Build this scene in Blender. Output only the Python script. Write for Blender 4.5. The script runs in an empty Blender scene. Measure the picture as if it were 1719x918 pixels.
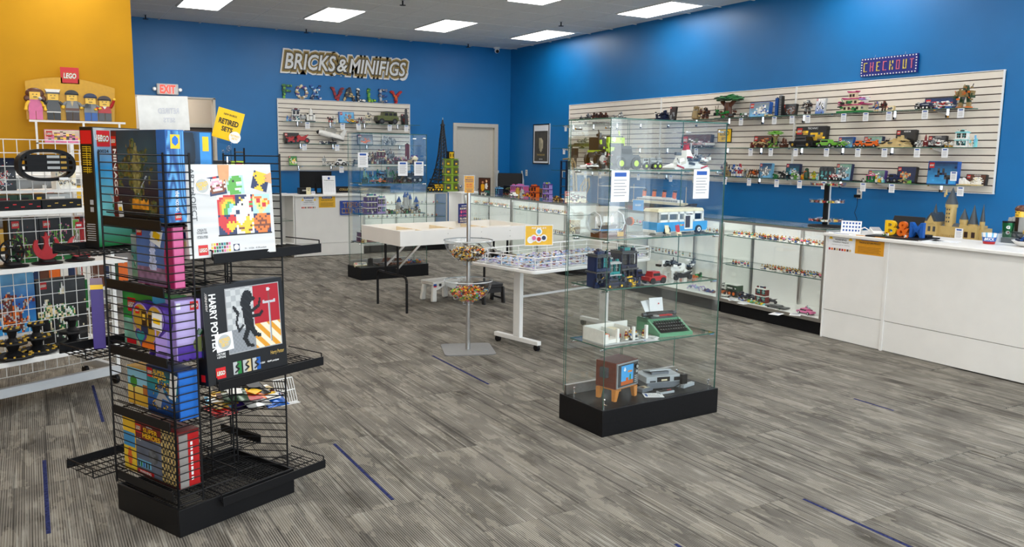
import bpy, math, random
from mathutils import Matrix, Vector, Euler
random.seed(7)
sc = bpy.context.scene
COL = sc.collection
PI = math.pi
def R(d): return math.radians(d)

# ------------------------------------------------------------------ camera
IW, IH = 1719, 918
FPX, YAW, PITCH, ROLL = 1384.385, 0.52980, 0.14170, 0.01300
CH = 1.6
cy_, sy_, cp_, sp_ = math.cos(YAW), math.sin(YAW), math.cos(PITCH), math.sin(PITCH)
FW = Vector((sy_*cp_, cy_*cp_, -sp_)); RT0 = Vector((cy_, -sy_, 0)); UP0 = RT0.cross(FW)
RT = RT0*math.cos(ROLL) + UP0*math.sin(ROLL); UP = -RT0*math.sin(ROLL) + UP0*math.cos(ROLL)
cam_d = bpy.data.cameras.new('camera'); cam = bpy.data.objects.new('camera', cam_d); COL.objects.link(cam)
cam_d.sensor_width = 36; cam_d.lens = FPX/IW*36; cam_d.clip_start = 0.05
m = Matrix.Identity(4)
for i in range(3):
    m[i][0] = RT[i]; m[i][1] = UP[i]; m[i][2] = -FW[i]
m.translation = (0, 0, CH); cam.matrix_world = m
sc.camera = cam

# ------------------------------------------------------------------ daylight and exposure
sc.view_settings.view_transform = 'Standard'; sc.view_settings.look = 'None'
sc.view_settings.gamma = 1; sc.view_settings.use_curve_mapping = False
sc.view_settings.exposure = 0.22
PANEL_E = 9.0          # ceiling light panels
DAY_W = 190.0          # daylight arriving through the shop front behind the camera
world = bpy.data.worlds.new('sky'); sc.world = world; world.use_nodes = True
bgn = world.node_tree.nodes['Background']; bgn.inputs[0].default_value = (.80, .92, 1, 1); bgn.inputs[1].default_value = 2.0
ld = bpy.data.lights.new('shop_front_daylight', 'AREA'); ld.shape = 'RECTANGLE'; ld.size = 9.8; ld.size_y = 2.5
ld.energy = DAY_W; ld.color = (.88, .95, 1)
lo = bpy.data.objects.new('shop_front_daylight', ld); COL.objects.link(lo)
lo.location = (2.9, -1.62, 1.75); lo.rotation_euler = (R(90), 0, 0)

sc.cycles.transparent_max_bounces = 40

# pixel -> point on a real plane of the room
def ray(x, y): return FW + RT*((x-IW/2)/FPX) - UP*((y-IH/2)/FPX)
def AX(x, y, X): d = ray(x, y); t = X/d.x; return Vector((X, d.y*t, CH+d.z*t))
def AY(x, y, Y): d = ray(x, y); t = Y/d.y; return Vector((d.x*t, Y, CH+d.z*t))
def AZ(x, y, Z): d = ray(x, y); t = (Z-CH)/d.z; return Vector((d.x*t, d.y*t, Z))
def AP(x, y, p0, ang):
    n = Vector((-math.sin(ang), math.cos(ang), 0)); d = ray(x, y)
    t = (n.x*p0[0]+n.y*p0[1])/(n.x*d.x+n.y*d.y); return Vector((d.x*t, d.y*t, CH+d.z*t))

# ------------------------------------------------------------------ materials
MATS = {}
def mat(name, rgb=(.8,.8,.8), rough=.45, metal=0, spec=.5, emit=0, noise=.05, nscale=30, bump=0):
    if name in MATS: return MATS[name]
    M = bpy.data.materials.new(name); M.use_nodes = True; nt = M.node_tree; b = nt.nodes['Principled BSDF']
    b.inputs['Roughness'].default_value = rough; b.inputs['Metallic'].default_value = metal
    b.inputs['Specular IOR Level'].default_value = spec
    c = (*rgb, 1)
    if emit:
        b.inputs['Base Color'].default_value = c
        b.inputs['Emission Color'].default_value = c; b.inputs['Emission Strength'].default_value = emit
    elif noise:
        n = nt.nodes.new('ShaderNodeTexNoise'); n.inputs['Scale'].default_value = nscale
        tc = nt.nodes.new('ShaderNodeTexCoord'); nt.links.new(tc.outputs['Object'], n.inputs['Vector'])
        r = nt.nodes.new('ShaderNodeValToRGB')
        r.color_ramp.elements[0].position = .3; r.color_ramp.elements[1].position = .7
        r.color_ramp.elements[0].color = (*[x*(1-noise) for x in rgb], 1)
        r.color_ramp.elements[1].color = (*[min(1, x*(1+noise)) for x in rgb], 1)
        nt.links.new(n.outputs['Fac'], r.inputs[0]); nt.links.new(r.outputs[0], b.inputs['Base Color'])
        if bump:
            bp = nt.nodes.new('ShaderNodeBump'); bp.inputs['Strength'].default_value = bump; bp.inputs['Distance'].default_value = .004
            nt.links.new(n.outputs['Fac'], bp.inputs['Height']); nt.links.new(bp.outputs[0], b.inputs['Normal'])
    else: b.inputs['Base Color'].default_value = c
    MATS[name] = M; return M
def hexc(h):
    h = h.lstrip('#'); v = [int(h[i:i+2], 16)/255 for i in (0, 2, 4)]
    return tuple(x/12.92 if x <= .04045 else ((x+.055)/1.055)**2.4 for x in v)
PAL = dict(red='b3191c', dred='6e1618', blue='1656a8', dblue='16284f', navy='101a38', lblue='6fb3dc', sky='3a9bd8', green='1e7a35', lgreen='6fae3c',
    lime='b5d334', dgreen='1d4028', sand='7fa588', tan='cdb682', dtan='8f7a50', brown='5b3320', dbrown='33201a', black='141416', dgrey='45484c', grey='7d8285',
    lgrey='b2b5b5', white='e9e8e3', yellow='f2c11d', orange='e06a1b', pink='d9689b', magenta='a3245f', purple='4a2f86', lilac='a58fd0', teal='1b8a8c', gold='b8902f',
    skin='f0c23c', cream='e4d9b8', olive='5a6130', silver='b8bcc0', mred='8a1f2b', aqua='7fd0d4')
def C(n): return hexc(PAL.get(n, n))
def pl(n, rough=.32): return mat('plastic_'+n, C(n), rough)
def glassmat(name, tint=(.982,.994,.988), gl=1.0):
    if name in MATS: return MATS[name]
    M = bpy.data.materials.new(name); M.use_nodes = True; nt = M.node_tree; nt.nodes.clear()
    o = nt.nodes.new('ShaderNodeOutputMaterial'); mx = nt.nodes.new('ShaderNodeMixShader')
    t = nt.nodes.new('ShaderNodeBsdfTransparent'); t.inputs[0].default_value = (*tint, 1)
    g = nt.nodes.new('ShaderNodeBsdfGlossy'); g.inputs['Roughness'].default_value = .02; g.inputs[0].default_value = (gl, gl, gl, 1)
    f = nt.nodes.new('ShaderNodeFresnel'); ge = nt.nodes.new('ShaderNodeNewGeometry')
    io = nt.nodes.new('ShaderNodeMath'); io.operation = 'MULTIPLY_ADD'; io.inputs[1].default_value = 1/1.5-1.5; io.inputs[2].default_value = 1.5
    nt.links.new(ge.outputs['Backfacing'], io.inputs[0]); nt.links.new(io.outputs[0], f.inputs[0])
    nt.links.new(f.outputs[0], mx.inputs[0]); nt.links.new(t.outputs[0], mx.inputs[1]); nt.links.new(g.outputs[0], mx.inputs[2])
    nt.links.new(mx.outputs[0], o.inputs[0]); MATS[name] = M; return M
GLASS = glassmat('clear_glass'); ACRY = glassmat('clear_acrylic', (.94, .95, .955))
GEDGE = mat('glass_edge_green', (.05, .13, .10), .12, noise=.1)
BLACKM = mat('black_powder_coat', (.007, .007, .008), .45, spec=.22, noise=.15, nscale=120)
WHITEM = mat('white_powder_coat', (.80, .80, .785), .35, noise=.02)
LAM = mat('white_laminate', (.80, .79, .765), .35, noise=.02, nscale=6)
LAMB = mat('black_laminate', (.006, .006, .007), .45, spec=.2, noise=.2, nscale=60)
ALU = mat('brushed_aluminium', (.55, .54, .52), .32, metal=1, noise=.06, nscale=90)
CHR = mat('chrome', (.8, .8, .82), .12, metal=1, noise=.02)
PAPER = mat('white_paper', (.82, .83, .85), .6, noise=.02)
CARDC = mat('grey_card', (.35, .35, .36), .6)
def print_mat():
    M = bpy.data.materials.new('printed_card'); M.use_nodes = True; nt = M.node_tree; b = nt.nodes['Principled BSDF']
    a = nt.nodes.new('ShaderNodeAttribute'); a.attribute_name = 'Col'
    nt.links.new(a.outputs['Color'], b.inputs['Base Color']); b.inputs['Roughness'].default_value = .3
    return M
PRINT = print_mat()

# ------------------------------------------------------------------ mesh building
class MB:
    def __init__(s): s.v = []; s.f = []; s.m = []; s.mats = []; s.M = Matrix.Identity(4)
    def mi(s, mt):
        if isinstance(mt, str): mt = pl(mt)
        if mt not in s.mats: s.mats.append(mt)
        return s.mats.index(mt)
    def add(s, vs, fs, mt):
        k = len(s.v); i = s.mi(mt); s.v += [s.M @ Vector(v) for v in vs]
        for f in fs: s.f.append([k+j for j in f]); s.m.append(i)
        return s
    def box(s, c, sz, mt, rz=0, rx=0, ry=0, tp=1, edge=None):
        a, b, h = sz[0]/2, sz[1]/2, sz[2]/2
        vs = [Vector((x*a*(tp if z > 0 else 1), y*b*(tp if z > 0 else 1), z*h)) for z in (-1, 1) for y in (-1, 1) for x in (-1, 1)]
        if rz or rx or ry:
            e = Euler((rx, ry, rz)).to_matrix(); vs = [e @ v for v in vs]
        vs = [v+Vector(c) for v in vs]
        fs = [(0,2,3,1), (4,5,7,6), (0,1,5,4), (2,6,7,3), (0,4,6,2), (1,3,7,5)]
        if edge is None: return s.add(vs, fs, mt)
        # thin pane: the four narrow faces get the edge material
        d = min(range(3), key=lambda i: sz[i]); big = {0: (4, 5), 1: (2, 3), 2: (0, 1)}[d]
        s.add(vs, [fs[i] for i in big], mt); s.add(vs, [fs[i] for i in range(6) if i not in big], edge); return s
    def bx(s, x0, x1, y0, y1, z0, z1, mt, edge=None):
        return s.box(((x0+x1)/2, (y0+y1)/2, (z0+z1)/2), (x1-x0, y1-y0, z1-z0), mt, edge=edge)
    def cyl(s, p0, p1, r, mt, n=8, r2=None, caps=True):
        p0, p1 = Vector(p0), Vector(p1); d = (p1-p0).normalized()
        a = Vector((0, 0, 1)) if abs(d.z) < .9 else Vector((1, 0, 0)); u = d.cross(a).normalized(); w = d.cross(u)
        r2 = r if r2 is None else r2
        vs = [p0+(u*math.cos(2*PI*i/n)+w*math.sin(2*PI*i/n))*r for i in range(n)]+[p1+(u*math.cos(2*PI*i/n)+w*math.sin(2*PI*i/n))*r2 for i in range(n)]
        fs = [(i, (i+1) % n, n+(i+1) % n, n+i) for i in range(n)]
        if caps: fs += [tuple(range(n-1, -1, -1)), tuple(range(n, 2*n))]
        return s.add(vs, fs, mt)
    def wire(s, pts, r, mt, n=4, closed=False):
        q = list(pts)+([pts[0]] if closed else [])
        for a, b in zip(q, q[1:]): s.cyl(a, b, r, mt, n)
        return s
    def lathe(s, prof, mt, n=16, c=(0, 0, 0), close=False):
        vs = [(c[0]+r*math.cos(2*PI*i/n), c[1]+r*math.sin(2*PI*i/n), c[2]+z) for r, z in prof for i in range(n)]
        fs = [(k*n+i, k*n+(i+1) % n, (k+1)*n+(i+1) % n, (k+1)*n+i) for k in range(len(prof)-1) for i in range(n)]
        if close: fs += [tuple(range(n-1, -1, -1)), tuple((len(prof)-1)*n+i for i in range(n))]
        return s.add(vs, fs, mt)
    def ball(s, c, r, mt, n=8, k=5, sz=(1, 1, 1)):
        vs = [(c[0], c[1], c[2]-r*sz[2])]
        for j in range(1, k):
            a = -PI/2+PI*j/k
            vs += [(c[0]+r*sz[0]*math.cos(a)*math.cos(2*PI*i/n), c[1]+r*sz[1]*math.cos(a)*math.sin(2*PI*i/n), c[2]+r*sz[2]*math.sin(a)) for i in range(n)]
        vs.append((c[0], c[1], c[2]+r*sz[2])); t = len(vs)-1
        fs = [(0, 1+(i+1) % n, 1+i) for i in range(n)]
        for j in range(k-2): fs += [(1+j*n+i, 1+j*n+(i+1) % n, 1+(j+1)*n+(i+1) % n, 1+(j+1)*n+i) for i in range(n)]
        fs += [(t, 1+(k-2)*n+i, 1+(k-2)*n+(i+1) % n) for i in range(n)]
        return s.add(vs, fs, mt)
    def prism(s, pts, y0, y1, mt):
        n = len(pts); vs = [(x, y0, z) for x, z in pts]+[(x, y1, z) for x, z in pts]
        return s.add(vs, [tuple(range(n)), tuple(range(2*n-1, n-1, -1))]+[(i, n+i, n+(i+1) % n, (i+1) % n) for i in range(n)], mt)
    def bricks(s, x0, x1, y0, y1, z0, z1, cols, k=6, seed=0):
        # a heap of small bricks filling a box
        rn = random.Random(seed)
        for i in range(k):
            a = (x1-x0)*rn.uniform(.2, .45); b = (z1-z0)*rn.uniform(.15, .35); cx = rn.uniform(x0+a/2, x1-a/2); cz = rn.uniform(z0+b/2, z1-b/2)
            s.box((cx, (y0+y1)/2+rn.uniform(-.2, .1)*(y1-y0), cz), (a, (y1-y0)*rn.uniform(.5, .9), b), rn.choice(cols))
        return s
    def mesh(s, name):
        me = bpy.data.meshes.new(name); me.from_pydata(s.v, [], s.f)
        for x in s.mats: me.materials.append(x)
        me.polygons.foreach_set('material_index', s.m)
        me.polygons.foreach_set('use_smooth', [True]*len(s.f)); me.update()
        me.set_sharp_from_angle(angle=.6)
        return me
    def build(s, name, parent=None, loc=None, rz=0, bev=0):
        o = bpy.data.objects.new(name, s.mesh(name)); COL.objects.link(o)
        if parent: o.parent = parent
        if loc is not None: o.location = loc
        if rz: o.rotation_euler.z = rz
        if bev:
            b = o.modifiers.new('b', 'BEVEL'); b.width = bev; b.segments = 2; b.limit_method = 'ANGLE'
        return o
def tag(o, label=None, cat=None, group=None, kind=None):
    if label: o['label'] = label
    if cat: o['category'] = cat
    if group: o['group'] = group
    if kind: o['kind'] = kind
    return o
def thing(name, label, cat, loc=(0, 0, 0), rz=0, group=None):
    o = bpy.data.objects.new(name, None); COL.objects.link(o); o.location = loc; o.rotation_euler.z = rz
    o.empty_display_size = .05
    return tag(o, label, cat, group)
def struct(name, mb, **k):
    o = mb.build(name, **k); o['kind'] = 'structure'; return o
def link(me, name, parent=None, loc=None, rot=None):
    o = bpy.data.objects.new(name, me); COL.objects.link(o)
    if parent: o.parent = parent
    if loc is not None: o.location = loc
    if rot is not None: o.rotation_euler = rot
    return o
def copy_tree(o, parent=None):
    c = o.copy(); COL.objects.link(c); c.parent = parent
    for ch in list(o.children): copy_tree(ch, c)
    return c

TXT = {}
def text_verts(s, bold=0, shear=0, space=1, res=3):
    k = (s, bold, shear, space)
    if k in TXT: return TXT[k]
    cu = bpy.data.curves.new('t', 'FONT'); cu.body = s; cu.size = 1; cu.offset = bold; cu.shear = shear; cu.resolution_u = res; cu.space_character = space
    ob = bpy.data.objects.new('t', cu); me = ob.to_mesh()
    vs = [v.co.copy() for v in me.vertices]; fs = [tuple(p.vertices) for p in me.polygons]
    ob.to_mesh_clear(); bpy.data.objects.remove(ob); bpy.data.curves.remove(cu)
    TXT[k] = (vs, fs); return TXT[k]
def tx(mb, s, cx, cz, w, h, mt, y=-.001, bold=.02, rot=0, shear=0, side=0, ext=0, space=1):
    """flat lettering fitted into a w x h box, in the xz plane facing -y (side=1: in the yz plane facing -x at x=y)"""
    vs, fs = text_verts(s, bold, shear, space)
    if not vs: return
    x0 = min(v.x for v in vs); x1 = max(v.x for v in vs); y0 = min(v.y for v in vs); y1 = max(v.y for v in vs)
    out = []
    for v in vs:
        a = ((v.x-x0)/(x1-x0)-.5)*w; b = ((v.y-y0)/(y1-y0)-.5)*h
        a, b = a*math.cos(rot)-b*math.sin(rot), a*math.sin(rot)+b*math.cos(rot)
        out.append((cx+a, y, cz+b) if not side else (y, cx-a, cz+b))
    mb.add(out, fs, mt)
    if ext:
        k = len(out); back = [(a, y+ext, c) for a, _, c in out]
        ed = {}
        for f in fs:
            for i in range(len(f)):
                e = (f[i], f[(i+1) % len(f)]); 
                if (e[1], e[0]) in ed: del ed[(e[1], e[0])]
                else: ed[e] = 1
        mb.add(out+back, [(b, a, a+k, b+k) for a, b in ed], mt)
def art(name, w, h, fn, nx=24, ny=24, parent=None, loc=(0, 0, 0), rot=(0, 0, 0)):
    """printed picture: fine grid with a colour per cell; origin at its lower left, faces -y"""
    vs = []; fs = []; cs = []
    for j in range(ny+1):
        for i in range(nx+1): vs.append((w*i/nx, 0, h*j/ny))
    for j in range(ny):
        for i in range(nx):
            a = j*(nx+1)+i; fs.append((a, a+1, a+nx+2, a+nx+1)); c = fn((i+.5)/nx, (j+.5)/ny); cs += [(*(C(c) if isinstance(c, str) else c), 1)]*4
    me = bpy.data.meshes.new(name); me.from_pydata(vs, [], fs); me.materials.append(PRINT)
    ca = me.color_attributes.new('Col', 'FLOAT_COLOR', 'CORNER'); ca.data.foreach_set('color', [x for c in cs for x in c])
    return link(me, name, parent, loc, rot)
def hs(a, b, s=0):
    v = math.sin(a*127.1+b*311.7+s*74.7)*43758.5453; return v-math.floor(v)
def vn(x, y, s=0):
    xi, yi = math.floor(x), math.floor(y); fx, fy = x-xi, y-yi; fx = fx*fx*(3-2*fx); fy = fy*fy*(3-2*fy)
    return (hs(xi, yi, s)*(1-fx)+hs(xi+1, yi, s)*fx)*(1-fy)+(hs(xi, yi+1, s)*(1-fx)+hs(xi+1, yi+1, s)*fx)*fy
def scene_art(bgs, fgs, seed=0, sc_=5, thr=.5):
    """busy toy-box picture: graded backdrop with clustered model shapes in the middle"""
    B = [C(c) for c in bgs]; F = [C(c) for c in fgs]
    def fn(u, v):
        k = v*(len(B)-1); i = min(int(k), len(B)-2); t = k-i
        c = [B[i][q]*(1-t)+B[i+1][q]*t for q in range(3)]
        d = math.hypot((u-.5)*1.5, (v-.42)*1.7)
        n = vn(u*sc_+seed, v*sc_, seed)*.6+vn(u*sc_*2.7, v*sc_*2.7, seed+3)*.4
        if n+.38-d*.75 > thr:
            m_ = vn(u*sc_*3.1+5, v*sc_*3.1, seed+9); g = F[int(m_*7.99*len(F)/5) % len(F)]
            s = .55+.9*vn(u*40, v*40, seed+1); return tuple(x*s for x in g)
        s = .8+.4*vn(u*9, v*7, seed+5); return tuple(x*s for x in c)
    return fn
REDL = mat('logo_red', C('c8141c'), .4, noise=.02); WHI = mat('ink_white', (.85, .85, .84), .45, noise=.02); INK = mat('ink_black', (.015, .015, .018), .5, noise=.1)
YEL = mat('ink_yellow', C('f5c518'), .4, noise=.03); INKB = mat('ink_blue', C('1b4fa0'), .45)
def logo(parent, x, z, s, y=-.0008, side=0, rot=0, words=True):
    """small square red badge with white lettering outlined in black and yellow"""
    mb = MB(); h = s/2
    def q(a, mt, yy, hx=1, hz=1):
        P = [(-a*hx, -a*hz), (a*hx, -a*hz), (a*hx, a*hz), (-a*hx, a*hz)]
        mb.add([(x+p, yy, z+r) if not side else (yy, x-p, z+r) for p, r in P], [(0, 1, 2, 3)], mt)
    q(h, REDL, y)
    if words:
        e = .0003 if s < .05 else .0006
        tx(mb, 'LEGO', x, z, s*.86, s*.44, YEL, y-e, .07, shear=.15, side=side, rot=rot)
        tx(mb, 'LEGO', x, z, s*.84, s*.41, INK, y-2*e, .055, shear=.15, side=side, rot=rot)
        tx(mb, 'LEGO', x, z, s*.80, s*.36, WHI, y-3*e, .025, shear=.15, side=side, rot=rot)
    else: q(h*.75, WHI, y-.0004, 1, .42)
    return mb.build('logo', parent)
def lettering(parent, items, name='lettering', **kw):
    mb = MB()
    for it in items:
        s, cx, cz, w, h, mt = it[:6]; k = dict(it[6]) if len(it) > 6 else {}
        tx(mb, s, cx, cz, w, h, mt, **{**kw, **k})
    return mb.build(name, parent)

# ================================================================== THE SETTING
X0, Y0, HC = 8.34, 14.39, 3.65
XL, YF = -4.2, -1.3
BLUE = mat('blue_wall_paint', C('026bab'), .42, noise=.04, nscale=3)
YELW = mat('yellow_wall_paint', C('c08c06'), .6, spec=.25, noise=.04, nscale=3)
CREAMW = mat('cream_wall_paint', C('cbbfae'), .6, noise=.03, nscale=3)
TRIM = mat('painted_door_frame', C('c9c3b6'), .4, noise=.02)
DOORM = mat('painted_door', C('cfc8ba'), .45, noise=.02)

def carpet(name, stripe):
    M = bpy.data.materials.new(name); M.use_nodes = True; nt = M.node_tree; N = nt.nodes; L = nt.links; b = N['Principled BSDF']
    b.inputs['Roughness'].default_value = .95; b.inputs['Specular IOR Level'].default_value = .1
    def nd(t, **k):
        n = N.new(t)
        for a, v in k.items(): setattr(n, a, v)
        return n
    def mth(op, a, b_=None, clamp=False):
        n = nd('ShaderNodeMath', operation=op, use_clamp=clamp)
        for i, v in enumerate((a, b_)):
            if v is None: continue
            if isinstance(v, (int, float)): n.inputs[i].default_value = v
            else: L.new(v, n.inputs[i])
        return n.outputs[0]
    def mixc(f, a, b_):
        n = nd('ShaderNodeMix', data_type='RGBA')
        for i, v in ((0, f), (6, a), (7, b_)):
            if isinstance(v, tuple): n.inputs[i].default_value = (*v, 1)
            elif isinstance(v, (int, float)): n.inputs[i].default_value = v
            else: L.new(v, n.inputs[i])
        return n.outputs[2]
    tc = nd('ShaderNodeTexCoord'); oi = nd('ShaderNodeObjectInfo')
    off = nd('ShaderNodeVectorMath', operation='SCALE'); off.inputs[0].default_value = (37, 91, 0); L.new(oi.outputs['Random'], off.inputs['Scale'])
    ad = nd('ShaderNodeVectorMath', operation='ADD'); L.new(tc.outputs['Object'], ad.inputs[0]); L.new(off.outputs[0], ad.inputs[1])
    def noise(sx, sy, scale=1, detail=2, rough=.5):
        mp = nd('ShaderNodeMapping'); mp.inputs['Scale'].default_value = (sx, sy, 1); L.new(ad.outputs[0], mp.inputs[0])
        n = nd('ShaderNodeTexNoise'); n.inputs['Scale'].default_value = scale; n.inputs['Detail'].default_value = detail; n.inputs['Roughness'].default_value = rough
        L.new(mp.outputs[0], n.inputs['Vector']); return n.outputs['Fac']
    def ramp(v, pts):
        r = nd('ShaderNodeValToRGB'); r.color_ramp.interpolation = 'LINEAR'
        e = r.color_ramp.elements; e[0].position, e[0].color = pts[0][0], (*[pts[0][1]]*3, 1); e[1].position, e[1].color = pts[-1][0], (*[pts[-1][1]]*3, 1)
        for p, c in pts[1:-1]: q = e.new(p); q.color = (c, c, c, 1)
        L.new(v, r.inputs[0]); return r.outputs[0]
    sp = nd('ShaderNodeSeparateXYZ'); L.new(tc.outputs['Object'], sp.inputs[0])
    wp = mth('MULTIPLY', sp.outputs[0], 2*PI/.0102); fine = mth('MULTIPLY_ADD', mth('SINE', wp), .5); N[-1].inputs[2].default_value = .5
    base = ramp(noise(6.5, 3.0, 1, 3, .6), [(.38, 0), (.47, .28), (.53, .62), (.66, 1)])
    patch = ramp(noise(11, 3.2, 1, 2), [(.42, 0), (.44, 1)])
    streak = ramp(noise(85, 1.3, 1, 1), [(.56, 0), (.60, 1)])
    dark = ramp(noise(60, .55, 1, 0), [(.30, 1), (.34, 0)])
    c = mixc(base, (.030, .026, .022), (.135, .120, .098))
    c = mixc(mth('MULTIPLY', patch, .45), c, (.105, .098, .090))
    lite = ramp(noise(9, 2.6, 1, 4, .62), [(.545, 0), (.56, 1)])
    c = mixc(mth('MULTIPLY', lite, .42), c, (.29, .265, .22))
    drk = ramp(noise(10, 2.4, 1, 4, .62), [(.42, 1), (.435, 0)])
    c = mixc(mth('MULTIPLY', drk, .5), c, (.035, .031, .028))
    stripe_amt = mth('MULTIPLY', fine, ramp(noise(4, 1.5, 1, 2), [(.35, .26), (.65, .80)]))
    c = mixc(stripe_amt, c, (.36, .335, .29))
    c = mixc(mth('MULTIPLY', mth('MULTIPLY', streak, .55), base), c, (.38, .37, .33))
    c = mixc(mth('MULTIPLY', dark, .5), c, (.02, .018, .018))
    gr = noise(400, 400, 1, 1); g2 = nd('ShaderNodeMix', data_type='RGBA', blend_type='MULTIPLY'); g2.inputs[0].default_value = .5
    L.new(c, g2.inputs[6]); L.new(ramp(gr, [(.3, .5), (.7, 1.4)]), g2.inputs[7]); c = g2.outputs[2]
    if stripe is not None:
        inb = mth('LESS_THAN', mth('ABSOLUTE', mth('SUBTRACT', sp.outputs[0], stripe)), .0125)
        c = mixc(mth('MULTIPLY', inb, .9), c, (.035, .05, .17))
    L.new(c, b.inputs['Base Color'])
    bp = nd('ShaderNodeBump'); bp.inputs['Strength'].default_value = .35; bp.inputs['Distance'].default_value = .003
    L.new(fine, bp.inputs['Height']); L.new(bp.outputs[0], b.inputs['Normal'])
    return M
CARP = carpet('striped_grey_carpet', None)
CARPB = CARP
fl = MB().bx(XL-.2, X0+.2, YF-.2, Y0+1.6, -.12, -.006, CARP); floor = struct('floor', fl)
TW, TL = .48, .96
tmesh = MB().bx(-TW/2+.0009, TW/2-.0009, -TL/2+.0009, TL/2-.0009, -.006, 0, CARP).mesh('carpet_tile')
bmesh_ = MB().bx(-TW/2+.0009, TW/2-.0009, -TL/2+.0009, TL/2-.0009, -.006, 0, CARPB).mesh('carpet_tile')
BL = [(-.08, 4.3), (.40, 5.75), (2.80, 5.4), (1.36, 3.85), (3.28, 2.4), (2.32, 2.0), (4.7, 3.2), (5.2, 6.4), (4.2, 9.0), (6.0, 4.0)]
nt_ = 0
for i in range(-1, 14):
    cx = -.32+TW/2+i*TW
    for j in range(-1, 14):
        cyy = .97+TL*(j+.5)+(hs(i, 3)*.96)
        vis = cyy > 1.2+abs(cx-1.8)*.12 and cyy < 12.3 and (cx > cyy*0.0-.9) and cx < 6.1+.4
        if cx < cyy*.02-.5 or cx > 1.62*cyy+.9 or not vis: continue
        blue = False
        link(bmesh_ if blue else tmesh, 'carpet_tile', floor, (cx, cyy, 0)); nt_ += 1

THR = mat('navy_carpet_thread', (.022, .028, .095), .95, spec=.1, noise=.5, nscale=60)
for x, y0, y1 in ((-.014, 3.81, 4.77), (.30, 5.31, 6.20), (2.727, 4.96, 5.91), (1.385, 3.44, 4.30), (3.10, 1.9, 2.52), (2.25, 1.5, 2.46), (.78, 6.9, 7.6), (4.75, 3.2, 3.5)):
    MB().bx(x-.009, x+.009, y0, y1, -.002, .0007, THR).build('blue_thread', floor)
# ceiling: slab, T-bar grid and lay-in tiles
CT = mat('acoustic_tile', (.78, .76, .72), .85, noise=.10, nscale=160, bump=.3)
CTG = mat('ceiling_grid_metal', (.8, .79, .77), .5)
ceil = struct('ceiling', MB().bx(XL-.2, X0+.2, YF-.2, Y0+1.6, HC+.05, HC+.2, CTG))
gx = [8.03-.61*k for k in range(-1, 21)]; gy = [12.945-.61*k for k in range(-2, 26)]
g = MB()
for x in gx:
    if XL < x < X0: g.bx(x-.012, x+.012, YF, Y0, HC-.004, HC+.004, CTG)
for y in gy:
    if YF < y < Y0: g.bx(XL, X0, y-.012, y+.012, HC-.004, HC+.004, CTG)
o = g.build('ceiling_grid', ceil)
LX = [1.98, 3.81, 5.64, 7.47]; LY = [11.725, 8.675, 5.625, 2.575, -.475]
LIT = [(x-4*0, y) for x in [-1.68, .15]+LX for y in LY]
def is_light(x, y): return any(a-.05 < x < a+.56 and b-.05 < y < b+1.22 for a, b in LIT)
cm = MB().bx(-.293, .293, -.293, .293, -.010, .02, CT).mesh('ceiling_tile')
for x in gx:
    for y in gy:
        a, b = x-.305, y-.305
        if is_light(a, b): continue
        x1 = min(x, X0); 
        vis = b > 5.2 and a > .9 and not (a > 7.9 and b < 7)
        if vis and b < Y0-.1 and a < X0-.4 and len(ceil.children) < 290:
            link(cm, 'ceiling_tile', ceil, (a, b, HC+.004))
struct('ceiling_tile_field', MB().bx(XL, X0, YF, Y0, HC+.012, HC+.03, CT)).parent = ceil
DIFF = mat('lit_diffuser', (1, .97, .92), emit=PANEL_E)
def light_panel(x, y, lab, grp=None):
    t = thing('ceiling_light', lab, 'ceiling light', (x+.28, y+.6, HC), 0, grp)
    MB().bx(-.275, .275, -.585, .585, -.012, -.006, DIFF).build('diffuser', t)
    f = MB()
    for a, b, c_, d in ((-.295, -.275, -.605, .605), (.275, .295, -.605, .605), (-.275, .275, -.605, -.585), (-.275, .275, .585, .605)): f.bx(a, b, c_, d, -.014, .01, CTG)
    f.build('frame', t)
names = {(1.98, 11.725): 'lit ceiling light panel nearest the yellow wall, cut by the top edge', (3.81, 11.725): 'lit ceiling light panel above the left end of the comic style wall sign',
    (5.64, 11.725): 'lit ceiling light panel above the right end of the comic style wall sign', (7.47, 11.725): 'lit ceiling light panel nearest the far corner beside the security camera',
    (7.47, 8.675): 'lit ceiling light panel beside the right blue wall, nearer than the corner one', (5.64, 8.675): 'lit ceiling light panel cut by the top edge above the corner panel'}
for a, b in LIT:
    k = (round(a, 2), b)
    light_panel(a, b, names.get(k, 'ceiling light panel outside the view, above or behind the viewpoint'), 'flush ceiling light panels' if k in names else 'ceiling light panels outside the view')
# sprinkler heads and camera
for px, py, lb in ((244, 24, 'small sprinkler head under the ceiling above the exit sign'), (514, 48, 'small sprinkler head under the ceiling above the left half of the long wall sign'),
        (786, 73, 'small sprinkler head under the ceiling left of the security camera'), (942, 36, 'small sprinkler head between the two ceiling lights by the right wall'), (676, 0, 'small sprinkler head cut by the top edge between two lights')):
    p = AZ(px, py, HC); t = thing('sprinkler_head', lb, 'sprinkler', (p.x, p.y, HC), 0, 'ceiling sprinkler heads')
    MB().lathe([(.035, 0), (.035, -.006), (.012, -.01)], ALU, 10).build('escutcheon', t)
    MB().cyl((0, 0, 0), (0, 0, -.07), .010, BLACKM, 6).cyl((0, 0, -.066), (0, 0, -.072), .042, BLACKM, 10).build('deflector', t)
p = AZ(834, 79, HC); t = thing('security_camera', 'white turret security camera on the ceiling by the far corner', 'camera', (p.x, p.y, HC))
MB().lathe([(.06, 0), (.06, -.03), (.045, -.035)], WHITEM, 16).build('mount', t)
MB().ball((0, -.01, -.07), .048, WHITEM, 12, 8).build('housing', t)
MB().cyl((-.01, -.04, -.08), (-.02, -.065, -.09), .03, BLACKM, 12).build('lens', t)

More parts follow.
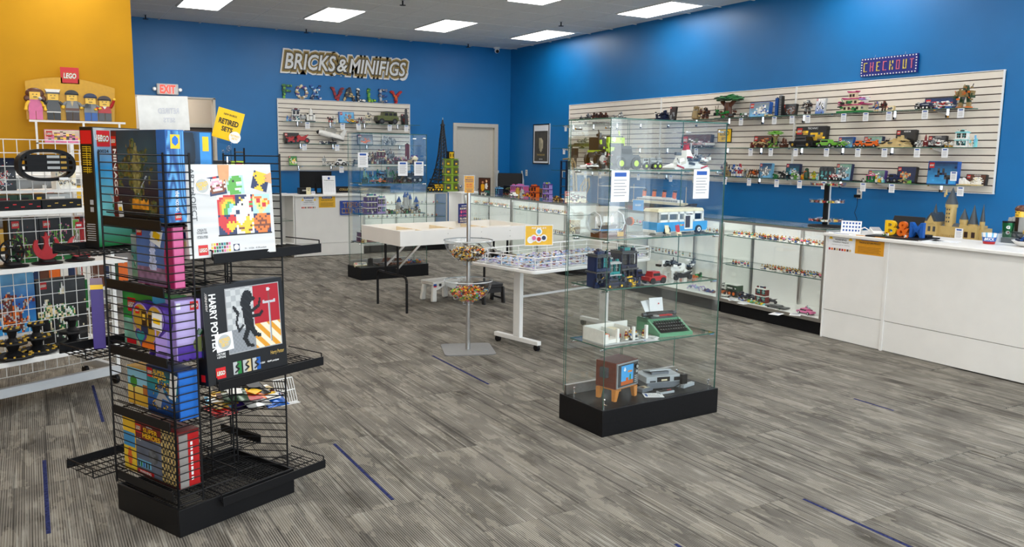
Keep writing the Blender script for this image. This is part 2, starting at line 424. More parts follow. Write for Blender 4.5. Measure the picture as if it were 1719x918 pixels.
# walls
w = MB().bx(2.72, 7.08, Y0, Y0+.12, 0, HC+.05, BLUE).bx(8.06, X0+.15, Y0, Y0+.12, 0, HC+.05, BLUE).bx(7.08, 8.06, Y0, Y0+.12, 2.21, HC+.05, BLUE)
w.bx(XL, 1.50, Y0, Y0+.12, 0, HC+.05, BLUE).bx(1.50, 2.72, Y0, Y0+.12, 2.47, HC+.05, BLUE)
struct('wall_back', w)
struct('wall_right', MB().bx(X0, X0+.15, YF, Y0, 0, HC+.05, BLUE))
struct('wall_left', MB().bx(XL-.15, XL, YF, Y0, 0, HC+.05, YELW))
yx = AY(220, 30, 10.0).x
struct('wall_partition', MB().bx(XL, yx, 10.0, 10.15, 0, HC+.05, YELW))
fr = MB().bx(XL-.15, XL+.4, YF-.15, YF, 0, HC+.05, CREAMW).bx(X0-.2, X0+.15, YF-.15, YF, 0, HC+.05, CREAMW).bx(XL+.4, X0-.2, YF-.15, YF, 3.05, HC+.05, CREAMW).bx(XL+.4, X0-.2, YF-.15, YF, 0, .45, CREAMW)
struct('wall_front', fr)
wf = MB()
for i in range(7):
    x = XL+.4+i*(X0-.2-XL-.4)/6; wf.bx(x-.04, x+.04, YF-.12, YF-.02, .45, 3.05, ALU)
wf.bx(XL+.4, X0-.2, YF-.12, YF-.02, 2.2, 2.28, ALU)
struct('window_1', wf)
# passage beyond the opening in the back wall
pb = MB().bx(.9, 3.4, Y0+1.45, Y0+1.6, 0, HC, CREAMW).bx(.75, .9, Y0+.12, Y0+1.6, 0, HC, CREAMW).bx(3.4, 3.55, Y0+.12, Y0+1.6, 0, HC, CREAMW)
struct('wall_passage', pb)
dj = MB().bx(1.44, 1.50, Y0-.02, Y0+.14, 0, 2.47, TRIM).bx(2.70, 2.735, Y0-.02, Y0+.14, 0, 2.47, TRIM).bx(1.44, 2.735, Y0-.02, Y0+.14, 2.45, 2.475, TRIM)
struct('trim_1', dj)
d2 = struct('door_2', MB().bx(2.45, 3.2, Y0+1.40, Y0+1.45, 0, 2.03, mat('dark_door', C('4a4038'), .5)))
MB().bx(2.39, 2.45, Y0+1.38, Y0+1.46, 0, 2.10, TRIM).bx(2.39, 3.26, Y0+1.38, Y0+1.46, 2.03, 2.10, TRIM).build('door_frame', d2)
d1 = struct('door_1', MB().bx(7.16, 7.98, Y0+.05, Y0+.09, .01, 2.14, DOORM))
MB().bx(7.08, 7.16, Y0-.02, Y0+.10, 0, 2.21, TRIM).bx(7.98, 8.06, Y0-.02, Y0+.10, 0, 2.21, TRIM).bx(7.16, 7.98, Y0-.02, Y0+.10, 2.14, 2.21, TRIM).build('door_frame', d1)
MB().cyl((7.24, Y0+.05, 1.0), (7.24, Y0, 1.0), .02, CHR).ball((7.24, Y0-.01, 1.0), .03, CHR).build('door_handle', d1)
for n_, a in (('baseboard_back', (2.735, 7.08, Y0-.012, Y0, 0, .1)), ('baseboard_right', (X0-.012, X0, YF, Y0, 0, .1))):
    struct(n_, MB().bx(*a, mat('black_vinyl_base', (.02, .02, .022), .5)))

# slatwall panels
SLAT = mat('cream_slatwall', C('e2dacd'), .4, noise=.02, nscale=8); GROOVE = mat('slat_groove_brown', C('4a3730'), .6)
def slatwall(label, w, loc, rz, h=1.2):
    t = thing('slatwall', label, 'slatwall', loc, rz, None)
    MB().bx(0, w, -.008, 0, 0, h, GROOVE).build('backing', t)
    MB().bx(0, .012, -.030, 0, 0, h, WHITEM).bx(w-.012, w, -.030, 0, 0, h, WHITEM).bx(0, w, -.030, 0, h, h+.008, WHITEM).bx(0, w, -.030, 0, -.008, 0, WHITEM).build('edge_trim', t)
    n = 16; p_ = h/n; sm = MB().bx(.012, w-.012, -.026, -.008, .0055, p_-.0055, SLAT).mesh('slat')
    for i in range(n): link(sm, 'slat', t, (0, 0, i*p_))
    return t
slatwall('cream slatwall panel on the back wall under the comic style letters', 2.44, (3.74, Y0-.003, 1.305), 0, 1.205)
slatwall('far cream slatwall panel on the right wall behind the tall glass showcase', 2.465, (X0-.003, 12.272, 1.29), -PI/2)
slatwall('middle cream slatwall panel on the right wall with the tree model', 2.545, (X0-.003, 9.807, 1.29), -PI/2)
slatwall('nearest cream slatwall panel on the right wall under the checkout sign', 2.55, (X0-.003, 7.262, 1.29), -PI/2)

# glass shelves on the slatwalls
def shelf(label, w, loc, rz, group, d=.30, kn=2):
    t = thing('glass_shelf', label, 'shelf', loc, rz, group)
    MB().bx(0, w, -d, -.036, 0, .008, GLASS, edge=GEDGE).build('glass_pane', t)
    for k in range(kn):
        x = w*(k+.5)/kn; b = MB()
        b.prism([(-.0001, 0)], 0, 0, CHR) if 0 else None
        b.add([(x-.012, -.034, 0), (x-.012, -.26, -.002), (x-.012, -.26, -.012), (x-.012, -.034, -.055), (x-.009, -.034, 0), (x-.009, -.26, -.002), (x-.009, -.26, -.012), (x-.009, -.034, -.055)],
              [(0, 1, 2, 3), (7, 6, 5, 4), (0, 4, 5, 1), (1, 5, 6, 2), (2, 6, 7, 3), (3, 7, 4, 0)], CHR)
        b.bx(x-.028, x+.006, -.040, -.034, -.075, .0, CHR).bx(x-.028, x-.022, -.05, -.034, -.075, .0, BLACKM)
        b.bx(x-.02, x+.0, -.27, -.25, -.012, -.001, CHR)
        b.build('bracket', t)
    return t
rows = {1: 2.125, 2: 1.735, 3: 1.355}; rn_ = {1: 'top', 2: 'middle', 3: 'bottom'}
segs = [(12.4, 1.2), (11.15, 1.2), (9.9, 1.2), (8.66, 1.2), (7.40, 1.2), (6.16, 1.22)]
pos_ = ['first from the far end', 'second from the far end', 'third from the far end', 'third from the near end', 'second from the near end', 'nearest the checkout end']
for r_, z in rows.items():
    for (y, w_), pn in zip(segs, pos_):
        shelf('%s row glass shelf on the right slatwall, %s' % (rn_[r_], pn), w_, (X0, y, z), -PI/2, 'glass shelves on the right slatwall')
for z, lb in ((2.125, 'top'), (1.755, 'middle'), (1.38, 'bottom')):
    for x, ln in ((3.80, 'left'), (4.98, 'right')):
        if lb == 'middle': x += .04
        shelf('%s row glass shelf on the back slatwall, %s one' % (lb, ln), 1.16 if ln == 'left' else 1.28, (x, Y0, z), 0, 'glass shelves on the back slatwall')

pl_ = thing('ceiling_light', 'added unseen fill light inside the passage, hidden behind the opening head', 'ceiling light', (2.1, Y0+.8, 2.9), 0, 'ceiling light panels outside the view')  # added fill light, out of sight, brightens the passage walls
MB().bx(-.5, .5, -.2, .2, -.012, 0, mat('added_passage_fill', (1, .93, .84), emit=14)).build('diffuser', pl_)
struct('ceiling_passage', MB().bx(.9, 3.4, Y0+.12, Y0+1.6, 2.9, 2.95, CT))

# ================================================================== FIXTURES
LED = mat('led_strip', (.92, .97, 1), emit=24)
WOODP = mat('pale_board', C('e0cfae'), .55, noise=.05)
def glass_case(label, loc, rz, w, d=.5, h=.97, shelves=(.81, .51), deck=.15, lit=True, mull=True, group='aluminium framed glass display cases'):
    t = thing('display_case', label, 'display case', loc, rz, group); f = .022
    MB().bx(.01, w-.01, .03, d-.01, 0, deck-.03, LAMB).build('plinth', t)
    MB().bx(0, w, 0, d, deck-.03, deck, LAM).bx(0, w, -.003, .003, deck-.03, deck+.004, ALU).build('deck', t)
    for x in (0, w-f):
        for y in (0, d-f): MB().bx(x, x+f, y, y+f, deck, h-f, ALU).build('frame_post', t)
    MB().bx(0, w, 0, f, h-f, h, ALU).bx(0, w, d-f, d, h-f, h, ALU).bx(0, f, f, d-f, h-f, h, ALU).bx(w-f, w, f, d-f, h-f, h, ALU).build('top_frame', t)
    MB().bx(.004, w-.004, .004, d-.004, h, h+.006, GLASS, edge=GEDGE).build('top_glass', t)
    MB().bx(f, w-f, .006, .011, deck, h-f, GLASS, edge=GEDGE).build('front_glass', t)
    for x in (.006, w-.011): MB().bx(x, x+.005, f, d-f, deck, h-f, GLASS, edge=GEDGE).build('side_glass', t)
    half = (w-2*f)/2
    for k in range(2): MB().bx(f+k*half, f+(k+1)*half-.002, d-.03+.008*k, d-.024+.008*k, deck, h-f, LAM).build('sliding_door', t)
    if mull: MB().bx(w/2-.012, w/2+.012, d-.05, d-.032, deck, h-f, ALU).build('door_stile', t)
    for k, z in enumerate(shelves):
        MB().bx(.03, w-.03, .05+.0*k, d-.06, z-.008, z, GLASS, edge=GEDGE).build('glass_shelf', t)
    if lit: MB().bx(.04, w-.04, .028, .048, h-.020, h-.013, LED).bx(.03, w-.03, .024, .052, h-.0125, h-.001, ALU).build('light_strip', t)
    return t
RX = 6.2
case_a = glass_case('long glass display case next to the white checkout counter', (RX, 6.29, 0), -PI/2, 1.31)
case_b = glass_case('long glass display case behind the near showcase, ending at the ship model', (RX, 8.05, 0), -PI/2, 1.75)
case_c = glass_case('glass display case whose end faces the folded acrylic stand', (RX, 10.64, 0), -PI/2, 1.52, shelves=(.82, .54))
case_d = glass_case('glass display case in the row by the white corner post, below the framed photo card', (RX, 12.18, 0), -PI/2, 1.53, shelves=(.82, .54))
case_e = glass_case('glass display case along the back, right of the trade counter', (4.66, 12.72, 0), 0, 1.50, shelves=(.78, .56))
cp = thing('corner_post_panel', 'white corner panel between the back display case and the side row', 'panel', (6.17, 12.2, 0))
MB().bx(0, .5, .0, .5, .0, .97, LAM).bx(-.01, .52, -.0, .52, .97, .985, LAM).build('panel_body', cp)

def counter(name, label, loc, rz, w, d, joints, h=.955, toe=.26):
    t = thing(name, label, 'counter', loc, rz)
    xs = [0]+joints+[w]
    for a, b in zip(xs, xs[1:]):
        MB().bx(a+.012, b-.012, .012, .03, toe, h-.028, LAM).build('front_panel', t, bev=.002)
        MB().bx(a+.012, b-.012, .016, .03, .004, toe-.004, LAM).build('kick_panel', t, bev=.002)
    for a in xs: MB().bx(max(0, a-.0115), min(w, a+.0115), .004, .03, 0, h-.028, LAM).build('trim_strip', t)
    MB().bx(0, w, .03, d, 0, h-.03, LAM).build('carcass', t)
    MB().bx(-.01, w+.01, -.03, d+.03, h-.028, h, LAM).build('countertop', t, bev=.006)
    return t
counter('checkout_counter', 'long white checkout counter at the right edge with two notices on its end panel', (RX-.03, 4.955, 0), -PI/2, 3.4, .6, [.62])
counter('trade_counter', 'low white counter on the back wall side with the blue sign on its front', (3.53, 12.66, 0), 0, 1.10, .55, [], h=.96, toe=.2)
# open white shelf unit left of the trade counter
t = thing('open_shelf_unit', 'white open shelf unit left of the trade counter, behind the wire rack', 'shelf unit', (2.6, 12.66, 0))
MB().bx(0, .02, 0, .5, 0, .95, LAM).bx(.90, .92, 0, .5, 0, .95, LAM).bx(.02, .90, .48, .5, 0, .95, LAM).bx(.02, .9, 0, .48, .2, .22, LAM).build('carcass', t)
MB().bx(-.01, .925, -.01, .5, .95, .97, LAM).build('top', t); MB().bx(.022, .898, .02, .47, .56, .568, GLASS, edge=GEDGE).build('glass_shelf', t)

# tall glass towers
def tower(label, loc, rz, w, d, z0, zt, shelves, group='tall glass showcases'):
    t = thing('glass_showcase', label, 'showcase', loc, rz, group); g = .006
    MB().bx(0, w, 0, d, 0, z0, LAMB).build('base', t, bev=.003)
    i = .015
    MB().bx(i, w-i, i, i+g, z0, zt, GLASS, edge=GEDGE).build('front_pane', t)
    MB().bx(i, w/2-.002, d-i-g, d-i, z0+.02, zt, GLASS, edge=GEDGE).build('rear_door', t)
    MB().bx(w/2+.002, w-i, d-i-g-.01, d-i-.01, z0+.02, zt, GLASS, edge=GEDGE).build('rear_door', t)
    for x in (i, w-i-g): MB().bx(x, x+g, i+g, d-i-.018, z0, zt, GLASS, edge=GEDGE).build('side_pane', t)
    MB().bx(i-.002, w-i+.002, i-.002, d-i+.002, zt, zt+.007, GLASS, edge=GEDGE).build('top_pane', t)
    MB().bx(i, w-i, d-.05, d-.025, z0, z0+.06, ALU).build('door_track', t)
    for z in shelves: MB().bx(i+.012, w-i-.012, i+.015, d-.06, z-.008, z, GLASS, edge=GEDGE).build('glass_shelf', t)
    for z in list(shelves)+[zt-.03]:
        for x in (i+.012, w-i-.012):
            for y in (i+.04, d-.09):
                s_ = 1 if x < w/2 else -1
                MB().cyl((x-.018*s_, y, z-.018), (x+.028*s_, y, z-.018), .006, CHR, 8).cyl((x+.016*s_, y, z-.018), (x+.016*s_, y, z-.009), .005, CHR, 6).build('shelf_clamp', t)
    for x in (i+.03, w-i-.03):
        for y in (i+.03, d-.09): MB().cyl((x, y, z0), (x, y, z0+.045), .005, CHR, 6).ball((x, y, z0+.048), .008, CHR, 6, 4).cyl((x, y, z0+.02), (x+.0, y-.025, z0+.02), .004, CHR, 6).build('base_clamp', t)
    return t
T2 = (2.766, 3.675); T2R = R(2.6); T2S = (1.53, 1.141, .857, .517); T2Z = .158
tower('tall glass showcase on a black base in the foreground, holding the blue and white van', (*T2, 0), T2R, .94, .42, T2Z, 1.808, T2S)
T1 = (3.59, 9.935); T1R = R(4); T1S = (1.476, 1.233, .838, .478); T1Z = .16
tower('tall glass showcase on a black base farther back, behind the white sorting table', (*T1, 0), T1R, .975, .42, T1Z, 1.855, T1S)
def on(p0, r, x, y, z=0): return (p0[0]+x*math.cos(r)-y*math.sin(r), p0[1]+x*math.sin(r)+y*math.cos(r), z)

# sorting table
TB = (3.13, 7.53); TR = R(5.5); tw, td = 1.66, .87
t = thing('sorting_table', 'folding table with white open compartments and black tube legs', 'table', (*TB, 0), TR)
zt, zb = .85, .70
MB().bx(0, tw, 0, .018, zb, zt, LAM).build('front_board', t, bev=.001); MB().bx(0, tw, td-.018, td, zb, zt, LAM).build('rear_board', t, bev=.001)
for x in (0, tw-.018): MB().bx(x, x+.018, .018, td-.018, zb, zt, LAM).build('end_board', t, bev=.001)
MB().bx(.018, tw-.018, .018, td-.018, zb, zb+.018, WOODP).build('bottom_board', t)
MB().bx(.018, tw-.018, td/2-.008, td/2+.008, zb+.018, zt-.03, LAM).build('divider', t)
for k in range(1, 4):
    x = tw*k/4
    for a, b in ((.018, td/2-.008), (td/2+.008, td-.018)): MB().bx(x-.008, x+.008, a, b, zb+.018, zt-.03, WOODP).build('divider', t)
for x in (.55, .96, 1.33):
    for z in (.745, .805): MB().cyl((x, .001, z), (x, -.003, z), .005, ALU, 8).build('screw', t)
for x0_, s_ in ((.13, 1), (tw-.15, -1)):
    for y in (.30, .57): MB().cyl((x0_, y, zb), (x0_, y, .36), .0125, BLACKM, 8).build('leg_upright', t)
    y0, y1 = .11, .76
    pts = [(x0_, y0, 0), (x0_, y0, .31)]+[(x0_, y0+.06-.06*math.cos(a), .31+.06*math.sin(a)) for a in (.5, 1.0, PI/2)]+[(x0_, y1-.06+.06*math.sin(a), .31+.06*math.cos(a)) for a in (0, .5, 1.0, PI/2)]+[(x0_, y1, 0)]
    MB().wire(pts, .0135, BLACKM, 8).build('leg_frame', t)
    for y in (.30, .57): MB().box((x0_+s_*.15, y+.02, .56), (.40, .014, .022), CHR, ry=s_*R(-42)).build('folding_brace', t)
s = tag(MB().bx(-.0022, -.0007, -.085, -.02, 0, .12, mat('label_card', C('d9cfae'), .5)).build('notice_card', None, (TB[0]+.0, TB[1]+.12, .715), TR), 'small printed notice taped to the left end of the sorting table', 'notice')
mb = MB(); [mb.bx(-.003, -.0023, -.08, -.026, z, z+h_, m_) for z, h_, m_ in ((.085, .025, INKB), (.06, .012, YEL), (.035, .014, INK), (.012, .010, INK))]; mb.build('printing', s)
def scatter(name, label, cat, center, rz, w, d, h, cols, n, sz, z0, seed=1, parent=None, bowl=None, flat=False):
    rn = random.Random(seed); mb = MB()
    for i in range(n):
        x, y = rn.uniform(-1, 1), rn.uniform(-1, 1)
        if bowl:
            while x*x+y*y > 1: x, y = rn.uniform(-1, 1), rn.uniform(-1, 1)
            r_, zf = bowl; zz = zf+rn.uniform(0, 1)*(h)*(1-.35*(x*x+y*y)); lim = math.sqrt(max(0, r_*r_-(r_-zz)**2))*1.0; k = min(1, lim/r_)
            p = (x*lim, y*lim, zz)
        else: p = (x*w/2, y*d/2, rn.uniform(0, h)+sz*.4)
        q = sz*rn.uniform(.6, 1.3)
        mb.box(p, (q, q*rn.uniform(.5, 1), q*.5), rn.choice(cols), rz=rn.uniform(0, 3), rx=rn.uniform(-.8, .8), ry=rn.uniform(-.8, .8))
    o = mb.build(name, parent, (center[0], center[1], z0), rz); o['kind'] = 'stuff'
    if not parent: tag(o, label, cat)
    return o
cx, cy_t, _ = on(TB, TR, .95, .24)
scatter('loose_bricks', 'small heap of loose red and dark bricks in the sorting table', 'toy bricks', (cx, cy_t), TR, .25, .2, .05, ['dred', 'brown', 'black', 'tan', 'red'], 60, .03, zb+.02)

# blue price sign standing behind the sorting table box
def sign_card(name, label, loc, rz, w, h, bg, items, frame=None, tilt=0, cat='sign', t=.004, parent=None, extra=None, group=None):
    r = thing(name, label, cat, loc, rz, group)
    o = MB().bx(-w/2, w/2, 0, t, 0, h, bg).build('card', r); o.rotation_euler = (tilt, 0, 0)
    if items: q = lettering(o, items)
    if frame:
        f = .006; MB().bx(-w/2-f, w/2+f, -.003, t+.003, -f, 0, frame).bx(-w/2-f, w/2+f, -.003, t+.003, h, h+f, frame).bx(-w/2-f, -w/2, -.003, t+.003, 0, h, frame).bx(w/2, w/2+f, -.003, t+.003, 0, h, frame).build('sign_frame', o)
    if extra: extra(o)
    return r
navy_c = mat('navy_card', C('1a2a66'), .4); pk = mat('ink_pink', C('e0557a'), .4); wy = mat('ink_cream', C('f3e6c0'), .4)
p = AY(782, 382, 8.42)
mb_sign = sign_card('price_sign', 'navy price sign with pink and cream print behind the sorting table', (p.x, 8.46, .83), TR+R(12), .19, .22, navy_c,
    [('BRICKS & MINIFIGS', 0, .195, .09, .012, WHI), ('BULK BRICK', -.01, .165, .12, .02, wy), ('$10', -.01, .127, .11, .035, pk), ('OR 3 FOR', -.01, .085, .13, .022, pk), ('FILL A BAG', -.01, .05, .12, .022, wy), ('ONE SIZE', -.01, .02, .12, .018, wy)],
    extra=lambda o: [MB().cyl((.082, -.001, .03+.035*k), (.082, -.0025, .03+.035*k), .007, WHI, 10).build('dot', o) for k in range(5)])
MB().cyl((0, .006, -.12), (0, .006, .05), .006, ACRY, 6).bx(-.04, .04, -.012, .03, -.13, -.12, ACRY).build('sign_stand', mb_sign)

# two-bowl stand
POLE = mat('satin_pole', (.55, .55, .55), .28, metal=.85)
BP = (3.075, 5.96); BR = R(-20)
t = thing('bowl_stand', 'chrome pole stand with two clear bowls of parts on a grey square base', 'stand', (*BP, 0), BR)
STEEL = mat('grey_painted_steel', (.27, .27, .27), .35, metal=.6)
b = MB(); n_ = 28; pts = []
for cx_, cy_2, a0 in ((.17, .17, 0), (-.17, .17, 90), (-.17, -.17, 180), (.17, -.17, 270)):
    for k in range(5): a = R(a0+22.5*k); pts.append((cx_+.04*math.cos(a), cy_2+.04*math.sin(a)))
k = len(pts); b.add([(x, y, 0) for x, y in pts]+[(x, y, .008) for x, y in pts], [tuple(range(k-1, -1, -1)), tuple(range(k, 2*k))]+[(i, (i+1) % k, k+(i+1) % k, k+i) for i in range(k)], STEEL); b.build('base_plate', t)
MB().cyl((0, 0, .008), (0, 0, 1.30), .017, POLE, 16).cyl((0, 0, .008), (0, 0, .17), .020, POLE, 16).build('pole', t)
for zr, lb in ((.912, 'upper'), (.582, 'lower')):
    r_ = .196; prof = [(.02, -.175)]+[(r_*math.sin(a), -r_*.9*math.cos(a)) for a in [R(12+i*9.75) for i in range(9)]]+[(r_+.006, .0), (r_+.006, .006), (r_-.002, .006)]
    bw = MB().lathe(prof, ACRY, 40, (0, 0, zr)).build('bowl', t)
    MB().lathe([(.016, -.20), (.045, -.197), (.045, -.182), (.016, -.178)], ACRY, 16, (0, 0, zr)).build('bowl_collar', bw)
    MB().lathe([(r_+.001, -.002), (r_+.007, .0), (r_+.007, .005), (r_, .007)], mat('acrylic_rim', (.55, .58, .6), .08), 40, (0, 0, zr)).build('bowl_rim', bw)
    cols = ['tan', 'black', 'gold', 'orange', 'skin', 'lgrey', 'dbrown', 'white', 'black'] if lb == 'upper' else ['orange', 'pink', 'red', 'yellow', 'tan', 'skin', 'lgreen', 'lblue', 'orange', 'brown']
    scatter('brick_parts', None, None, (0, 0), 0, 0, 0, .115, cols, 900, .016, zr-.172, seed=len(lb)+3, parent=t, bowl=(r_*.95, .012))
t2 = sign_card('topper_sign', 'small orange yellow sign on top of the two bowl stand', (BP[0], BP[1]-.008, 1.30), R(-25), .077, .135, mat('amber_card', C('d99a1e'), .4),
    [('BRICKS', 0, .122, .035, .007, navy_c), ('MINIFIG', 0, .105, .06, .010, navy_c), ('ACCESSORIES', 0, .09, .062, .009, navy_c), ('$1.00', 0, .066, .045, .014, REDL), ('PER CUP', 0, .048, .045, .010, REDL), ('mix and match', 0, .03, .055, .006, navy_c), ('WOW!', 0, .014, .04, .012, navy_c)], frame=ACRY)

# white mobile basket table
WB = (3.40, 5.46); WR = R(12.5); ww, wd, wz = 1.50, .80, .70
t = thing('basket_table', 'white wheeled table with a wire rim full of bagged figures', 'table', (*WB, 0), WR)
b = MB(); c_ = .05; P = []
for cx_, cy_2, a0 in ((ww-c_, wd-c_, 0), (c_, wd-c_, 90), (c_, c_, 180), (ww-c_, c_, 270)):
    for k in range(5): a = R(a0+22.5*k); P.append((cx_+c_*math.cos(a), cy_2+c_*math.sin(a)))
k = len(P); b.add([(x, y, wz-.028) for x, y in P]+[(x, y, wz) for x, y in P], [tuple(range(k-1, -1, -1)), tuple(range(k, 2*k))]+[(i, (i+1) % k, k+(i+1) % k, k+i) for i in range(k)], WHITEM); b.build('table_top', t, bev=.006)
for z, r_ in ((wz+.10, .0055), (wz+.055, .003), (wz+.012, .003)):
    MB().wire([(x*.985+.01, y*.98+.008, z) for x, y in P], r_, WHITEM, 6, closed=True).build('basket_wire', t)
for i in range(9):
    for y in (.012, wd-.012): MB().cyl((.02+i*(ww-.04)/8, y, wz), (.02+i*(ww-.04)/8, y, wz+.10), .004, WHITEM, 6).build('basket_post', t)
for i in range(1, 4):
    for x in (.014, ww-.014): MB().cyl((x, i*wd/4, wz), (x, i*wd/4, wz+.10), .004, WHITEM, 6).build('basket_post', t)
for x in (.20, ww-.20):
    MB().bx(x-.02, x+.02, wd/2-.02-.03, wd/2+.03, .07, wz-.028, WHITEM).build('leg', t, bev=.003)
    MB().bx(x-.022, x+.022, .13, wd-.13, .05, .085, WHITEM).build('foot_bar', t, bev=.003)
    for y in (.16, wd-.16):
        c = MB().cyl((x-.014, y, .026), (x+.014, y, .026), .026, BLACKM, 14).build('caster', t); MB().box((x, y, .046), (.02, .03, .012), BLACKM).build('caster_fork', c)
MB().cyl((.22, wd/2, .42), (ww-.22, wd/2, .42), .011, WHITEM, 8).build('cross_bar', t)
BAG = glassmat('thin_plastic_bag', (.93, .94, .97)); BAG.name = 'thin_plastic_bag'
bagp = mat('bag_pale_print', C('b9bccf'), .3, noise=.35, nscale=45)
rnb = random.Random(5); bags = []
for v in range(7):
    mb = MB(); mb.box((0, 0, .004), (.075, .052, .006), bagp, rz=0, tp=.9)
    mb.box((.0, 0, .011), (.022, .014, .010), rnb.choice(['dred', 'lblue', 'tan', 'dgrey', 'blue', 'lilac', 'lgrey', 'dblue'])); mb.box((.018, .006, .011), (.012, .014, .010), rnb.choice(['skin', 'black', 'white', 'tan']))
    mb.box((-.028, 0, .010), (.018, .045, .003), rnb.choice(['white', 'lilac', 'lblue'])); bags.append(mb.mesh('figure_bag'))
nb = 0
for i in range(20):
    for j in range(11):
        x = .06+i*(ww-.12)/19+rnb.uniform(-.01, .01); y = .06+j*(wd-.12)/10+rnb.uniform(-.008, .008); q = on(WB, WR, x, y)
        o = link(rnb.choice(bags), 'figure_bag', None, (q[0], q[1], wz+.004+rnb.uniform(0, .004)+(.012 if (i+j) % 2 else 0)), (rnb.uniform(-.12, .12), rnb.uniform(-.12, .12), WR+R(35)+rnb.uniform(-.5, .5)))
        tag(o, 'small bagged toy figure lying in the white basket table', 'figure bag', 'bagged figures in the basket table')
ysg = mat('yellow_poster', C('e8b420'), .4)
q = on(WB, WR, .46, .42)
def circles(o):
    for cx_, cz, c in ((0, .115, 'lblue'), (-.045, .06, 'pink'), (.045, .06, 'dblue'), (0, .05, 'red'), (-.075, .045, 'white')):
        m_ = MB(); m_.cyl((cx_, -.001, cz), (cx_, -.002, cz), .030, WHI, 16).cyl((cx_, -.002, cz), (cx_, -.003, cz), .019, pl(c), 12); m_.build('round_picture', o)
ts = sign_card('basket_sign', 'yellow framed sign standing in the basket table', (q[0], q[1], .845), WR-R(25), .245, .165, ysg, [('FIVE FOR $15', 0, .145, .13, .018, WHI)], frame=WHITEM, extra=circles)
MB().bx(-.02, .02, .004, .03, -.15, 0, ACRY).bx(-.06, .06, -.03, .05, -.155, -.148, ACRY).build('sign_stand', ts)

# step stools
def stool(name, label, loc, rz, m_, w, d, h, side_hole):
    t = thing(name, label, 'step stool', loc, rz)
    MB().box((0, 0, h-.012), (w, d, .024), m_).box((0, 0, h-.032), (w*1.0, d*1.0, .018), m_).build('top', t, bev=.008)
    if side_hole:
        for s_ in (-1, 1):
            x = s_*(w/2-.006)
            for yy in (-1, 1): MB().box((x+s_*.012, yy*(d/2-.02), (h-.04)/2), (.02, .055, h-.04), m_, rx=yy*R(7)).build('leg', t, bev=.004)
            for z in (.05, .125): MB().box((x+s_*.012, 0, z), (.016, d-.08, .022), m_).build('rung', t)
        for yy in (-1, 1): MB().box((0, yy*(d/2-.02), h-.07), (w-.03, .014, .06), m_).build('apron', t)
    else:
        for sx in (-1, 1):
            for s2 in (-1, 1):
                MB().box((sx*(w/2-.025), s2*(d/2-.02), (h-.04)/2), (.065, .045, h-.04), m_, tp=.8, rx=s2*R(5), ry=-sx*R(6)).build('leg', t, bev=.012)
        for s2 in (-1, 1):
            mb = MB(); n = 8; mb.prism([(-w/2+.03, h-.03), (w/2-.03, h-.03)]+[(w/2-.03-(w-.06)*k/n, h-.045-.055*abs(math.cos(PI*k/n))) for k in range(n+1)], s2*(d/2-.012)-.004, s2*(d/2-.012)+.004, m_); mb.build('apron', t)
    return t
ws = stool('white_step_stool', 'white plastic step stool under the sorting table', (3.90, 8.26, 0), R(10), mat('white_plastic', (.78, .77, .73), .4), .34, .24, .225, False)
MB().bx(-.165, -.125, -.125, -.124, .165, .20, INKB).bx(-.165, -.125, -.1255, -.1252, .165, .178, REDL).bx(-.09, -.06, -.125, -.124, .17, .20, INK).build('sticker', ws)
stool('black_step_stool', 'black folding step stool beside the white wheeled table', (4.30, 7.86, 0), R(4), mat('black_plastic', (.018, .018, .02), .5), .24, .25, .22, True)

# ================================================================== TOY MODEL BUILDERS  (local frame: x across, -y to the viewer, z up)
def wheel(t, x, z, r, y, wd=.02, c='black', hub='lgrey', name='wheel'):
    mb = MB().cyl((x, y-wd/2, z), (x, y+wd/2, z), r, c, 14).cyl((x, y-wd/2-.001, z), (x, y-wd/2+.001, z), r*.5, hub, 10).cyl((x, y+wd/2-.001, z), (x, y+wd/2+.001, z), r*.5, hub, 10)
    return mb.build(name, t)
def studs(mb, x0, x1, y, z, c, p=.016):
    n = int((x1-x0)/p)
    for i in range(n): mb.cyl((x0+(i+.5)*(x1-x0)/n, y, z), (x0+(i+.5)*(x1-x0)/n, y, z+.003), .0035, c, 6)
def b_car(t, w, h, d, c, k=0):
    c1, c2, hub = (c+['lgrey', 'lgrey'])[:3]; r = h*.26; mb = MB()
    mb.box((0, 0, h*.42), (w, d*.8, h*.30), c1).box((0, 0, h*.22), (w*.7, d*.7, h*.16), 'dgrey')
    mb.box((-w*.46, 0, h*.35), (w*.06, d*.7, h*.12), c2).box((w*.46, 0, h*.35), (w*.06, d*.7, h*.12), c2).box((w*.32, 0, h*.60), (w*.30, d*.7, h*.06), c1); mb.build('body', t)
    mb = MB().box((-w*.05, 0, h*.78), (w*.52, d*.72, h*.42), c1, tp=.8); mb.box((-w*.05, -d*.31, h*.76), (w*.38, .01, h*.22), 'black'); studs(mb, -w*.2, w*.12, 0, h*.985, c1); mb.build('cabin', t)
    for x in (-w*.31, w*.31):
        for y in (-d*.38, d*.38): wheel(t, x, r, r, y, d*.18, 'black', hub)
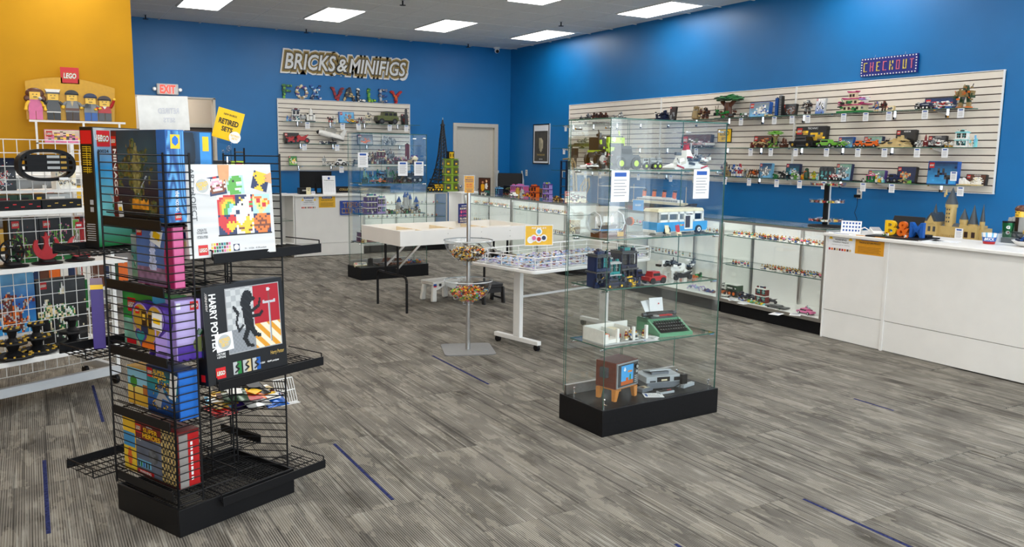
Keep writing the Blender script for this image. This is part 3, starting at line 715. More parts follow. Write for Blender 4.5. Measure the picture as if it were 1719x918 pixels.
def b_truck(t, w, h, d, c, k=0):
    c1, c2, hub = (c+['white', 'lgrey'])[:3]; r = h*.24; mb = MB()
    mb.box((0, 0, h*.36), (w, d*.7, h*.14), 'dgrey').box((w*.18, 0, h*.62), (w*.58, d*.8, h*.40), c1).box((w*.18, 0, h*.84), (w*.5, d*.7, h*.05), c2).box((w*.18, -d*.41, h*.62), (w*.5, .004, h*.1), c2); mb.build('body', t)
    MB().box((-w*.32, 0, h*.62), (w*.26, d*.78, h*.38), c2).box((-w*.34, -d*.38, h*.70), (w*.16, .01, h*.16), 'black').box((-w*.40, 0, h*.42), (w*.18, d*.8, h*.12), c1).build('cabin', t)
    for x in (-w*.33, w*.10, w*.34):
        for y in (-d*.38, d*.38): wheel(t, x, r, r, y, d*.2, 'black', hub)
def b_jeep(t, w, h, d, c, k=0):
    c1, c2, hub = (c+['black', 'dgrey'])[:3]; r = h*.22; mb = MB()
    mb.box((0, 0, h*.42), (w, d, h*.28), c1).box((-w*.34, 0, h*.60), (w*.3, d*.9, h*.10), c1).box((0, 0, h*.25), (w*.96, d*.8, h*.10), c2).box((-w*.5, 0, h*.42), (w*.03, d*.8, h*.2), c2); mb.build('body', t)
    mb = MB().box((w*.12, 0, h*.74), (w*.66, d*.92, h*.34), c1, tp=.93)
    for x in (-w*.08, w*.12, w*.32): mb.box((x, -d*.45, h*.76), (w*.15, .012, h*.2), 'black')
    mb.box((w*.12, 0, h*.94), (w*.6, d*.8, h*.04), 'black').box((w*.12, 0, h*.975), (w*.4, d*.6, h*.05), c2); mb.build('cabin', t)
    for x in (-w*.31, w*.31):
        for y in (-d*.46, d*.46): wheel(t, x, r, r, y, d*.16, 'black', hub)
def b_moto(t, w, h, d, c, k=0):
    c1, c2, hub = (c+['dgrey', 'dgrey'])[:3]; r = h*.30
    MB().prism([(-w*.35, h*.42), (-w*.1, h*.30), (w*.15, h*.34), (w*.36, h*.80), (w*.44, h*.98), (w*.18, h*.80), (-w*.05, h*.72), (-w*.28, h*.9), (-w*.42, h*.72)], -d*.2, d*.2, c1).build('fairing', t)
    MB().box((-.0, 0, h*.36), (w*.34, d*.3, h*.22), c2).cyl((-w*.3, 0, h*.85), (-w*.34, 0, h*.3), .004, 'lgrey', 6).build('frame', t)
    for x in (-w*.34, w*.34): wheel(t, x, r, r, 0, d*.22, 'black', c1)
def b_space(t, w, h, d, c, k=0):
    c1, c2, c3 = (c+['grey', 'red'])[:3]
    mb = MB().add([(-w/2, 0, h*.3), (w*.5, -d*.5, h*.3), (w*.5, d*.5, h*.3), (-w/2, 0, h*.42), (w*.5, -d*.4, h*.48), (w*.5, d*.4, h*.48)], [(0, 1, 2), (3, 5, 4), (0, 3, 4, 1), (1, 4, 5, 2), (2, 5, 3, 0)], c1)
    mb.box((w*.12, 0, h*.55), (w*.42, d*.28, h*.22), c2, tp=.8).box((w*.3, -d*.3, h*.55), (w*.2, d*.12, h*.18), c3); mb.bricks(-w*.2, w*.45, -d*.2, d*.2, h*.42, h*.7, [c1, c2, 'dgrey', c3], 9, k); mb.build('hull', t)
    MB().box((w*.22, 0, h*.80), (w*.2, d*.2, h*.32), c1, tp=.5).box((w*.14, -d*.05, h*.8), (w*.05, d*.15, h*.1), 'black').build('bridge', t)
    MB().cyl((w*.46, -d*.2, h*.42), (w*.53, -d*.2, h*.42), h*.1, 'dgrey', 10).cyl((w*.46, d*.2, h*.42), (w*.53, d*.2, h*.42), h*.1, 'dgrey', 10).build('engine', t)
    MB().box((0, 0, h*.15), (w*.08, d*.2, h*.3), 'black').build('stand', t)
def b_snow(t, w, h, d, c, k=0):
    # wide flat wings with raised armoured cockpit
    c1, c2, c3 = (c+['red', 'dgrey'])[:3]
    MB().prism([(-w*.5, h*.06), (-w*.2, h*.22), (w*.2, h*.22), (w*.5, h*.06), (w*.45, 0), (w*.16, h*.04), (-w*.16, h*.04), (-w*.45, 0)], -d*.35, d*.4, c1).box((-w*.33, -d*.36, h*.10), (w*.18, .008, h*.05), c2, ry=R(15)).box((w*.33, -d*.36, h*.10), (w*.18, .008, h*.05), c2, ry=-R(15)).build('wings', t)
    mb = MB().box((0, 0, h*.36), (w*.36, d*.7, h*.30), c1, tp=.75).box((0, -d*.36, h*.34), (w*.24, .01, h*.08), c3).box((-w*.1, -d*.33, h*.42), (w*.06, .02, h*.06), c3).box((w*.1, -d*.33, h*.42), (w*.06, .02, h*.06), c3); mb.build('body', t)
    MB().box((-.0, 0, h*.62), (w*.17, d*.4, h*.24), c1, tp=.55).box((0, 0, h*.82), (w*.10, d*.2, h*.2), c2, tp=.7).build('turret', t)
    MB().cyl((w*.09, -.05*d, h*.5), (w*.11, -.05*d, h*1.0), .004, 'lgrey', 6).cyl((w*.02, -d*.3, h*.4), (w*.02, -d*.6, h*.4), .005, 'dgrey', 6).build('antenna', t)
def b_shuttle(t, w, h, d, c, k=0):
    a = R(-14); mb = MB(); n = 10
    def P(u, r): return (u*math.cos(a), 0, h*.52+u*math.sin(a))
    L = w*.92; st = [(-.5, .014), (-.44, .038), (-.36, .052), (.3, .056), (.44, .044)]
    for (u0, r0), (u1, r1) in zip(st, st[1:]): mb.cyl(P(u0*L, 0), P(u1*L, 0), r0, 'white', 12, r2=r1)
    mb.cyl(P(-.5*L, 0), P(-.44*L, 0), .0145, 'black', 12, r2=.039); mb.build('fuselage', t)
    mb = MB(); V = lambda u, y, z: (u*L*math.cos(a)-z*math.sin(a), y, h*.52+u*L*math.sin(a)+z*math.cos(a))
    mb.add([V(-.05, -.03, -.03), (V(.40, -.12, -.03)), V(.46, -.03, -.03), V(-.05, .03, -.03), V(.40, .12, -.03), V(.46, .03, -.03), V(-.05, -.03, -.045), V(.40, -.12, -.045), V(.46, -.03, -.045), V(-.05, .03, -.045), V(.40, .12, -.045), V(.46, .03, -.045)],
           [(0, 1, 2, 5, 4, 3), (9, 10, 11, 8, 7, 6), (0, 6, 7, 1), (1, 7, 8, 2), (3, 4, 10, 9), (4, 5, 11, 10)], 'black'); mb.build('wings', t)
    MB().add([V(.28, -.008, .03), V(.40, -.008, .17), V(.50, -.008, .17), V(.46, -.008, .03), V(.28, .008, .03), V(.40, .008, .17), V(.50, .008, .17), V(.46, .008, .03)], [(0, 1, 2, 3), (7, 6, 5, 4), (0, 4, 5, 1), (1, 5, 6, 2), (2, 6, 7, 3)], 'white').build('tail_fin', t)
    mb = MB()
    for s_ in (-1, 1): mb.add([V(-.22, .0, .045), V(-.22, s_*.09, .12), V(.12, s_*.09, .12), V(.12, 0, .045)], [(0, 1, 2, 3), (3, 2, 1, 0)], 'white')
    mb.cyl(V(-.1, 0, .06), V(-.02, 0, .16), .006, 'grey', 6).cyl(V(-.02, 0, .16), V(.1, .02, .13), .018, 'lgrey', 8); mb.build('bay_doors', t)
    MB().box((.04, 0, .02), (.10, .08, .04), 'black').cyl((.04, 0, .04), (.02, 0, h*.45), .01, 'black', 8).build('stand', t)
def b_building(t, w, h, d, c, k=0):
    c1, c2, c3 = (c+['white', 'dgrey'])[:3]; fl_ = max(1, round(h/.10)); z0 = 0; H = h*.84; n = max(2, int(w/.045)); rn = random.Random(k)
    for i in range(fl_):
        z1 = z0+H/fl_; hh = z1-z0; f = MB(); ww_ = w*(1-.05*i); dd = d*.94; f.box((0, d*.1, (z0+z1)/2), (ww_*.96, d*.7, hh-.004), c1)
        for j in range(n+1): f.box((-ww_/2+ww_*j/n, -dd/2+.006, (z0+z1)/2), (w*.045, .012, hh-.004), c1)
        f.box((0, 0, z1-.004), (ww_+.010, d+.010, .008), c2).box((0, -dd/2+.004, z0+hh*.12), (ww_, .010, hh*.2), c1); f.build('storey', t)
        for j in range(n):
            x = -ww_/2+ww_*(j+.5)/n; p = MB().box((x, -dd/2+.012, z0+hh*.54), (ww_/n*.62, .004, hh*.60), 'teal' if rn.random() < .3 else 'black').box((x, -dd/2+.009, z0+hh*.54), (.003, .003, hh*.60), c2).box((x, -dd/2+.009, z0+hh*.56), (ww_/n*.62, .003, .003), c2); p.build('window', t)
        z0 = z1
    r_ = MB().box((0, 0, h*.86), (w*.92, d*.92, h*.03), c2)
    for s_ in (-1, 1): r_.box((s_*w*.34, -d*.3, h*.90), (w*.14, d*.2, h*.10), c1).cyl((s_*w*.34, -d*.3, h*.94), (s_*w*.34, -d*.3, h*.99), .003, c3, 5)
    r_.box((w*.02, 0, h*.91), (w*.36, d*.5, h*.09), c3).box((0, 0, h*.97), (w*.18, d*.3, h*.05), c2); studs(r_, -w*.4, w*.4, d*.3, h*.875, c2); r_.build('roof', t)
def b_tower(t, w, h, d, c, k=0):
    c1, c2 = (c+['grey'])[:2]; mb = MB().box((0, 0, h*.47), (w, min(d, w), h*.94), c1)
    for i in range(int(h/.02)): mb.box((0, -min(d, w)/2, i*.02+.012), (w*.7, .004, .006), c2)
    mb.build('shaft', t); MB().box((0, 0, h*.97), (w*.6, min(d, w)*.6, h*.06), c2, tp=.3).build('spire', t); MB().box((0, 0, .004), (w*1.3, min(d, w)*1.3, .008), 'black').build('base', t)
def b_rocket(t, w, h, d, c, k=0):
    c1, c2 = (c+['black'])[:2]; r = w*.24
    MB().cyl((0, 0, h*.12), (0, 0, h*.70), r, c1, 12).cyl((0, 0, h*.70), (0, 0, h*.95), r, c1, 12, r2=.002).cyl((0, 0, h*.4), (0, 0, h*.45), r*1.03, c2, 12).build('body', t)
    for s_ in (-1, 1): MB().cyl((s_*r*1.6, 0, h*.08), (s_*r*1.6, 0, h*.5), r*.5, c1, 10).cyl((s_*r*1.6, 0, h*.5), (s_*r*1.6, 0, h*.6), r*.5, c2, 10, r2=.001).build('booster', t)
    MB().box((0, 0, h*.04), (w, d*.5, h*.08), 'dgrey').build('pad', t)
def b_robot(t, w, h, d, c, k=0):
    c1, c2, c3 = (c+['dgrey', 'lgrey'])[:3]
    MB().box((0, 0, h*.60), (w*.46, d*.6, h*.26), c1, tp=1.15).box((0, -d*.3, h*.62), (w*.2, .01, h*.12), c3).bricks(-w*.28, w*.28, -d*.35, d*.1, h*.5, h*.76, [c1, c2, c3], 7, k).build('torso', t)
    MB().box((0, 0, h*.86), (w*.24, d*.36, h*.2), c2, tp=.8).box((0, -d*.19, h*.87), (w*.16, .006, h*.05), c3).build('head', t)
    for s_ in (-1, 1):
        MB().box((s_*w*.38, -d*.1, h*.62), (w*.16, d*.3, h*.2), c1, ry=s_*R(12)).box((s_*w*.44, -d*.25, h*.46), (w*.12, d*.5, h*.1), c2).build('arm', t)
        MB().box((s_*w*.18, 0, h*.32), (w*.16, d*.3, h*.3), c2, ry=-s_*R(8)).box((s_*w*.21, -d*.06, h*.13), (w*.18, d*.3, h*.2), c1).box((s_*w*.22, -d*.1, h*.02), (w*.26, d*.55, h*.05), c3).build('leg', t)
def b_creature(t, w, h, d, c, k=0):
    c1, c2, c3 = (c+['dgrey', 'white'])[:3]
    MB().box((0, 0, h*.45), (w*.5, d*.5, h*.34), c1, tp=.8).box((w*.32, 0, h*.45), (w*.3, d*.26, h*.14), c1, ry=R(20)).box((-.04*w, 0, h*.66), (w*.3, d*.1, h*.12), c2, tp=.4).build('body', t)
    MB().box((-w*.36, 0, h*.66), (w*.26, d*.36, h*.28), c1, tp=.8).box((-w*.48, 0, h*.58), (w*.14, d*.26, h*.1), c2).ball((-w*.38, -d*.18, h*.72), h*.035, c3, 6, 4).build('head', t)
    for x in (-w*.2, w*.2):
        for y in (-d*.25, d*.25): MB().box((x, y, h*.17), (w*.10, d*.14, h*.34), c2 if k % 2 else c1, tp=.9).build('leg', t)
def b_spider(t, w, h, d, c, k=0):
    c1, c2 = (c+['black'])[:2]; MB().ball((0, 0, h*.5), h*.32, c1, 10, 6, sz=(1.3, 1, .9)).box((0, -d*.2, h*.5), (w*.1, d*.2, h*.2), c2).build('body', t)
    for s_ in (-1, 1):
        for a in (-.5, 0, .5): MB().wire([(s_*w*.1, a*d*.3, h*.5), (s_*w*.32, a*d*.8, h*.85), (s_*w*.48, a*d, 0)], .005, c2, 5).build('leg', t)
def b_tree(t, w, h, d, c, k=0):
    c1, c2, c3 = (c+['brown', 'dgreen'])[:3]; rn = random.Random(k)
    mb = MB().cyl((0, 0, 0), (0, 0, h*.6), w*.14, c2, 8, r2=w*.10)
    for a in range(5): mb.box((math.cos(a*1.26)*w*.14, math.sin(a*1.26)*w*.12, h*.06), (w*.12, w*.10, h*.14), c2, rz=a)
    for s_ in (-1, 1): mb.cyl((0, 0, h*.4), (s_*w*.26, 0, h*.66), w*.06, c2, 6)
    mb.build('trunk', t); mb = MB()
    for i in range(70):
        a = rn.uniform(0, 2*PI); rr = math.sqrt(rn.random()); x = math.cos(a)*rr*w*.45; y = math.sin(a)*rr*min(w, d*1.5)*.4; z = h*(.68+.24*rn.random()*(1-.5*rr))
        mb.box((x, y, z), (w*.16, w*.13, h*.035), rn.choice([c1, c1, c3]), rz=rn.uniform(0, 3), rx=rn.uniform(-.3, .3))
    mb.build('foliage', t); mb = MB().box((0, 0, h*.012), (w*.8, d*.7, h*.025), c3); mb.build('base', t)
def b_boat(t, w, h, d, c, k=0):
    c1, c2, c3 = (c+['tan', 'white'])[:3]
    MB().prism([(-w*.5, h*.30), (-w*.38, 0), (w*.40, 0), (w*.5, h*.36), (w*.3, h*.26), (-w*.3, h*.24)], -d*.3, d*.3, c1).box((0, 0, h*.26), (w*.7, d*.5, h*.03), c2).build('hull', t)
    MB().cyl((-w*.1, 0, h*.2), (-w*.1, 0, h), .004, c2, 6).cyl((w*.2, 0, h*.2), (w*.2, 0, h*.85), .004, c2, 6).build('mast', t)
    MB().prism([(-w*.28, h*.42), (w*.06, h*.42), (w*.02, h*.9), (-w*.22, h*.9)], -.003, .003, c3).prism([(w*.10, h*.42), (w*.36, h*.42), (w*.3, h*.78), (w*.14, h*.78)], -.003, .003, c3).build('sail', t)
def b_castle(t, w, h, d, c, k=0):
    c1, c2 = (c+['dgrey'])[:2]
    mb = MB().box((0, 0, h*.16), (w*.9, d*.7, h*.32), c1)
    for i in range(int(w/.03)): mb.box((-w*.43+i*.03, -d*.35, h*.34), (.014, .012, h*.03), c1)
    mb.box((0, -d*.36, h*.12), (w*.12, .01, h*.18), 'dgrey'); mb.build('walls', t)
    for x, hh, r in ((-w*.4, .5, .09), (-w*.12, .72, .08), (w*.12, .62, .07), (w*.4, .48, .09), (0, .8, .055)):
        tt = MB().cyl((x, 0, 0), (x, 0, h*hh), w*r, c1, 10).build('turret', t); MB().cyl((x, 0, h*hh), (x, 0, min(h, h*(hh+.28))), w*r*1.25, c2, 10, r2=.001).build('cone_roof', tt)
def b_pagoda(t, w, h, d, c, k=0):
    c1, c2, c3 = (c+['magenta', 'green'])[:3]; MB().box((0, 0, .01), (w, d, .02), c3).build('base', t)
    for i, (ww_, z) in enumerate(((.9, .02/h), (.66, .38), (.32, .70))):
        hh = .26; mb = MB().box((-.04*w*i, 0, h*(z+hh/2)), (w*ww_*.8, d*ww_*.8, h*hh), c1); n = 4-i
        for j in range(n): mb.box(((j+.5)/n*w*ww_*.7-w*ww_*.35-.04*w*i, -d*ww_*.4, h*(z+hh*.45)), (w*.08, .006, h*hh*.5), 'dbrown')
        mb.build('storey', t); MB().box((-.04*w*i, 0, h*(z+hh+.02)), (w*ww_, d*ww_, h*.05), c2, tp=.8).box((-.04*w*i-w*ww_*.5, 0, h*(z+hh+.05)), (w*.05, d*ww_, h*.05), c2).box((-.04*w*i+w*ww_*.5, 0, h*(z+hh+.05)), (w*.05, d*ww_, h*.05), c2).build('roof', t)
    mb = MB(); mb.bricks(w*.15, w*.5, -d*.3, d*.3, h*.45, h*.75, ['pink', 'pink', 'lilac', 'white'], 10, 3); mb.build('blossom', t)
def b_arch(t, w, h, d, c, k=0):
    c1, c2 = (c+['aqua'])[:2]; n = 3; mb = MB()
    for i in range(n+1): mb.box((-w/2+i*w/n, 0, h*.42), (w*.07, d*.5, h*.84), c1)
    for i in range(n): mb.box((-w/2+(i+.5)*w/n, d*.1, h*.4), (w/n*.8, d*.2, h*.7), c2)
    for i in range(n): mb.cyl((-w/2+(i+.5)*w/n, -d*.25, h*.82), (-w/2+(i+.5)*w/n, d*.25, h*.82), w/n*.5, c1, 14)
    mb.box((0, 0, h*.02), (w*1.05, d*.6, h*.04), 'dgrey').build('arcade', t)
    MB().box((w*.1, -d*.2, h*.1), (w*.3, d*.1, h*.12), 'red').build('bench', t)
def b_pieces(t, w, h, d, c, k=0):
    rn = random.Random(k); n = max(2, int(w/.035))
    for i in range(n):
        x = (i+.5)/n*w-w/2; hh = h*rn.uniform(.5, 1); mb = MB(); col = c[i % len(c)]; c2 = c[(i+1) % len(c)]
        mb.box((x, 0, hh*.35), (w/n*.7, d*.35, hh*.7), col).box((x, -.01, hh*.8), (w/n*.45, d*.25, hh*.4), c2, tp=.7).box((x-.005, -d*.2, hh*.5), (w/n*.3, .01, hh*.2), rn.choice(c)); mb.build('piece', t)
def b_bust(t, w, h, d, c, k=0):
    c1, c2 = (c+['tan'])[:2]; mb = MB().lathe([(w*.3, 0), (w*.5, h*.1), (w*.46, h*.5), (w*.3, h*.8), (w*.34, h*.92), (w*.1, h)], pl(c1), 10, close=True)
    for i in range(6): mb.box((math.cos(i)*w*.4, -abs(math.sin(i))*w*.3, h*(.15+.11*i)), (w*.2, w*.2, h*.05), c2)
    mb.build('figure_body', t)
def b_wedge(t, w, h, d, c, k=0):
    c1, c2 = (c+['dgrey'])[:2]; mb = MB()
    for i in range(4): mb.prism([(-w*.5+w*.12*i, h*.2*i), (w*.5, h*.2*i), (w*.5-.02*i, h*.2*(i+1)), (-w*.3+w*.12*i, h*.2*(i+1))], -d*.45+d*.09*i, d*.45-d*.09*i, c1)
    mb.build('hull', t); MB().box((w*.22, 0, h*.88), (w*.18, d*.2, h*.2), c1).box((w*.2, 0, h*.98), (w*.1, d*.3, h*.06), c2).build('bridge', t)
def b_opera(t, w, h, d, c, k=0):
    MB().box((0, 0, h*.08), (w, d*.9, h*.16), 'tan').build('platform', t); 
    for i, x in enumerate((-.38, -.24, -.1, .12, .26, .38)):
        hh = h*(.5+.32*math.sin(i*1.3+.6)); MB().prism([(w*x-w*.09, h*.16), (w*x+w*.09, h*.16), (w*x+w*.05, h*.16+hh*.6), (w*x-w*.08, h*.16+hh)], -d*.2+.01*i, d*.15, 'white').build('shell', t)
def b_box(t, w, h, d, c, k=0, tilt=-.12, words=None):
    # retail box leaning back: body, printed front, badge
    c1 = c[0]; dd = max(.028, min(.06, w*.2)); body = MB().box((0, 0, h/2), (w, dd, h), c1).build('carton', t); body.rotation_euler = (tilt, 0, 0); body.location = (0, 0, 0)
    e = .006; a = art('front_print', w-2*e, h-2*e, scene_art(c[1:3] if len(c) > 2 else [c1, c1], c[3:] or ['white', 'grey', c1], k, 4, .52), 12, 10, body, (-w/2+e, -dd/2-.0008, e))
    logo(body, -w/2+w*.13, h-w*.13, w*.17, -dd/2-.0018, words=w > .15)
    if words: lettering(body, [(words, w*.06, h*.9, w*.34, h*.09, WHI)], y=-dd/2-.002)
    return body
GREEB = dict(truck=(.3, .9), space=(.25, .7), snow=(.2, .6), building=(.03, .5), robot=(.3, .9), creature=(.3, .8), castle=(.05, .35), pagoda=(.05, .6), bust=(.1, .8), wedge=(.1, .8), pieces=(.1, .8), tree=(.05, .3), boat=(.1, .4), spider=(.3, .7), arch=(.05, .4))
KINDS = dict(car=b_car, truck=b_truck, jeep=b_jeep, moto=b_moto, space=b_space, snow=b_snow, shuttle=b_shuttle, building=b_building, tower=b_tower, rocket=b_rocket, robot=b_robot, creature=b_creature,
    spider=b_spider, tree=b_tree, boat=b_boat, castle=b_castle, pagoda=b_pagoda, arch=b_arch, pieces=b_pieces, bust=b_bust, wedge=b_wedge, opera=b_opera)
NAMEK = dict(car='toy_car', truck='toy_truck', jeep='toy_jeep', moto='toy_motorcycle', space='toy_spaceship', snow='toy_spaceship', shuttle='toy_shuttle', building='toy_building', tower='toy_tower', rocket='toy_rocket',
    robot='toy_robot', creature='toy_creature', spider='toy_spider', tree='toy_tree', boat='toy_ship', castle='toy_castle', pagoda='toy_pagoda', arch='toy_arcade', pieces='toy_figures', bust='toy_statue', wedge='toy_spaceship', opera='toy_building', box='toy_box')
seedn = [0]
def toy(kind, w, h, d, cols, loc, rz, label, group=None, **kw):
    seedn[0] += 1; cat = {'box': 'boxed toy'}.get(kind, 'toy model')
    t = thing(NAMEK[kind], label, cat, loc, rz, group)
    if kind == 'box': b_box(t, w, h, d, cols.split() if isinstance(cols, str) else cols, seedn[0], **kw)
    else:
        KINDS[kind](t, w, h, d, cols.split(), seedn[0])
        if kind in GREEB:
            rn = random.Random(seedn[0]+77); cl = cols.split()+['black', 'dgrey', cols.split()[0]]; mb = MB(); fz = GREEB[kind]
            for i in range(16 if w > .12 else 9):
                bw = w*rn.uniform(.05, .13); bh = h*rn.uniform(.05, .12); x = rn.uniform(-.42, .42)*w; z = h*rn.uniform(*fz)
                mb.box((x, -d*rn.uniform(.25, .5)*(1-.4*abs(x)/w), z), (bw, d*.16, bh), rn.choice(cl), rz=rn.uniform(-.3, .3), ry=rn.uniform(-.25, .25))
                if i % 3 == 0: mb.cyl((x, -d*.3, z), (x+rn.uniform(-.1, .1)*w, -d*.35, min(h, z+h*.2)), min(.004, h*.02), rn.choice(cl), 5)
            o = mb.build('brick_detail', t); o['kind'] = 'stuff'
    return t
# price cards hanging from the shelf edges
cmb = MB().bx(-.034, .034, -.0015, 0, -.092, 0, PAPER).bx(-.022, .022, -.0022, -.0015, -.018, -.006, INKB)
for i in range(6): cmb.bx(-.024, .024-.006*(i % 2), -.002, -.0015, -.03-.009*i, -.027-.009*i, CARDC)
CARD = cmb.mesh('price_card')
def card(loc, rz, label, group, s=1):
    o = link(CARD, 'price_card', None, loc, (0, 0, rz)); o.scale = (s, s, s); return tag(o, label, 'price card', group)

# ---------------- right slatwall
def shelf_right(items, z, X=8.16):
    for it in items:
        kind, x1, x2, yt, cols, lab = it[:6]; kw = it[6] if len(it) > 6 else {}
        XX = X+kw.pop('dx', 0); yc = .5*(x1+x2)
        d = ray(x1, 200); ya = XX*d.y/d.x; d = ray(x2, 200); yb = XX*d.y/d.x
        top = AX(yc, yt, XX).z; w = abs(ya-yb); h = max(.03, top-z-.009); 
        toy(kind, w, h, min(.20, max(.05, w*.55)), cols, (XX, (ya+yb)/2, z+.009), -PI/2, lab, 'models on the right slatwall shelves' if kind != 'box' else 'boxed sets on the right slatwall shelves', **kw)
Z1, Z2, Z3 = 2.125, 1.735, 1.355
shelf_right([
 ('space', 975, 992, 190, 'grey lgrey dgrey', 'grey domed toy ship peeking over the left end of the near glass showcase'),
 ('pieces', 997, 1021, 188, 'brown dbrown', 'row of brown toy pieces just above the near glass showcase top'),
 ('space', 1032, 1047, 187, 'grey white grey', 'small grey toy ship above the near glass showcase top, left of the navy wedge'),
 ('wedge', 1101, 1122, 185, 'navy white', 'navy toy wedge ship at the top shelf, left of the tan statue'),
 ('box', 1124, 1134, 179, 'black black dbrown grey', 'narrow dark box on the top shelf between navy wedge and tan statue'),
 ('bust', 1163, 1174, 178, 'dtan grey', 'tan and grey egg shaped toy statue left of the tree model'),
 ('robot', 1176, 1192, 180, 'brown dbrown tan', 'thin brown toy creature standing directly left of the big tree model'),
 ('tree', 1201, 1242, 154, 'green brown dgreen', 'large brick tree with wide green crown on the top shelf'),
 ('truck', 1243, 1252, 188, 'white green', 'tiny white and green toy truck beside the big tree model'),
 ('box', 1259, 1292, 172, 'blue lblue grey white blue lgrey', 'blue boxed set on the top shelf right of the big tree', dict(dx=.06)),
 ('pieces', 1283, 1297, 190, 'tan cream', 'small tan toy pieces in front of the blue box beside the tall blue tower'),
 ('tower', 1301.5, 1305.5, 163, 'blue dblue', 'slim blue brick skyscraper on the top shelf'),
 ('tower', 1308, 1313, 159, 'black lgrey', 'slim black and white brick skyscraper next to the blue one'),
 ('box', 1313, 1336, 175, 'black black dgrey brown grey', 'black boxed set right of the two slim towers', dict(dx=.05)),
 ('robot', 1347, 1363, 167, 'dbrown grey white', 'brown and white toy robot at the top shelf left of the white and blue box'),
 ('box', 1368, 1384, 165, 'lgrey blue white black white grey', 'upright grey box with a blue top on the top shelf'),
 ('pagoda', 1412, 1456, 154, 'cream magenta green', 'pink roofed brick pagoda on the top shelf'),
 ('robot', 1466, 1475, 170, 'tan blue orange', 'small tan and blue toy figure right of the pagoda'),
 ('robot', 1477, 1488, 169, 'dbrown brown dred', 'small dark brown winged toy figure right of the pagoda'),
 ('box', 1487, 1500, 178, 'tan cream cream dgrey', 'small tan plaque box at the top shelf, right of the brown winged figure'),
 ('truck', 1537, 1563, 171, 'dblue lgrey', 'blue and grey toy truck in front of the long blue box'),
 ('box', 1552, 1600, 165, 'dblue blue dblue white red lgrey', 'long blue boxed set near the right end of the top shelf', dict(dx=.09)),
 ('space', 1567, 1597, 169, 'white red grey', 'white and red toy jet in front of the long blue box', dict(dx=-.03)),
 ('robot', 1602, 1634, 142, 'dtan dgreen orange', 'tall camouflage toy robot with orange feet at the right end of the top shelf')], Z1)
shelf_right([
 ('truck', 1150, 1196, 238, 'white red', 'white toy camper truck in front of the dark box, seen through the near showcase'),
 ('box', 1147, 1196, 226, 'black dbrown brown olive white dred', 'dark boxed set on the middle shelf behind the near showcase', dict(dx=.09)),
 ('jeep', 962, 992, 240, 'olive white', 'olive and white toy vehicle at the far end of the middle shelf'),
 ('space', 973, 988, 230, 'grey white', 'small grey toy ship at the far end of the middle shelf', dict(dx=.07)),
 ('box', 1269, 1299, 228, 'black dbrown brown orange brown tan', 'dark brown boxed set on the middle shelf left of the small tree', dict(dx=.07)),
 ('pieces', 1264, 1296, 236, 'brown dred tan dbrown', 'row of brown and red toy pieces left of the small green tree'),
 ('tree', 1293, 1314, 215, 'lgreen dtan lgreen', 'small bright green brick tree on the middle shelf'),
 ('boat', 1312, 1325, 230, 'brown dbrown brown', 'small brown toy boat right of the small green tree'),
 ('box', 1338, 1389, 212, 'black black black yellow dgrey gold', 'large black boxed set with a yellow vehicle picture on the middle shelf', dict(dx=.09, words='TECHNIC')),
 ('car', 1334, 1374, 229, 'black yellow gold', 'black and yellow toy buggy in front of the large black box'),
 ('car', 1378, 1407, 234, 'lgreen brown', 'low green toy car right of the black and yellow buggy'),
 ('box', 1411, 1436, 230, 'blue lblue dblue white grey lgreen', 'blue boxed set on the middle shelf between green and orange cars', dict(dx=.06)),
 ('car', 1409, 1420, 238, 'lgreen white', 'small green toy car in front of the blue box'),
 ('car', 1437, 1453, 236, 'orange black', 'small orange toy car left of the orange car box'),
 ('box', 1454, 1485, 229, 'dblue lblue sand orange orange dred', 'boxed set with an orange car picture on the middle shelf', dict(dx=.08)),
 ('car', 1453, 1480, 237, 'orange dred', 'low orange sports car model in front of its box'),
 ('wedge', 1482, 1528, 229, 'tan dtan', 'long tan wedge toy ship on the middle shelf'),
 ('box', 1507, 1540, 218, 'black black black tan dgrey', 'black boxed set behind the tan wedge ship', dict(dx=.10, words='ARCHITECTURE')),
 ('robot', 1540, 1553, 235, 'white lgrey', 'white toy robot right of the tan wedge ship'),
 ('rocket', 1553, 1561, 224, 'dred white', 'small dark red and white brick rocket'),
 ('box', 1562, 1592, 228, 'black black dgrey white grey', 'black boxed set right of the dark red rocket', dict(dx=.09, words='ARCHITECTURE')),
 ('space', 1562, 1586, 234, 'white grey dred', 'white and grey toy ship in front of the black box beside the rocket'),
 ('creature', 1587, 1606, 235, 'white gold black', 'white and gold toy creature left of the tall white building'),
 ('building', 1609, 1628, 217, 'white aqua black', 'tall white and teal toy building on the middle shelf'),
 ('pieces', 1630, 1645, 226, 'white aqua lblue tan', 'small white and teal toy pieces at the right end of the middle shelf')], Z2)
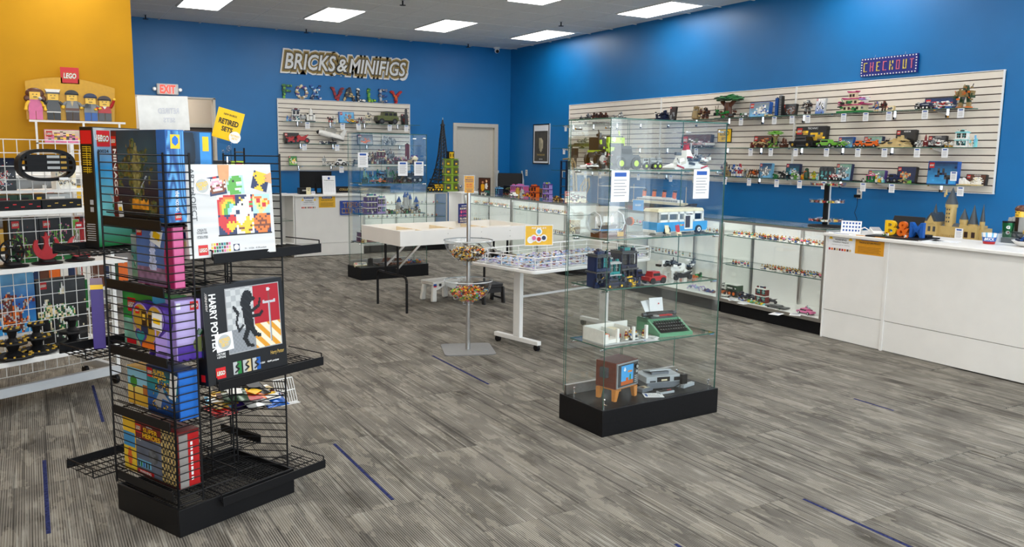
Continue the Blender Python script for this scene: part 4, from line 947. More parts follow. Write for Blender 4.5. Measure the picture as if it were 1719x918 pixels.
shelf_right([
 ('castle', 1214, 1230, 269, 'dtan dbrown', 'small tan toy castle with dark spires right of the near showcase edge'),
 ('robot', 1231, 1241, 275, 'white blue', 'white and blue toy robot, left one of a pair on the bottom shelf'),
 ('robot', 1241, 1252, 274, 'white red blue', 'white and red toy robot, right one of a pair on the bottom shelf'),
 ('pieces', 1253, 1263, 280, 'grey tan lgrey', 'grey and tan toy pieces left of the orange spider'),
 ('spider', 1264, 1281, 282, 'orange black', 'orange brick spider on the bottom shelf'),
 ('box', 1280, 1301, 274, 'lblue lblue dblue white grey', 'light blue boxed set right of the orange spider', dict(dx=.05)),
 ('creature', 1303, 1313, 290, 'green dgreen', 'small green toy crocodile right of the light blue box'),
 ('creature', 1313, 1333, 285, 'black dgrey white', 'black toy dragon in front of the dark teal box'),
 ('box', 1325, 1348, 275, 'dblue teal dblue white lblue grey', 'dark teal boxed set behind the black toy dragon', dict(dx=.07)),
 ('pieces', 1334, 1349, 285, 'white lgreen lgrey', 'white and green toy pieces in front of the dark teal box'),
 ('bust', 1356, 1364, 282, 'dgreen orange', 'green toy cactus with an orange top on the bottom shelf'),
 ('pieces', 1351, 1357, 291, 'orange yellow', 'tiny orange toy pieces left of the cactus'),
 ('robot', 1369, 1376, 287, 'lime yellow', 'lime and yellow toy figure right of the cactus'),
 ('pieces', 1377, 1383, 291, 'aqua white', 'tiny teal and white toy pieces left of the grey arcade'),
 ('arch', 1384, 1404, 279, 'dgrey aqua', 'grey toy arcade with three arches on the bottom shelf'),
 ('box', 1410, 1436, 275, 'dblue lblue sand dgrey white grey', 'blue boxed set with a building picture right of the grey arcade', dict(dx=.06)),
 ('truck', 1400, 1417, 291, 'white red', 'white and red toy truck in front of the blue building box'),
 ('pieces', 1452, 1459, 299, 'dbrown white', 'tiny brown and white toy animals left of the purple box'),
 ('box', 1465, 1494, 286, 'purple purple sand white lgreen pink', 'purple boxed set on the bottom shelf', dict(dx=.08)),
 ('building', 1464, 1475, 292, 'green pink white', 'tiny green and pink toy house in front of the purple box'),
 ('pieces', 1477, 1493, 294, 'white yellow aqua', 'tiny white and yellow toy pieces in front of the purple box'),
 ('car', 1498, 1516, 292, 'dblue navy grey', 'dark blue toy racer between the purple and the dark boxes'),
 ('box', 1514, 1546, 280, 'black dblue dblue tan orange grey', 'dark boxed set with orange streaks on the bottom shelf', dict(dx=.08)),
 ('pieces', 1518, 1538, 298, 'dgrey tan lgreen', 'tiny grey and tan toy pieces in front of the dark box'),
 ('box', 1567, 1617, 271, 'blue sky dblue dgrey dblue black', 'largest blue boxed set on the bottom shelf, with railway track picture', dict(dx=.03, tilt=-.05)),
 ('box', 1632, 1666, 293, 'black dbrown brown white cream', 'black boxed set at the right end of the bottom shelf', dict(dx=.10, words='ARCHITECTURE')),
 ('opera', 1620, 1656, 298, 'white tan', 'white brick opera house with sail roofs at the right end of the bottom shelf')], Z3)
for row, z, pxs in (('top', Z1, (1244, 1300, 1329.5, 1356, 1416, 1453, 1492, 1552, 1612, 950)), ('middle', Z2, (1263, 1297, 1339, 1391, 1444, 1489, 1544, 1591, 1171, 948, 994, 1020)), ('bottom', Z3, (1222, 1263, 1310, 1349, 1390, 1457, 1506, 1623, 1170, 1130, 1075, 1040, 1010, 985))):
    for i, px in enumerate(sorted(pxs)):
        d = ray(px, 200); XX = X0-.308; y = XX*d.y/d.x
        near = min([o for o in COL.objects if o.get('group', '').endswith('right slatwall shelves') and abs(o.location.z-z-.009) < .02], key=lambda o: abs(o.location.y*XX/o.location.x-y))
        lab = near['label']; lab = lab.split(' on the ')[0].split(' in front')[0].split(' right of')[0].split(' left of')[0].split(' at the')[0].split(' beside')[0].split(' next')[0].split(' between')[0].split(' behind')[0].split(' with ')[0].split(',')[0].split(' peeking')[0].split(' just')[0].split(' directly')[0].split(' standing')[0]
        side = 'left' if near.location.y*XX/near.location.x > y+.02 else 'right'
        card((XX, y, z-.004), -PI/2, '%s shelf white price card hanging by the %s' % (row, lab), 'price cards on the right slatwall')
card((8.02, AX(1600, 305, 8.02).y, 1.50), -PI/2, 'white price card stuck on the largest blue box', 'price cards on the right slatwall')
# used sets sign
p = AX(1216, 230, X0-.04)
sign_card('slatwall_sign', 'yellow hand lettered sign on the right slatwall beside the near showcase', (X0-.04, p.y, p.z-.065), -PI/2, .25, .17, YEL, [('USED', .0, .115, .17, .06, INK, dict(shear=.15)), ('SETS', 0, .045, .11, .035, INK, dict(shear=.15))], frame=BLACKM)
# checkout sign made of small bricks
FONT = {'C': ['111', '100', '100', '100', '111'], 'H': ['101', '101', '111', '101', '101'], 'E': ['111', '100', '110', '100', '111'], 'K': ['101', '101', '110', '101', '101'], 'O': ['111', '101', '101', '101', '111'],
 'U': ['101', '101', '101', '101', '111'], 'T': ['111', '010', '010', '010', '010'], 'R': ['111', '101', '110', '101', '101'], 'A': ['111', '101', '111', '101', '101'], 'D': ['110', '101', '101', '101', '110'], 'N': ['1001', '1101', '1011', '1001', '1001'], ' ': ['0']*5}
def stroke_letter(mb, ch, x, z, sx, sz, th, col):
    g_ = FONT[ch]; cw = len(g_[0])
    for r_ in range(5):
        for q in range(cw):
            if g_[r_][q] != '1': continue
            X_, Z_ = x+(q-(cw-1)/2)*sx, z+(2-r_)*sz
            mb.box((X_, -.004, Z_), (th, .010, th), col)
            if q+1 < cw and g_[r_][q+1] == '1': mb.box((X_+sx/2, -.004, Z_), (sx, .010, th), col)
            if r_+1 < 5 and g_[r_+1][q] == '1': mb.box((X_, -.004, Z_-sz/2), (th, .010, sz), col)
BOARD = mat('navy_baseplate', C('1c2479'), .4)
a, b = AX(1445, 112, X0-.03), AX(1540, 108, X0-.03); sw = a.y-b.y; shh = .20
t = thing('checkout_sign', 'navy brick built sign high on the right wall reading checkout', 'sign', (X0-.03, (a.y+b.y)/2, 2.545), -PI/2)
MB().bx(-sw/2, sw/2, 0, .02, 0, shh, BOARD).build('baseplate', t)
mb = MB()
for i in range(19):
    for z in (.012, shh-.012): mb.box((-sw/2+.02+i*(sw-.04)/18, -.002, z), (.012, .006, .012), 'white')
for i in range(1, 6):
    for x in (-sw/2+.014, sw/2-.014): mb.box((x, -.002, .012+i*(shh-.024)/6), (.012, .006, .012), 'white')
mb.build('border_studs', t)
u = sw/8.6; px_ = u*.22
for i, ch in enumerate('CHECKOUT'):
    mb = MB(); x = -sw/2+u*.3+u*(i+.5); stroke_letter(mb, ch, x, shh/2, .20*u, .115/5, .105*u, [mat('sign_yellow_brick', C('f8e070'), .35), mat('sign_pink_brick', C('f07f98'), .35)][i % 2])
    mb.build('letter', t)
MB().wire([(-sw*.25, 0, shh), (-sw*.25, .01, shh+.03)], .002, CHR).wire([(sw*.28, 0, shh), (sw*.28, .01, shh+.03)], .002, CHR).build('hook', t)
# framed poster, outlets
t = thing('framed_poster', 'black framed dark poster on the right wall near the corner', 'poster', (X0-.02, 13.195, 1.455), -PI/2)
PW, PH = .56, .74
MB().bx(-PW/2, PW/2, 0, .018, 0, PH, PAPER).build('mat_board', t)
MB().bx(-PW/2, PW/2, -.006, .0, 0, .02, BLACKM).bx(-PW/2, PW/2, -.006, 0, PH-.02, PH, BLACKM).bx(-PW/2, -PW/2+.02, -.006, 0, .02, PH-.02, BLACKM).bx(PW/2-.02, PW/2, -.006, 0, .02, PH-.02, BLACKM).build('frame', t)
art('poster_print', PW-.10, .56, lambda u, v: tuple(x*(.6+.8*vn(u*9, v*9, 2)) for x in (C('b8ae90') if math.hypot((u-.5)*2.2, (v-.55)*1.5) < .28+.15*vn(u*8, v*8, 7) else C('3a3630'))), 20, 26, t, (-PW/2+.05, -.001, .05))
lettering(t, [('THE BUILDER', 0, .17, .28, .03, mat('ink_gold', C('b89a50'), .4)), ('2014', 0, .09, .12, .02, WHI)], y=-.0025)
def outlet(lab, X, y, z, rz, plug=False):
    t = thing('wall_outlet', lab, 'outlet', (X, y, z), rz, 'wall outlets')
    MB().bx(-.035, .035, -.006, 0, -.058, .058, mat('outlet_plate', (.75, .73, .68), .4)).build('cover_plate', t, bev=.002)
    MB().bx(-.014, .014, -.007, -.006, .01, .04, CARDC).bx(-.014, .014, -.007, -.006, -.04, -.01, CARDC).build('socket', t)
    if plug:
        p_ = MB().bx(-.045, .02, -.04, -.0075, -.045, -.012, BLACKM).build('plug', t); MB().wire([(0, -.03, -.045), (0, -.03, -.14), (-.02, -.04, -.22), (.03, -.05, -.30), (-.01, -.10, -.36)], .003, BLACKM, 5).build('cable', p_)
p = AX(1443, 325, X0-.001); outlet('wall outlet with a black plug and cable above the checkout counter', X0-.001, p.y, p.z, -PI/2, True)
p = AX(884, 290, X0-.001); outlet('wall outlet below the framed poster near the corner', X0-.001, p.y, p.z, -PI/2)
p = AX(943, 292, X0-.001); outlet('wall outlet right of the roller coaster model', X0-.001, p.y, p.z, -PI/2)

# ---------------- back slatwall
def shelf_back(items, z, Y=14.22):
    for it in items:
        kind, x1, x2, yt, cols, lab = it[:6]; kw = dict(it[6]) if len(it) > 6 else {}
        YY = Y+kw.pop('dy', 0); a = AY(x1, 200, YY).x; b = AY(x2, 200, YY).x; top = AY((x1+x2)/2, yt, YY).z; w = b-a
        toy(kind, w, max(.03, top-z-.009), min(.2, max(.05, w*.5)), cols, ((a+b)/2, YY, z+.009), 0, lab, 'models on the back slatwall shelves' if kind != 'box' else 'boxed sets on the back slatwall shelves', **kw)
shelf_back([('pieces', 480, 489, 193, 'lblue blue red', 'light blue toy bucket at the left end of the back top shelf'), ('building', 490, 503, 181, 'white dblue dred', 'navy and white toy building on the back top shelf'),
 ('spider', 503, 514, 190, 'lgrey dgrey', 'grey spoked toy wheel between the navy building and the white rocket'), ('rocket', 515, 529, 180, 'white black', 'white and black brick rocket on the back top shelf'),
 ('creature', 549, 560, 194, 'black red', 'small black toy creature on the back top shelf'), ('pieces', 560, 568, 197, 'white cream', 'small white toy pieces left of the blue box on the back wall'),
 ('box', 569, 594, 188, 'blue sky lblue grey red tan', 'blue boxed set on the back top shelf', dict(dy=.08)), ('car', 586, 597, 200, 'yellow black', 'tiny yellow toy car in front of the blue box on the back wall'),
 ('pieces', 597, 612, 196, 'dred lgrey grey', 'dark red and grey toy pieces right of the blue box on the back wall'), ('robot', 613, 623, 188, 'cream grey', 'thin tan toy figure left of the olive jeep'),
 ('jeep', 631, 666, 187, 'olive black dgrey', 'olive green toy jeep on the back top shelf'), ('box', 674, 685, 192, 'black black dgrey dred', 'small black box at the right end of the back top shelf', dict(dy=.08)), ('tower', 680, 683, 182, 'dgrey black', 'slim dark toy tower at the right end of the back top shelf')], 2.125)
shelf_back([('box', 476, 501, 223, 'black dbrown black red dred', 'black boxed set with a red motorcycle picture', dict(dy=.08)), ('moto', 482, 494, 228, 'red dgrey', 'small red toy motorcycle, left one of two on the back middle shelf'), ('moto', 495, 518, 225, 'red black', 'large red toy motorcycle on the back middle shelf'),
 ('shuttle', 528, 581, 214, 'white black', 'white and black space shuttle model tilted on its stand'), ('pieces', 534, 553, 236, 'white dblue navy', 'small white and navy toy pieces under the shuttle model'), ('pieces', 640, 665, 228, 'lgrey white grey', 'grey toy pieces on the back middle shelf behind the far showcase'), ('box', 600, 625, 226, 'dgrey lgrey dgrey orange grey', 'grey boxed set on the back middle shelf behind the far showcase')], 1.755)
shelf_back([('box', 483, 497, 262, 'dgrey lgreen green yellow white', 'green boxed set at the left end of the back bottom shelf'), ('robot', 539, 546, 261, 'lgrey white', 'small white toy statue on the back bottom shelf'), ('pieces', 546, 559, 271, 'white dgrey', 'low white toy pieces left of the green domed vehicle'), ('car', 561, 578, 266, 'white dgreen', 'white toy vehicle with a dark green dome'), ('creature', 577, 587, 268, 'lgrey black', 'small grey toy creature right of the green domed vehicle'), ('spider', 592, 603, 266, 'grey dgrey', 'grey toy insect at the showcase edge on the back bottom shelf')], 1.38)
for z, pxs, row in ((2.125, (516, 575, 602, 654, 682), 'top'), (1.755, (510, 565), 'middle'), (1.38, (572,), 'bottom')):
    for i, px in enumerate(pxs): card((AY(px, 200, Y0-.308).x, Y0-.308, z-.004), 0, ('%s back shelf white price card, ' % row)+('only one' if len(pxs) == 1 else ['leftmost of the row', 'second from the left', 'third from the left', 'fourth from the left', 'rightmost of the row'][i] if row == 'top' else ['left one', 'right one'][i]), 'price cards on the back slatwall', 1.15)

# ================================================================== MODELS INSIDE THE GLASS TOWERS
def tower_items(P0, rz, z, items, yd=.20, where='', grp='models in the near glass showcase'):
    for it in items:
        kind, x1, x2, yt, cols, lab = it[:6]; kw = dict(it[6]) if len(it) > 6 else {}
        y = kw.pop('y', yd); rot = kw.pop('rot', 0); dep = kw.pop('d', None); cxp = (x1+x2)/2
        c0 = on(P0, rz, 0, y); a = AP(x1, yt, c0, rz); b = AP(x2, yt, c0, rz); w = math.hypot(b.x-a.x, b.y-a.y); top = AP(cxp, yt, c0, rz).z
        toy(kind, w, max(.03, top-z), dep or min(.2, max(.04, w*.55)), cols, ((a.x+b.x)/2, (a.y+b.y)/2, z+.001), rz+rot, lab, grp if kind != 'box' else 'boxes in '+grp.split(' in ')[1], **kw)
tower_items(T2, T2R, 1.53, [
 ('truck', 995, 1042, 219, 'lime black white', 'lime green and black toy crane truck on the upper shelf of the near showcase', dict(y=.27)),
 ('car', 1028, 1068, 245, 'dgrey orange lime', 'dark toy car with lime green wheel hubs in the near showcase', dict(y=.10)),
 ('tree', 996, 1011, 250, 'black black dgrey', 'small black leafless brick tree in the near showcase', dict(y=.22)),
 ('robot', 1012, 1030, 257, 'lgrey red white', 'grey and red toy figure beside the dark car with lime hubs', dict(y=.22)),
 ('space', 974, 1000, 270, 'white red grey', 'thin white and red toy plane at the left end of the near showcase', dict(y=.2)),
 ('truck', 1072, 1106, 262, 'grey lgrey lime', 'grey toy truck in the middle of the upper shelf of the near showcase', dict(y=.2)),
 ('snow', 1122, 1182, 240, 'white red dgrey', 'white winged toy ship with red tips on the upper shelf of the near showcase', dict(y=.18))])
# camper van
def camper(loc, rz, w, h, d):
    t = thing('toy_van', 'white and light blue toy camper van with open side door in the near showcase', 'toy model', loc, rz, 'models in the near glass showcase'); r = h*.155
    z0 = r*.7; zm = h*.46; sky_ = pl('sky')
    b = MB().prism([(-w/2, z0), (w/2-.01, z0), (w/2, z0+.015), (w/2, zm), (-w/2, zm)], -d/2, d/2, sky_).bx(-w/2-.008, w/2+.008, -d/2+.01, d/2-.01, z0-.006, z0+.010, pl('white')); b.build('lower_body', t, bev=.002)
    c = MB().bx(-w/2+.01, w/2-.04, d/2-.012, d/2, zm, h*.86, 'white').bx(-w/2+.01, -w/2+.025, -d/2, d/2, zm, h*.86, 'white')
    for x in (-w/2+.01, -w*.30, -w*.10, w*.02, w*.20, w/2-.05): c.bx(x, x+.014, -d/2, -d/2+.012, zm, h*.84, 'white')
    c.bx(-w/2+.01, w*.03, -d/2, -d/2+.012, zm, zm+.014, 'white').bx(w*.2, w/2-.03, -d/2, -d/2+.012, zm, zm+.012, 'white').bx(-w*.3, -w*.3+.006, -d/2, -d/2+.012, zm, h*.84, 'white')
    c.bx(-w/2+.01, w/2-.04, -d/2, -d/2+.012, h*.76, h*.84, 'white'); c.build('upper_body', t)
    MB().box((-.015, 0, h*.90), (w*.93, d*1.0, h*.12), 'cream', tp=.94).build('roof', t, bev=.003)
    MB().bx(-w/2+.02, w*.0, -d/2+.014, -d/2+.017, zm+.014, h*.76, ACRY).build('side_window', t)
    MB().bx(w*.03, w*.19, -d/2-.004, -d/2+.0, z0+.01, h*.72, 'white').bx(w*.04, w*.13, -d/2-.0055, -d/2-.004, z0+.02, h*.68, 'dbrown').build('open_door', t)
    MB().box((w/2-.025, 0, h*.64), (.006, d*.8, h*.30), 'dblue', ry=R(-14)).build('windscreen', t)
    mb = MB(); 
    for x, c_ in ((-w*.1, 'pink'), (-w*.04, 'yellow'), (.0, 'orange')): mb.cyl((x, -d/2-.002, zm-.02), (x, -d/2, zm-.02), .006, c_, 8)
    mb.build('flower_sticker', t)
    for x in (-w*.31, w*.31):
        for y in (-d/2+.004, d/2-.004): 
            MB().cyl((x, y-.011, r), (x, y+.011, r), r, 'black', 20).cyl((x, y-.013, r), (x, y+.013, r), r*.55, 'white', 16).cyl((x, y-.0135, r), (x, y+.0135, r), r*.3, CHR, 12).build('wheel', t)
    MB().bx(w/2-.002, w/2+.012, -d/2+.02, d/2-.02, z0, z0+.016, 'lgrey').build('bumper', t)
z2 = 1.142
c0 = on(T2, T2R, 0, .17); a = AP(1092, 345, c0, T2R); b = AP(1176, 345, c0, T2R)
camper(((a.x+b.x)/2, (a.y+b.y)/2, z2), T2R, math.hypot(b.x-a.x, b.y-a.y), AP(1134, 347, c0, T2R).z-z2, .13)
for px, lab, bc in ((1121, 'left yellow toy deck chair in front of the camper van', 'cream'), (1139, 'right red and yellow toy deck chair in front of the camper van', 'red')):
    p = AZ(px, 396, z2); t = thing('toy_deck_chair', lab, 'toy chair', (p.x, p.y, z2), T2R-R(15), 'toy deck chairs')
    MB().box((0, 0, .018), (.026, .03, .004), pl('cream'), rx=R(15)).build('seat', t); MB().box((0, .014, .040), (.026, .004, .045), pl(bc), rx=R(-18)).build('backrest', t)
    MB().wire([(-.012, -.014, 0), (-.012, .012, .03)], .002, 'cream').wire([(.012, -.014, 0), (.012, .012, .03)], .002, 'cream').wire([(-.012, .016, 0), (-.012, -.01, .022)], .002, 'cream').wire([(.012, .016, 0), (.012, -.01, .022)], .002, 'cream').build('frame', t)
# ship in a bottle
c0 = on(T2, T2R, 0, .16); a = AP(992, 380, c0, T2R); b = AP(1060, 380, c0, T2R); w = math.hypot(b.x-a.x, b.y-a.y)
t = thing('bottle_ship', 'toy ship in a clear brick bottle on a brown stand, near showcase', 'toy model', ((a.x+b.x)/2, (a.y+b.y)/2, z2), T2R, 'models in the near glass showcase')
zc = .085; rr = .062
MB().cyl((-w*.5, 0, zc), (-w*.44, 0, zc), rr*.85, ACRY, 8, r2=rr).cyl((-w*.44, 0, zc), (w*.16, 0, zc), rr, ACRY, 8, caps=False).cyl((w*.16, 0, zc), (w*.30, 0, zc), rr, ACRY, 8, r2=rr*.35, caps=False).cyl((w*.30, 0, zc), (w*.44, 0, zc), rr*.35, ACRY, 8, caps=False).build('bottle', t)
fb = mat('frosted_brick', (.72, .75, .78), .25)
MB().cyl((-w*.42, 0, zc), (-w*.40, 0, zc), rr*1.03, fb, 8, caps=False).cyl((w*.14, 0, zc), (w*.16, 0, zc), rr*1.03, fb, 8, caps=False).bx(-w*.47, -w*.455, -.03, -.022, zc-.03, zc+.03, fb).build('bottle_rings', t)
MB().cyl((w*.42, 0, zc), (w*.50, 0, zc), rr*.38, 'brown', 10).cyl((w*.46, 0, zc), (w*.49, 0, zc), rr*.42, 'orange', 10).build('cork', t)
MB().bx(-w*.40, w*.02, -.04, .04, 0, .026, 'brown').bx(w*.02, w*.26, -.04, .04, 0, .014, 'brown').prism([(-.01, .02), (w*.24, .014), (w*.28, .07), (w*.24, .05), (w*.18, .03), (w*.04, .03)], -.035, -.02, pl('brown')).prism([(-w*.40, .02), (-w*.3, .02), (-w*.36, .04)], -.035, -.02, pl('brown')).build('wood_stand', t)
MB().bx(w*.03, w*.18, -.045, -.04, .004, .03, 'gold').build('name_plate', t)
MB().prism([(-w*.3, zc-.02), (-w*.26, zc-.035), (w*.05, zc-.035), (w*.12, zc-.015)], -.015, .015, pl('dbrown')).cyl((-.04, 0, zc-.02), (-.04, 0, zc+.045), .002, 'tan').cyl((.0, 0, zc-.02), (.0, 0, zc+.04), .002, 'tan').bx(-.065, -.02, -.002, .002, zc+.0, zc+.035, 'white').bx(-.012, .014, -.002, .002, zc+.0, zc+.03, 'white').build('tiny_ship', t)
MB().bx(-w*.38, w*.14, -.04, .04, zc-.045, zc-.038, mat('clear_blue', C('3a86c0'), .1)).build('sea', t)
def paper(x, y, z, lab, w=.075, l=.10, rz=.5, blue=True, grp='printed info sheets lying in the showcases'):
    o = thing('info_sheet', lab, 'paper sheet', (x, y, z), rz, grp); MB().bx(-w/2, w/2, -l/2, l/2, .0005, .0015, PAPER).build('sheet', o)
    mb = MB(); mb.bx(-w*.3, w*.3, l*.30, l*.42, .0015, .002, INKB)
    for i in range(7): mb.bx(-w*.38, w*(.38-.1*(i % 3)), l*.2-l*.08*i, l*.22-l*.08*i, .0015, .002, CARDC)
    mb.build('printing', o); return o
z3, z4, zbz = .858, .518, T2Z
tower_items(T2, T2R, z3, [
 ('building', 994, 1016, 418, 'dblue dgrey dblue', 'dark blue toy police station wing at the left of the third shelf', dict(y=.13, d=.10)),
 ('building', 1016, 1033, 432, 'teal lgrey navy', 'teal and navy toy building section beside the taller dark tower', dict(y=.15, d=.10)),
 ('building', 1034, 1060, 412, 'navy dgrey teal', 'tall dark navy toy tower building on the third shelf of the near showcase', dict(y=.18, d=.12)),
 ('robot', 1044, 1053, 407, 'black red dgrey', 'tiny black and red toy figure on top of the navy tower building', dict(y=.155, d=.02)),
 ('car', 1012, 1044, 468, 'navy yellow yellow', 'small navy toy car with yellow wheels in front of the police station', dict(y=.06, d=.07)),
 ('car', 1062, 1080, 452, 'dblue navy grey', 'small dark blue toy vehicle right of the tall navy tower building', dict(y=.16, d=.07)),
 ('pieces', 996, 1075, 462, 'navy black dgrey yellow dblue', 'row of dark toy pieces along the front of the police station', dict(y=.09, d=.05)),
 ('car', 1084, 1112, 455, 'red white black', 'red and white toy kart with black wheels on the third shelf', dict(y=.08, d=.09)),
 ('creature', 1107, 1160, 428, 'white black dgrey', 'large white and black four legged toy machine on the third shelf', dict(y=.22, d=.13)),
 ('moto', 1130, 1163, 455, 'black dgrey', 'black toy motorcycle in front of the white and black machine', dict(y=.09, d=.06)),
 ('pieces', 1163, 1178, 457, 'orange green dgreen', 'small orange and green toy figures at the right of the third shelf', dict(y=.12, d=.04))])
# the tiny figure that stands on the tower roof
for o in COL.objects:
    if o.get('label', '').startswith('tiny black and red toy figure on top'):
        o.location.z = AP(1047, 428, (o.location.x, o.location.y), T2R).z
        for q in o.children: pass
        o.scale = (1, 1, .11)
for o in [o for o in COL.objects if o.get('label', '').startswith('tiny black and red toy figure on top')]:
    o.scale = (.05/.45*2, 1, .10)
# office building with figures and typewriter on shelf four
q = AZ(1022, 578, z4); c0 = on(T2, T2R, 0, .12)
a = AP(983, 560, c0, T2R); b = AP(1083, 560, c0, T2R); L = math.hypot(b.x-a.x, b.y-a.y)
t = thing('toy_office', 'white toy office building with open front and many small figures', 'toy model', on(T2, T2R, .055, .075, z4), T2R, 'models in the near glass showcase')
W_ = .36; D_ = .20; H_ = .085; wl = pl('white')
MB().bx(0, W_, 0, D_, 0, .008, 'lgrey').build('floor_plate', t)
MB().bx(0, .008, 0, D_, .008, H_, wl).bx(0, W_*.95, D_-.008, D_, .008, H_, wl).bx(W_*.38, W_*.39, .03, D_-.01, .008, H_*.8, wl).bx(W_*.66, W_*.67, .05, D_-.01, .008, H_*.9, wl).bx(.008, W_*.1, 0, .008, .008, H_*.75, wl).build('walls', t)
for x in (W_*.28, W_*.62, W_*.9): MB().bx(x, x+.016, -.0, .016, .008, H_*1.05, wl).build('column', t)
MB().bx(.008, W_*.36, .008, D_*.4, .0085, .03, wl).bx(.02, W_*.3, D_*.55, D_*.9, .009, .05, 'green').bx(W_*.42, W_*.6, D_*.6, D_*.92, .009, .06, 'cream').bx(W_*.1, W_*.25, D_*.3, D_*.5, .03, .05, 'orange').bx(W_*.7, W_*.88, D_*.5, D_*.8, .009, .045, 'dbrown').build('furniture', t)
o = MB().bx(-.1, .04, .0, .10, 0, .006, 'sand').bx(-.1, .04, .095, .1, 0, .05, 'cream').build('annex', t); o.location = (W_*.5, D_, .0)
# typewriter
pT = AZ(1095, 560, z4)
t = thing('toy_typewriter', 'green toy typewriter with white paper on the fourth shelf', 'toy model', on(T2, T2R, .64, .205, z4), T2R-R(8), 'models in the near glass showcase')
G_ = pl('sand'); G2 = mat('typewriter_green', C('5f9c78'), .35); w = .245
MB().prism([(0, 0), (0, .001)], 0, 0, G2) if 0 else None
mb = MB(); 
for s_ in (-1, 1): mb.add([(s_*w/2, -.13, 0), (s_*w/2, .11, 0), (s_*w/2, .11, .085), (s_*w/2, .0, .085), (s_*w/2, -.13, .022), (s_*w/2-s_*.014, -.13, 0), (s_*w/2-s_*.014, .11, 0), (s_*w/2-s_*.014, .11, .085), (s_*w/2-s_*.014, .0, .085), (s_*w/2-s_*.014, -.13, .022)],
    [(0, 1, 2, 3, 4), (9, 8, 7, 6, 5), (0, 4, 9, 5), (4, 3, 8, 9), (3, 2, 7, 8), (2, 1, 6, 7), (1, 0, 5, 6)], G2)
mb.bx(-w/2, w/2, -.14, -.122, 0, .022, G2).bx(-w/2, w/2, .0, .11, .06, .085, G2).bx(-w/2, w/2, .10, .115, 0, .08, G2).bx(-w/2, w/2, -.13, .11, 0, .006, G2).bx(-w*.4, w*.4, -.004, .0, .055, .084, G2).build('body', t)
kb = MB().box((0, -.065, .03), (w-.03, .125, .02), BLACKM, rx=R(24)).build('key_bed', t)
for r_ in range(4):
    mb = MB()
    for i in range(11): mb.cyl((-.095+i*.0187+r_*.003, -.112+r_*.028, .034+r_*.0122), (-.095+i*.0187+r_*.003, -.112+r_*.028, .041+r_*.0122), .0072, BLACKM, 8).cyl((-.095+i*.0187+r_*.003, -.112+r_*.028, .041+r_*.0122), (-.095+i*.0187+r_*.003, -.112+r_*.028, .0418+r_*.0122), .0045, 'lgrey', 6)
    mb.build('key_row', kb)
MB().cyl((-.10, .05, .105), (.10, .05, .105), .018, 'black', 12).cyl((-.125, .05, .105), (-.1, .05, .105), .014, 'dgrey', 10).cyl((.10, .05, .105), (.125, .05, .105), .014, 'dgrey', 10).bx(-.09, .09, .0, .03, .085, .10, 'dgrey').build('carriage', t)
MB().cyl((-.05, .01, .10), (-.05, .01, .106), .02, 'lgrey', 12).cyl((.05, .01, .10), (.05, .01, .106), .02, 'red', 12).bx(-.03, .03, .0, .014, .1, .108, 'red').build('ribbon_spool', t)
pp = MB().box((-.01, .07, .155), (.10, .002, .10), PAPER, rx=R(-12)).build('paper_sheet', t); MB().bx(-.004, .004, .058, .060, .165, .173, REDL).build('printed_badge', pp)
MB().box((-.07, .085, .15), (.08, .002, .08), PAPER, rx=R(-30), rz=R(20)).build('paper_sheet', t)
p = on(T2, T2R, .46, .12, z4); paper(p[0], p[1], z4, 'printed info sheet between the toy office and the typewriter', rz=T2R+R(35))
p = on(T2, T2R, .40, .07, z4); paper(p[0], p[1], z4, 'white info sheet in front of the toy office figures', rz=T2R+R(80))
p = on(T2, T2R, .42, .09, z3); paper(p[0], p[1], z3, 'white info sheet on the third shelf left of the toy kart', rz=T2R+R(70), w=.09, l=.12)
p = on(T2, T2R, .33, .10, z2); paper(p[0], p[1], z2, 'white info sheet beside the bottle ship', rz=T2R+R(75), w=.09, l=.12)
p = on(T2, T2R, .47, .09, T2Z); paper(p[0], p[1], T2Z, 'white info sheet lying on the black showcase base', rz=T2R+R(60), w=.09, l=.12)
# television
W3 = mat('toy_wood_brown', C('6b3526'), .3, noise=.1); ORW = mat('toy_leg_orange', C('d08a45'), .35)
t = thing('toy_television', 'brown toy television with blue game screen and orange legs on the showcase base', 'toy model', on(T2, T2R, .265, .17, T2Z), T2R+R(11), 'models in the near glass showcase')
MB().bx(-.105, .105, -.055, .10, .075, .235, W3).build('cabinet', t, bev=.003)
MB().bx(-.10, .10, -.062, -.055, .08, .23, mat('toy_light_grey', C('9aa0a4'), .3)).bx(-.092, .092, -.066, -.062, .088, .222, 'dgrey').build('front_bezel', t)
def scr(u, v):
    if v < .18: return 'c8642a'
    if .42 < u < .62 and v < .34+.2*(u-.42): return 'c8642a'
    if .55 < u < .9 and .62 < v < .68: return 'e08a3a'
    if math.hypot((u-.3)*1.2, v-.78) < .10: return 'f4f4f4'
    if .72 < u < .80 and v < .5: return '2d8a3a'
    return '4fa8e8'
art('screen', .115, .118, scr, 20, 20, t, (-.07, -.0675, .097))
MB().cyl((.072, -.068, .195), (.072, -.076, .195), .016, 'black', 14).cyl((.072, -.076, .195), (.072, -.078, .195), .010, 'lgrey', 12).cyl((.072, -.068, .165), (.072, -.074, .165), .008, 'lgrey', 10).build('dial', t)
mb = MB(); [mb.bx(.06, .084, -.069, -.066, .098+i*.012, .103+i*.012, 'lgrey') for i in range(4)]; mb.build('speaker_grille', t)
MB().bx(-.13, -.105, .0, .05, .14, .2, 'dgrey').build('aerial_box', t)
MB().bx(-.10, .10, -.045, .085, .066, .075, ORW).build('leg_rail', t)
for x in (-.085, .085):
    for y in (-.04, .08): MB().box((x*1.08, y*1.02, .034), (.022, .022, .068), ORW, ry=R(8)*(1 if x < 0 else -1), tp=1.5).build('leg', t)
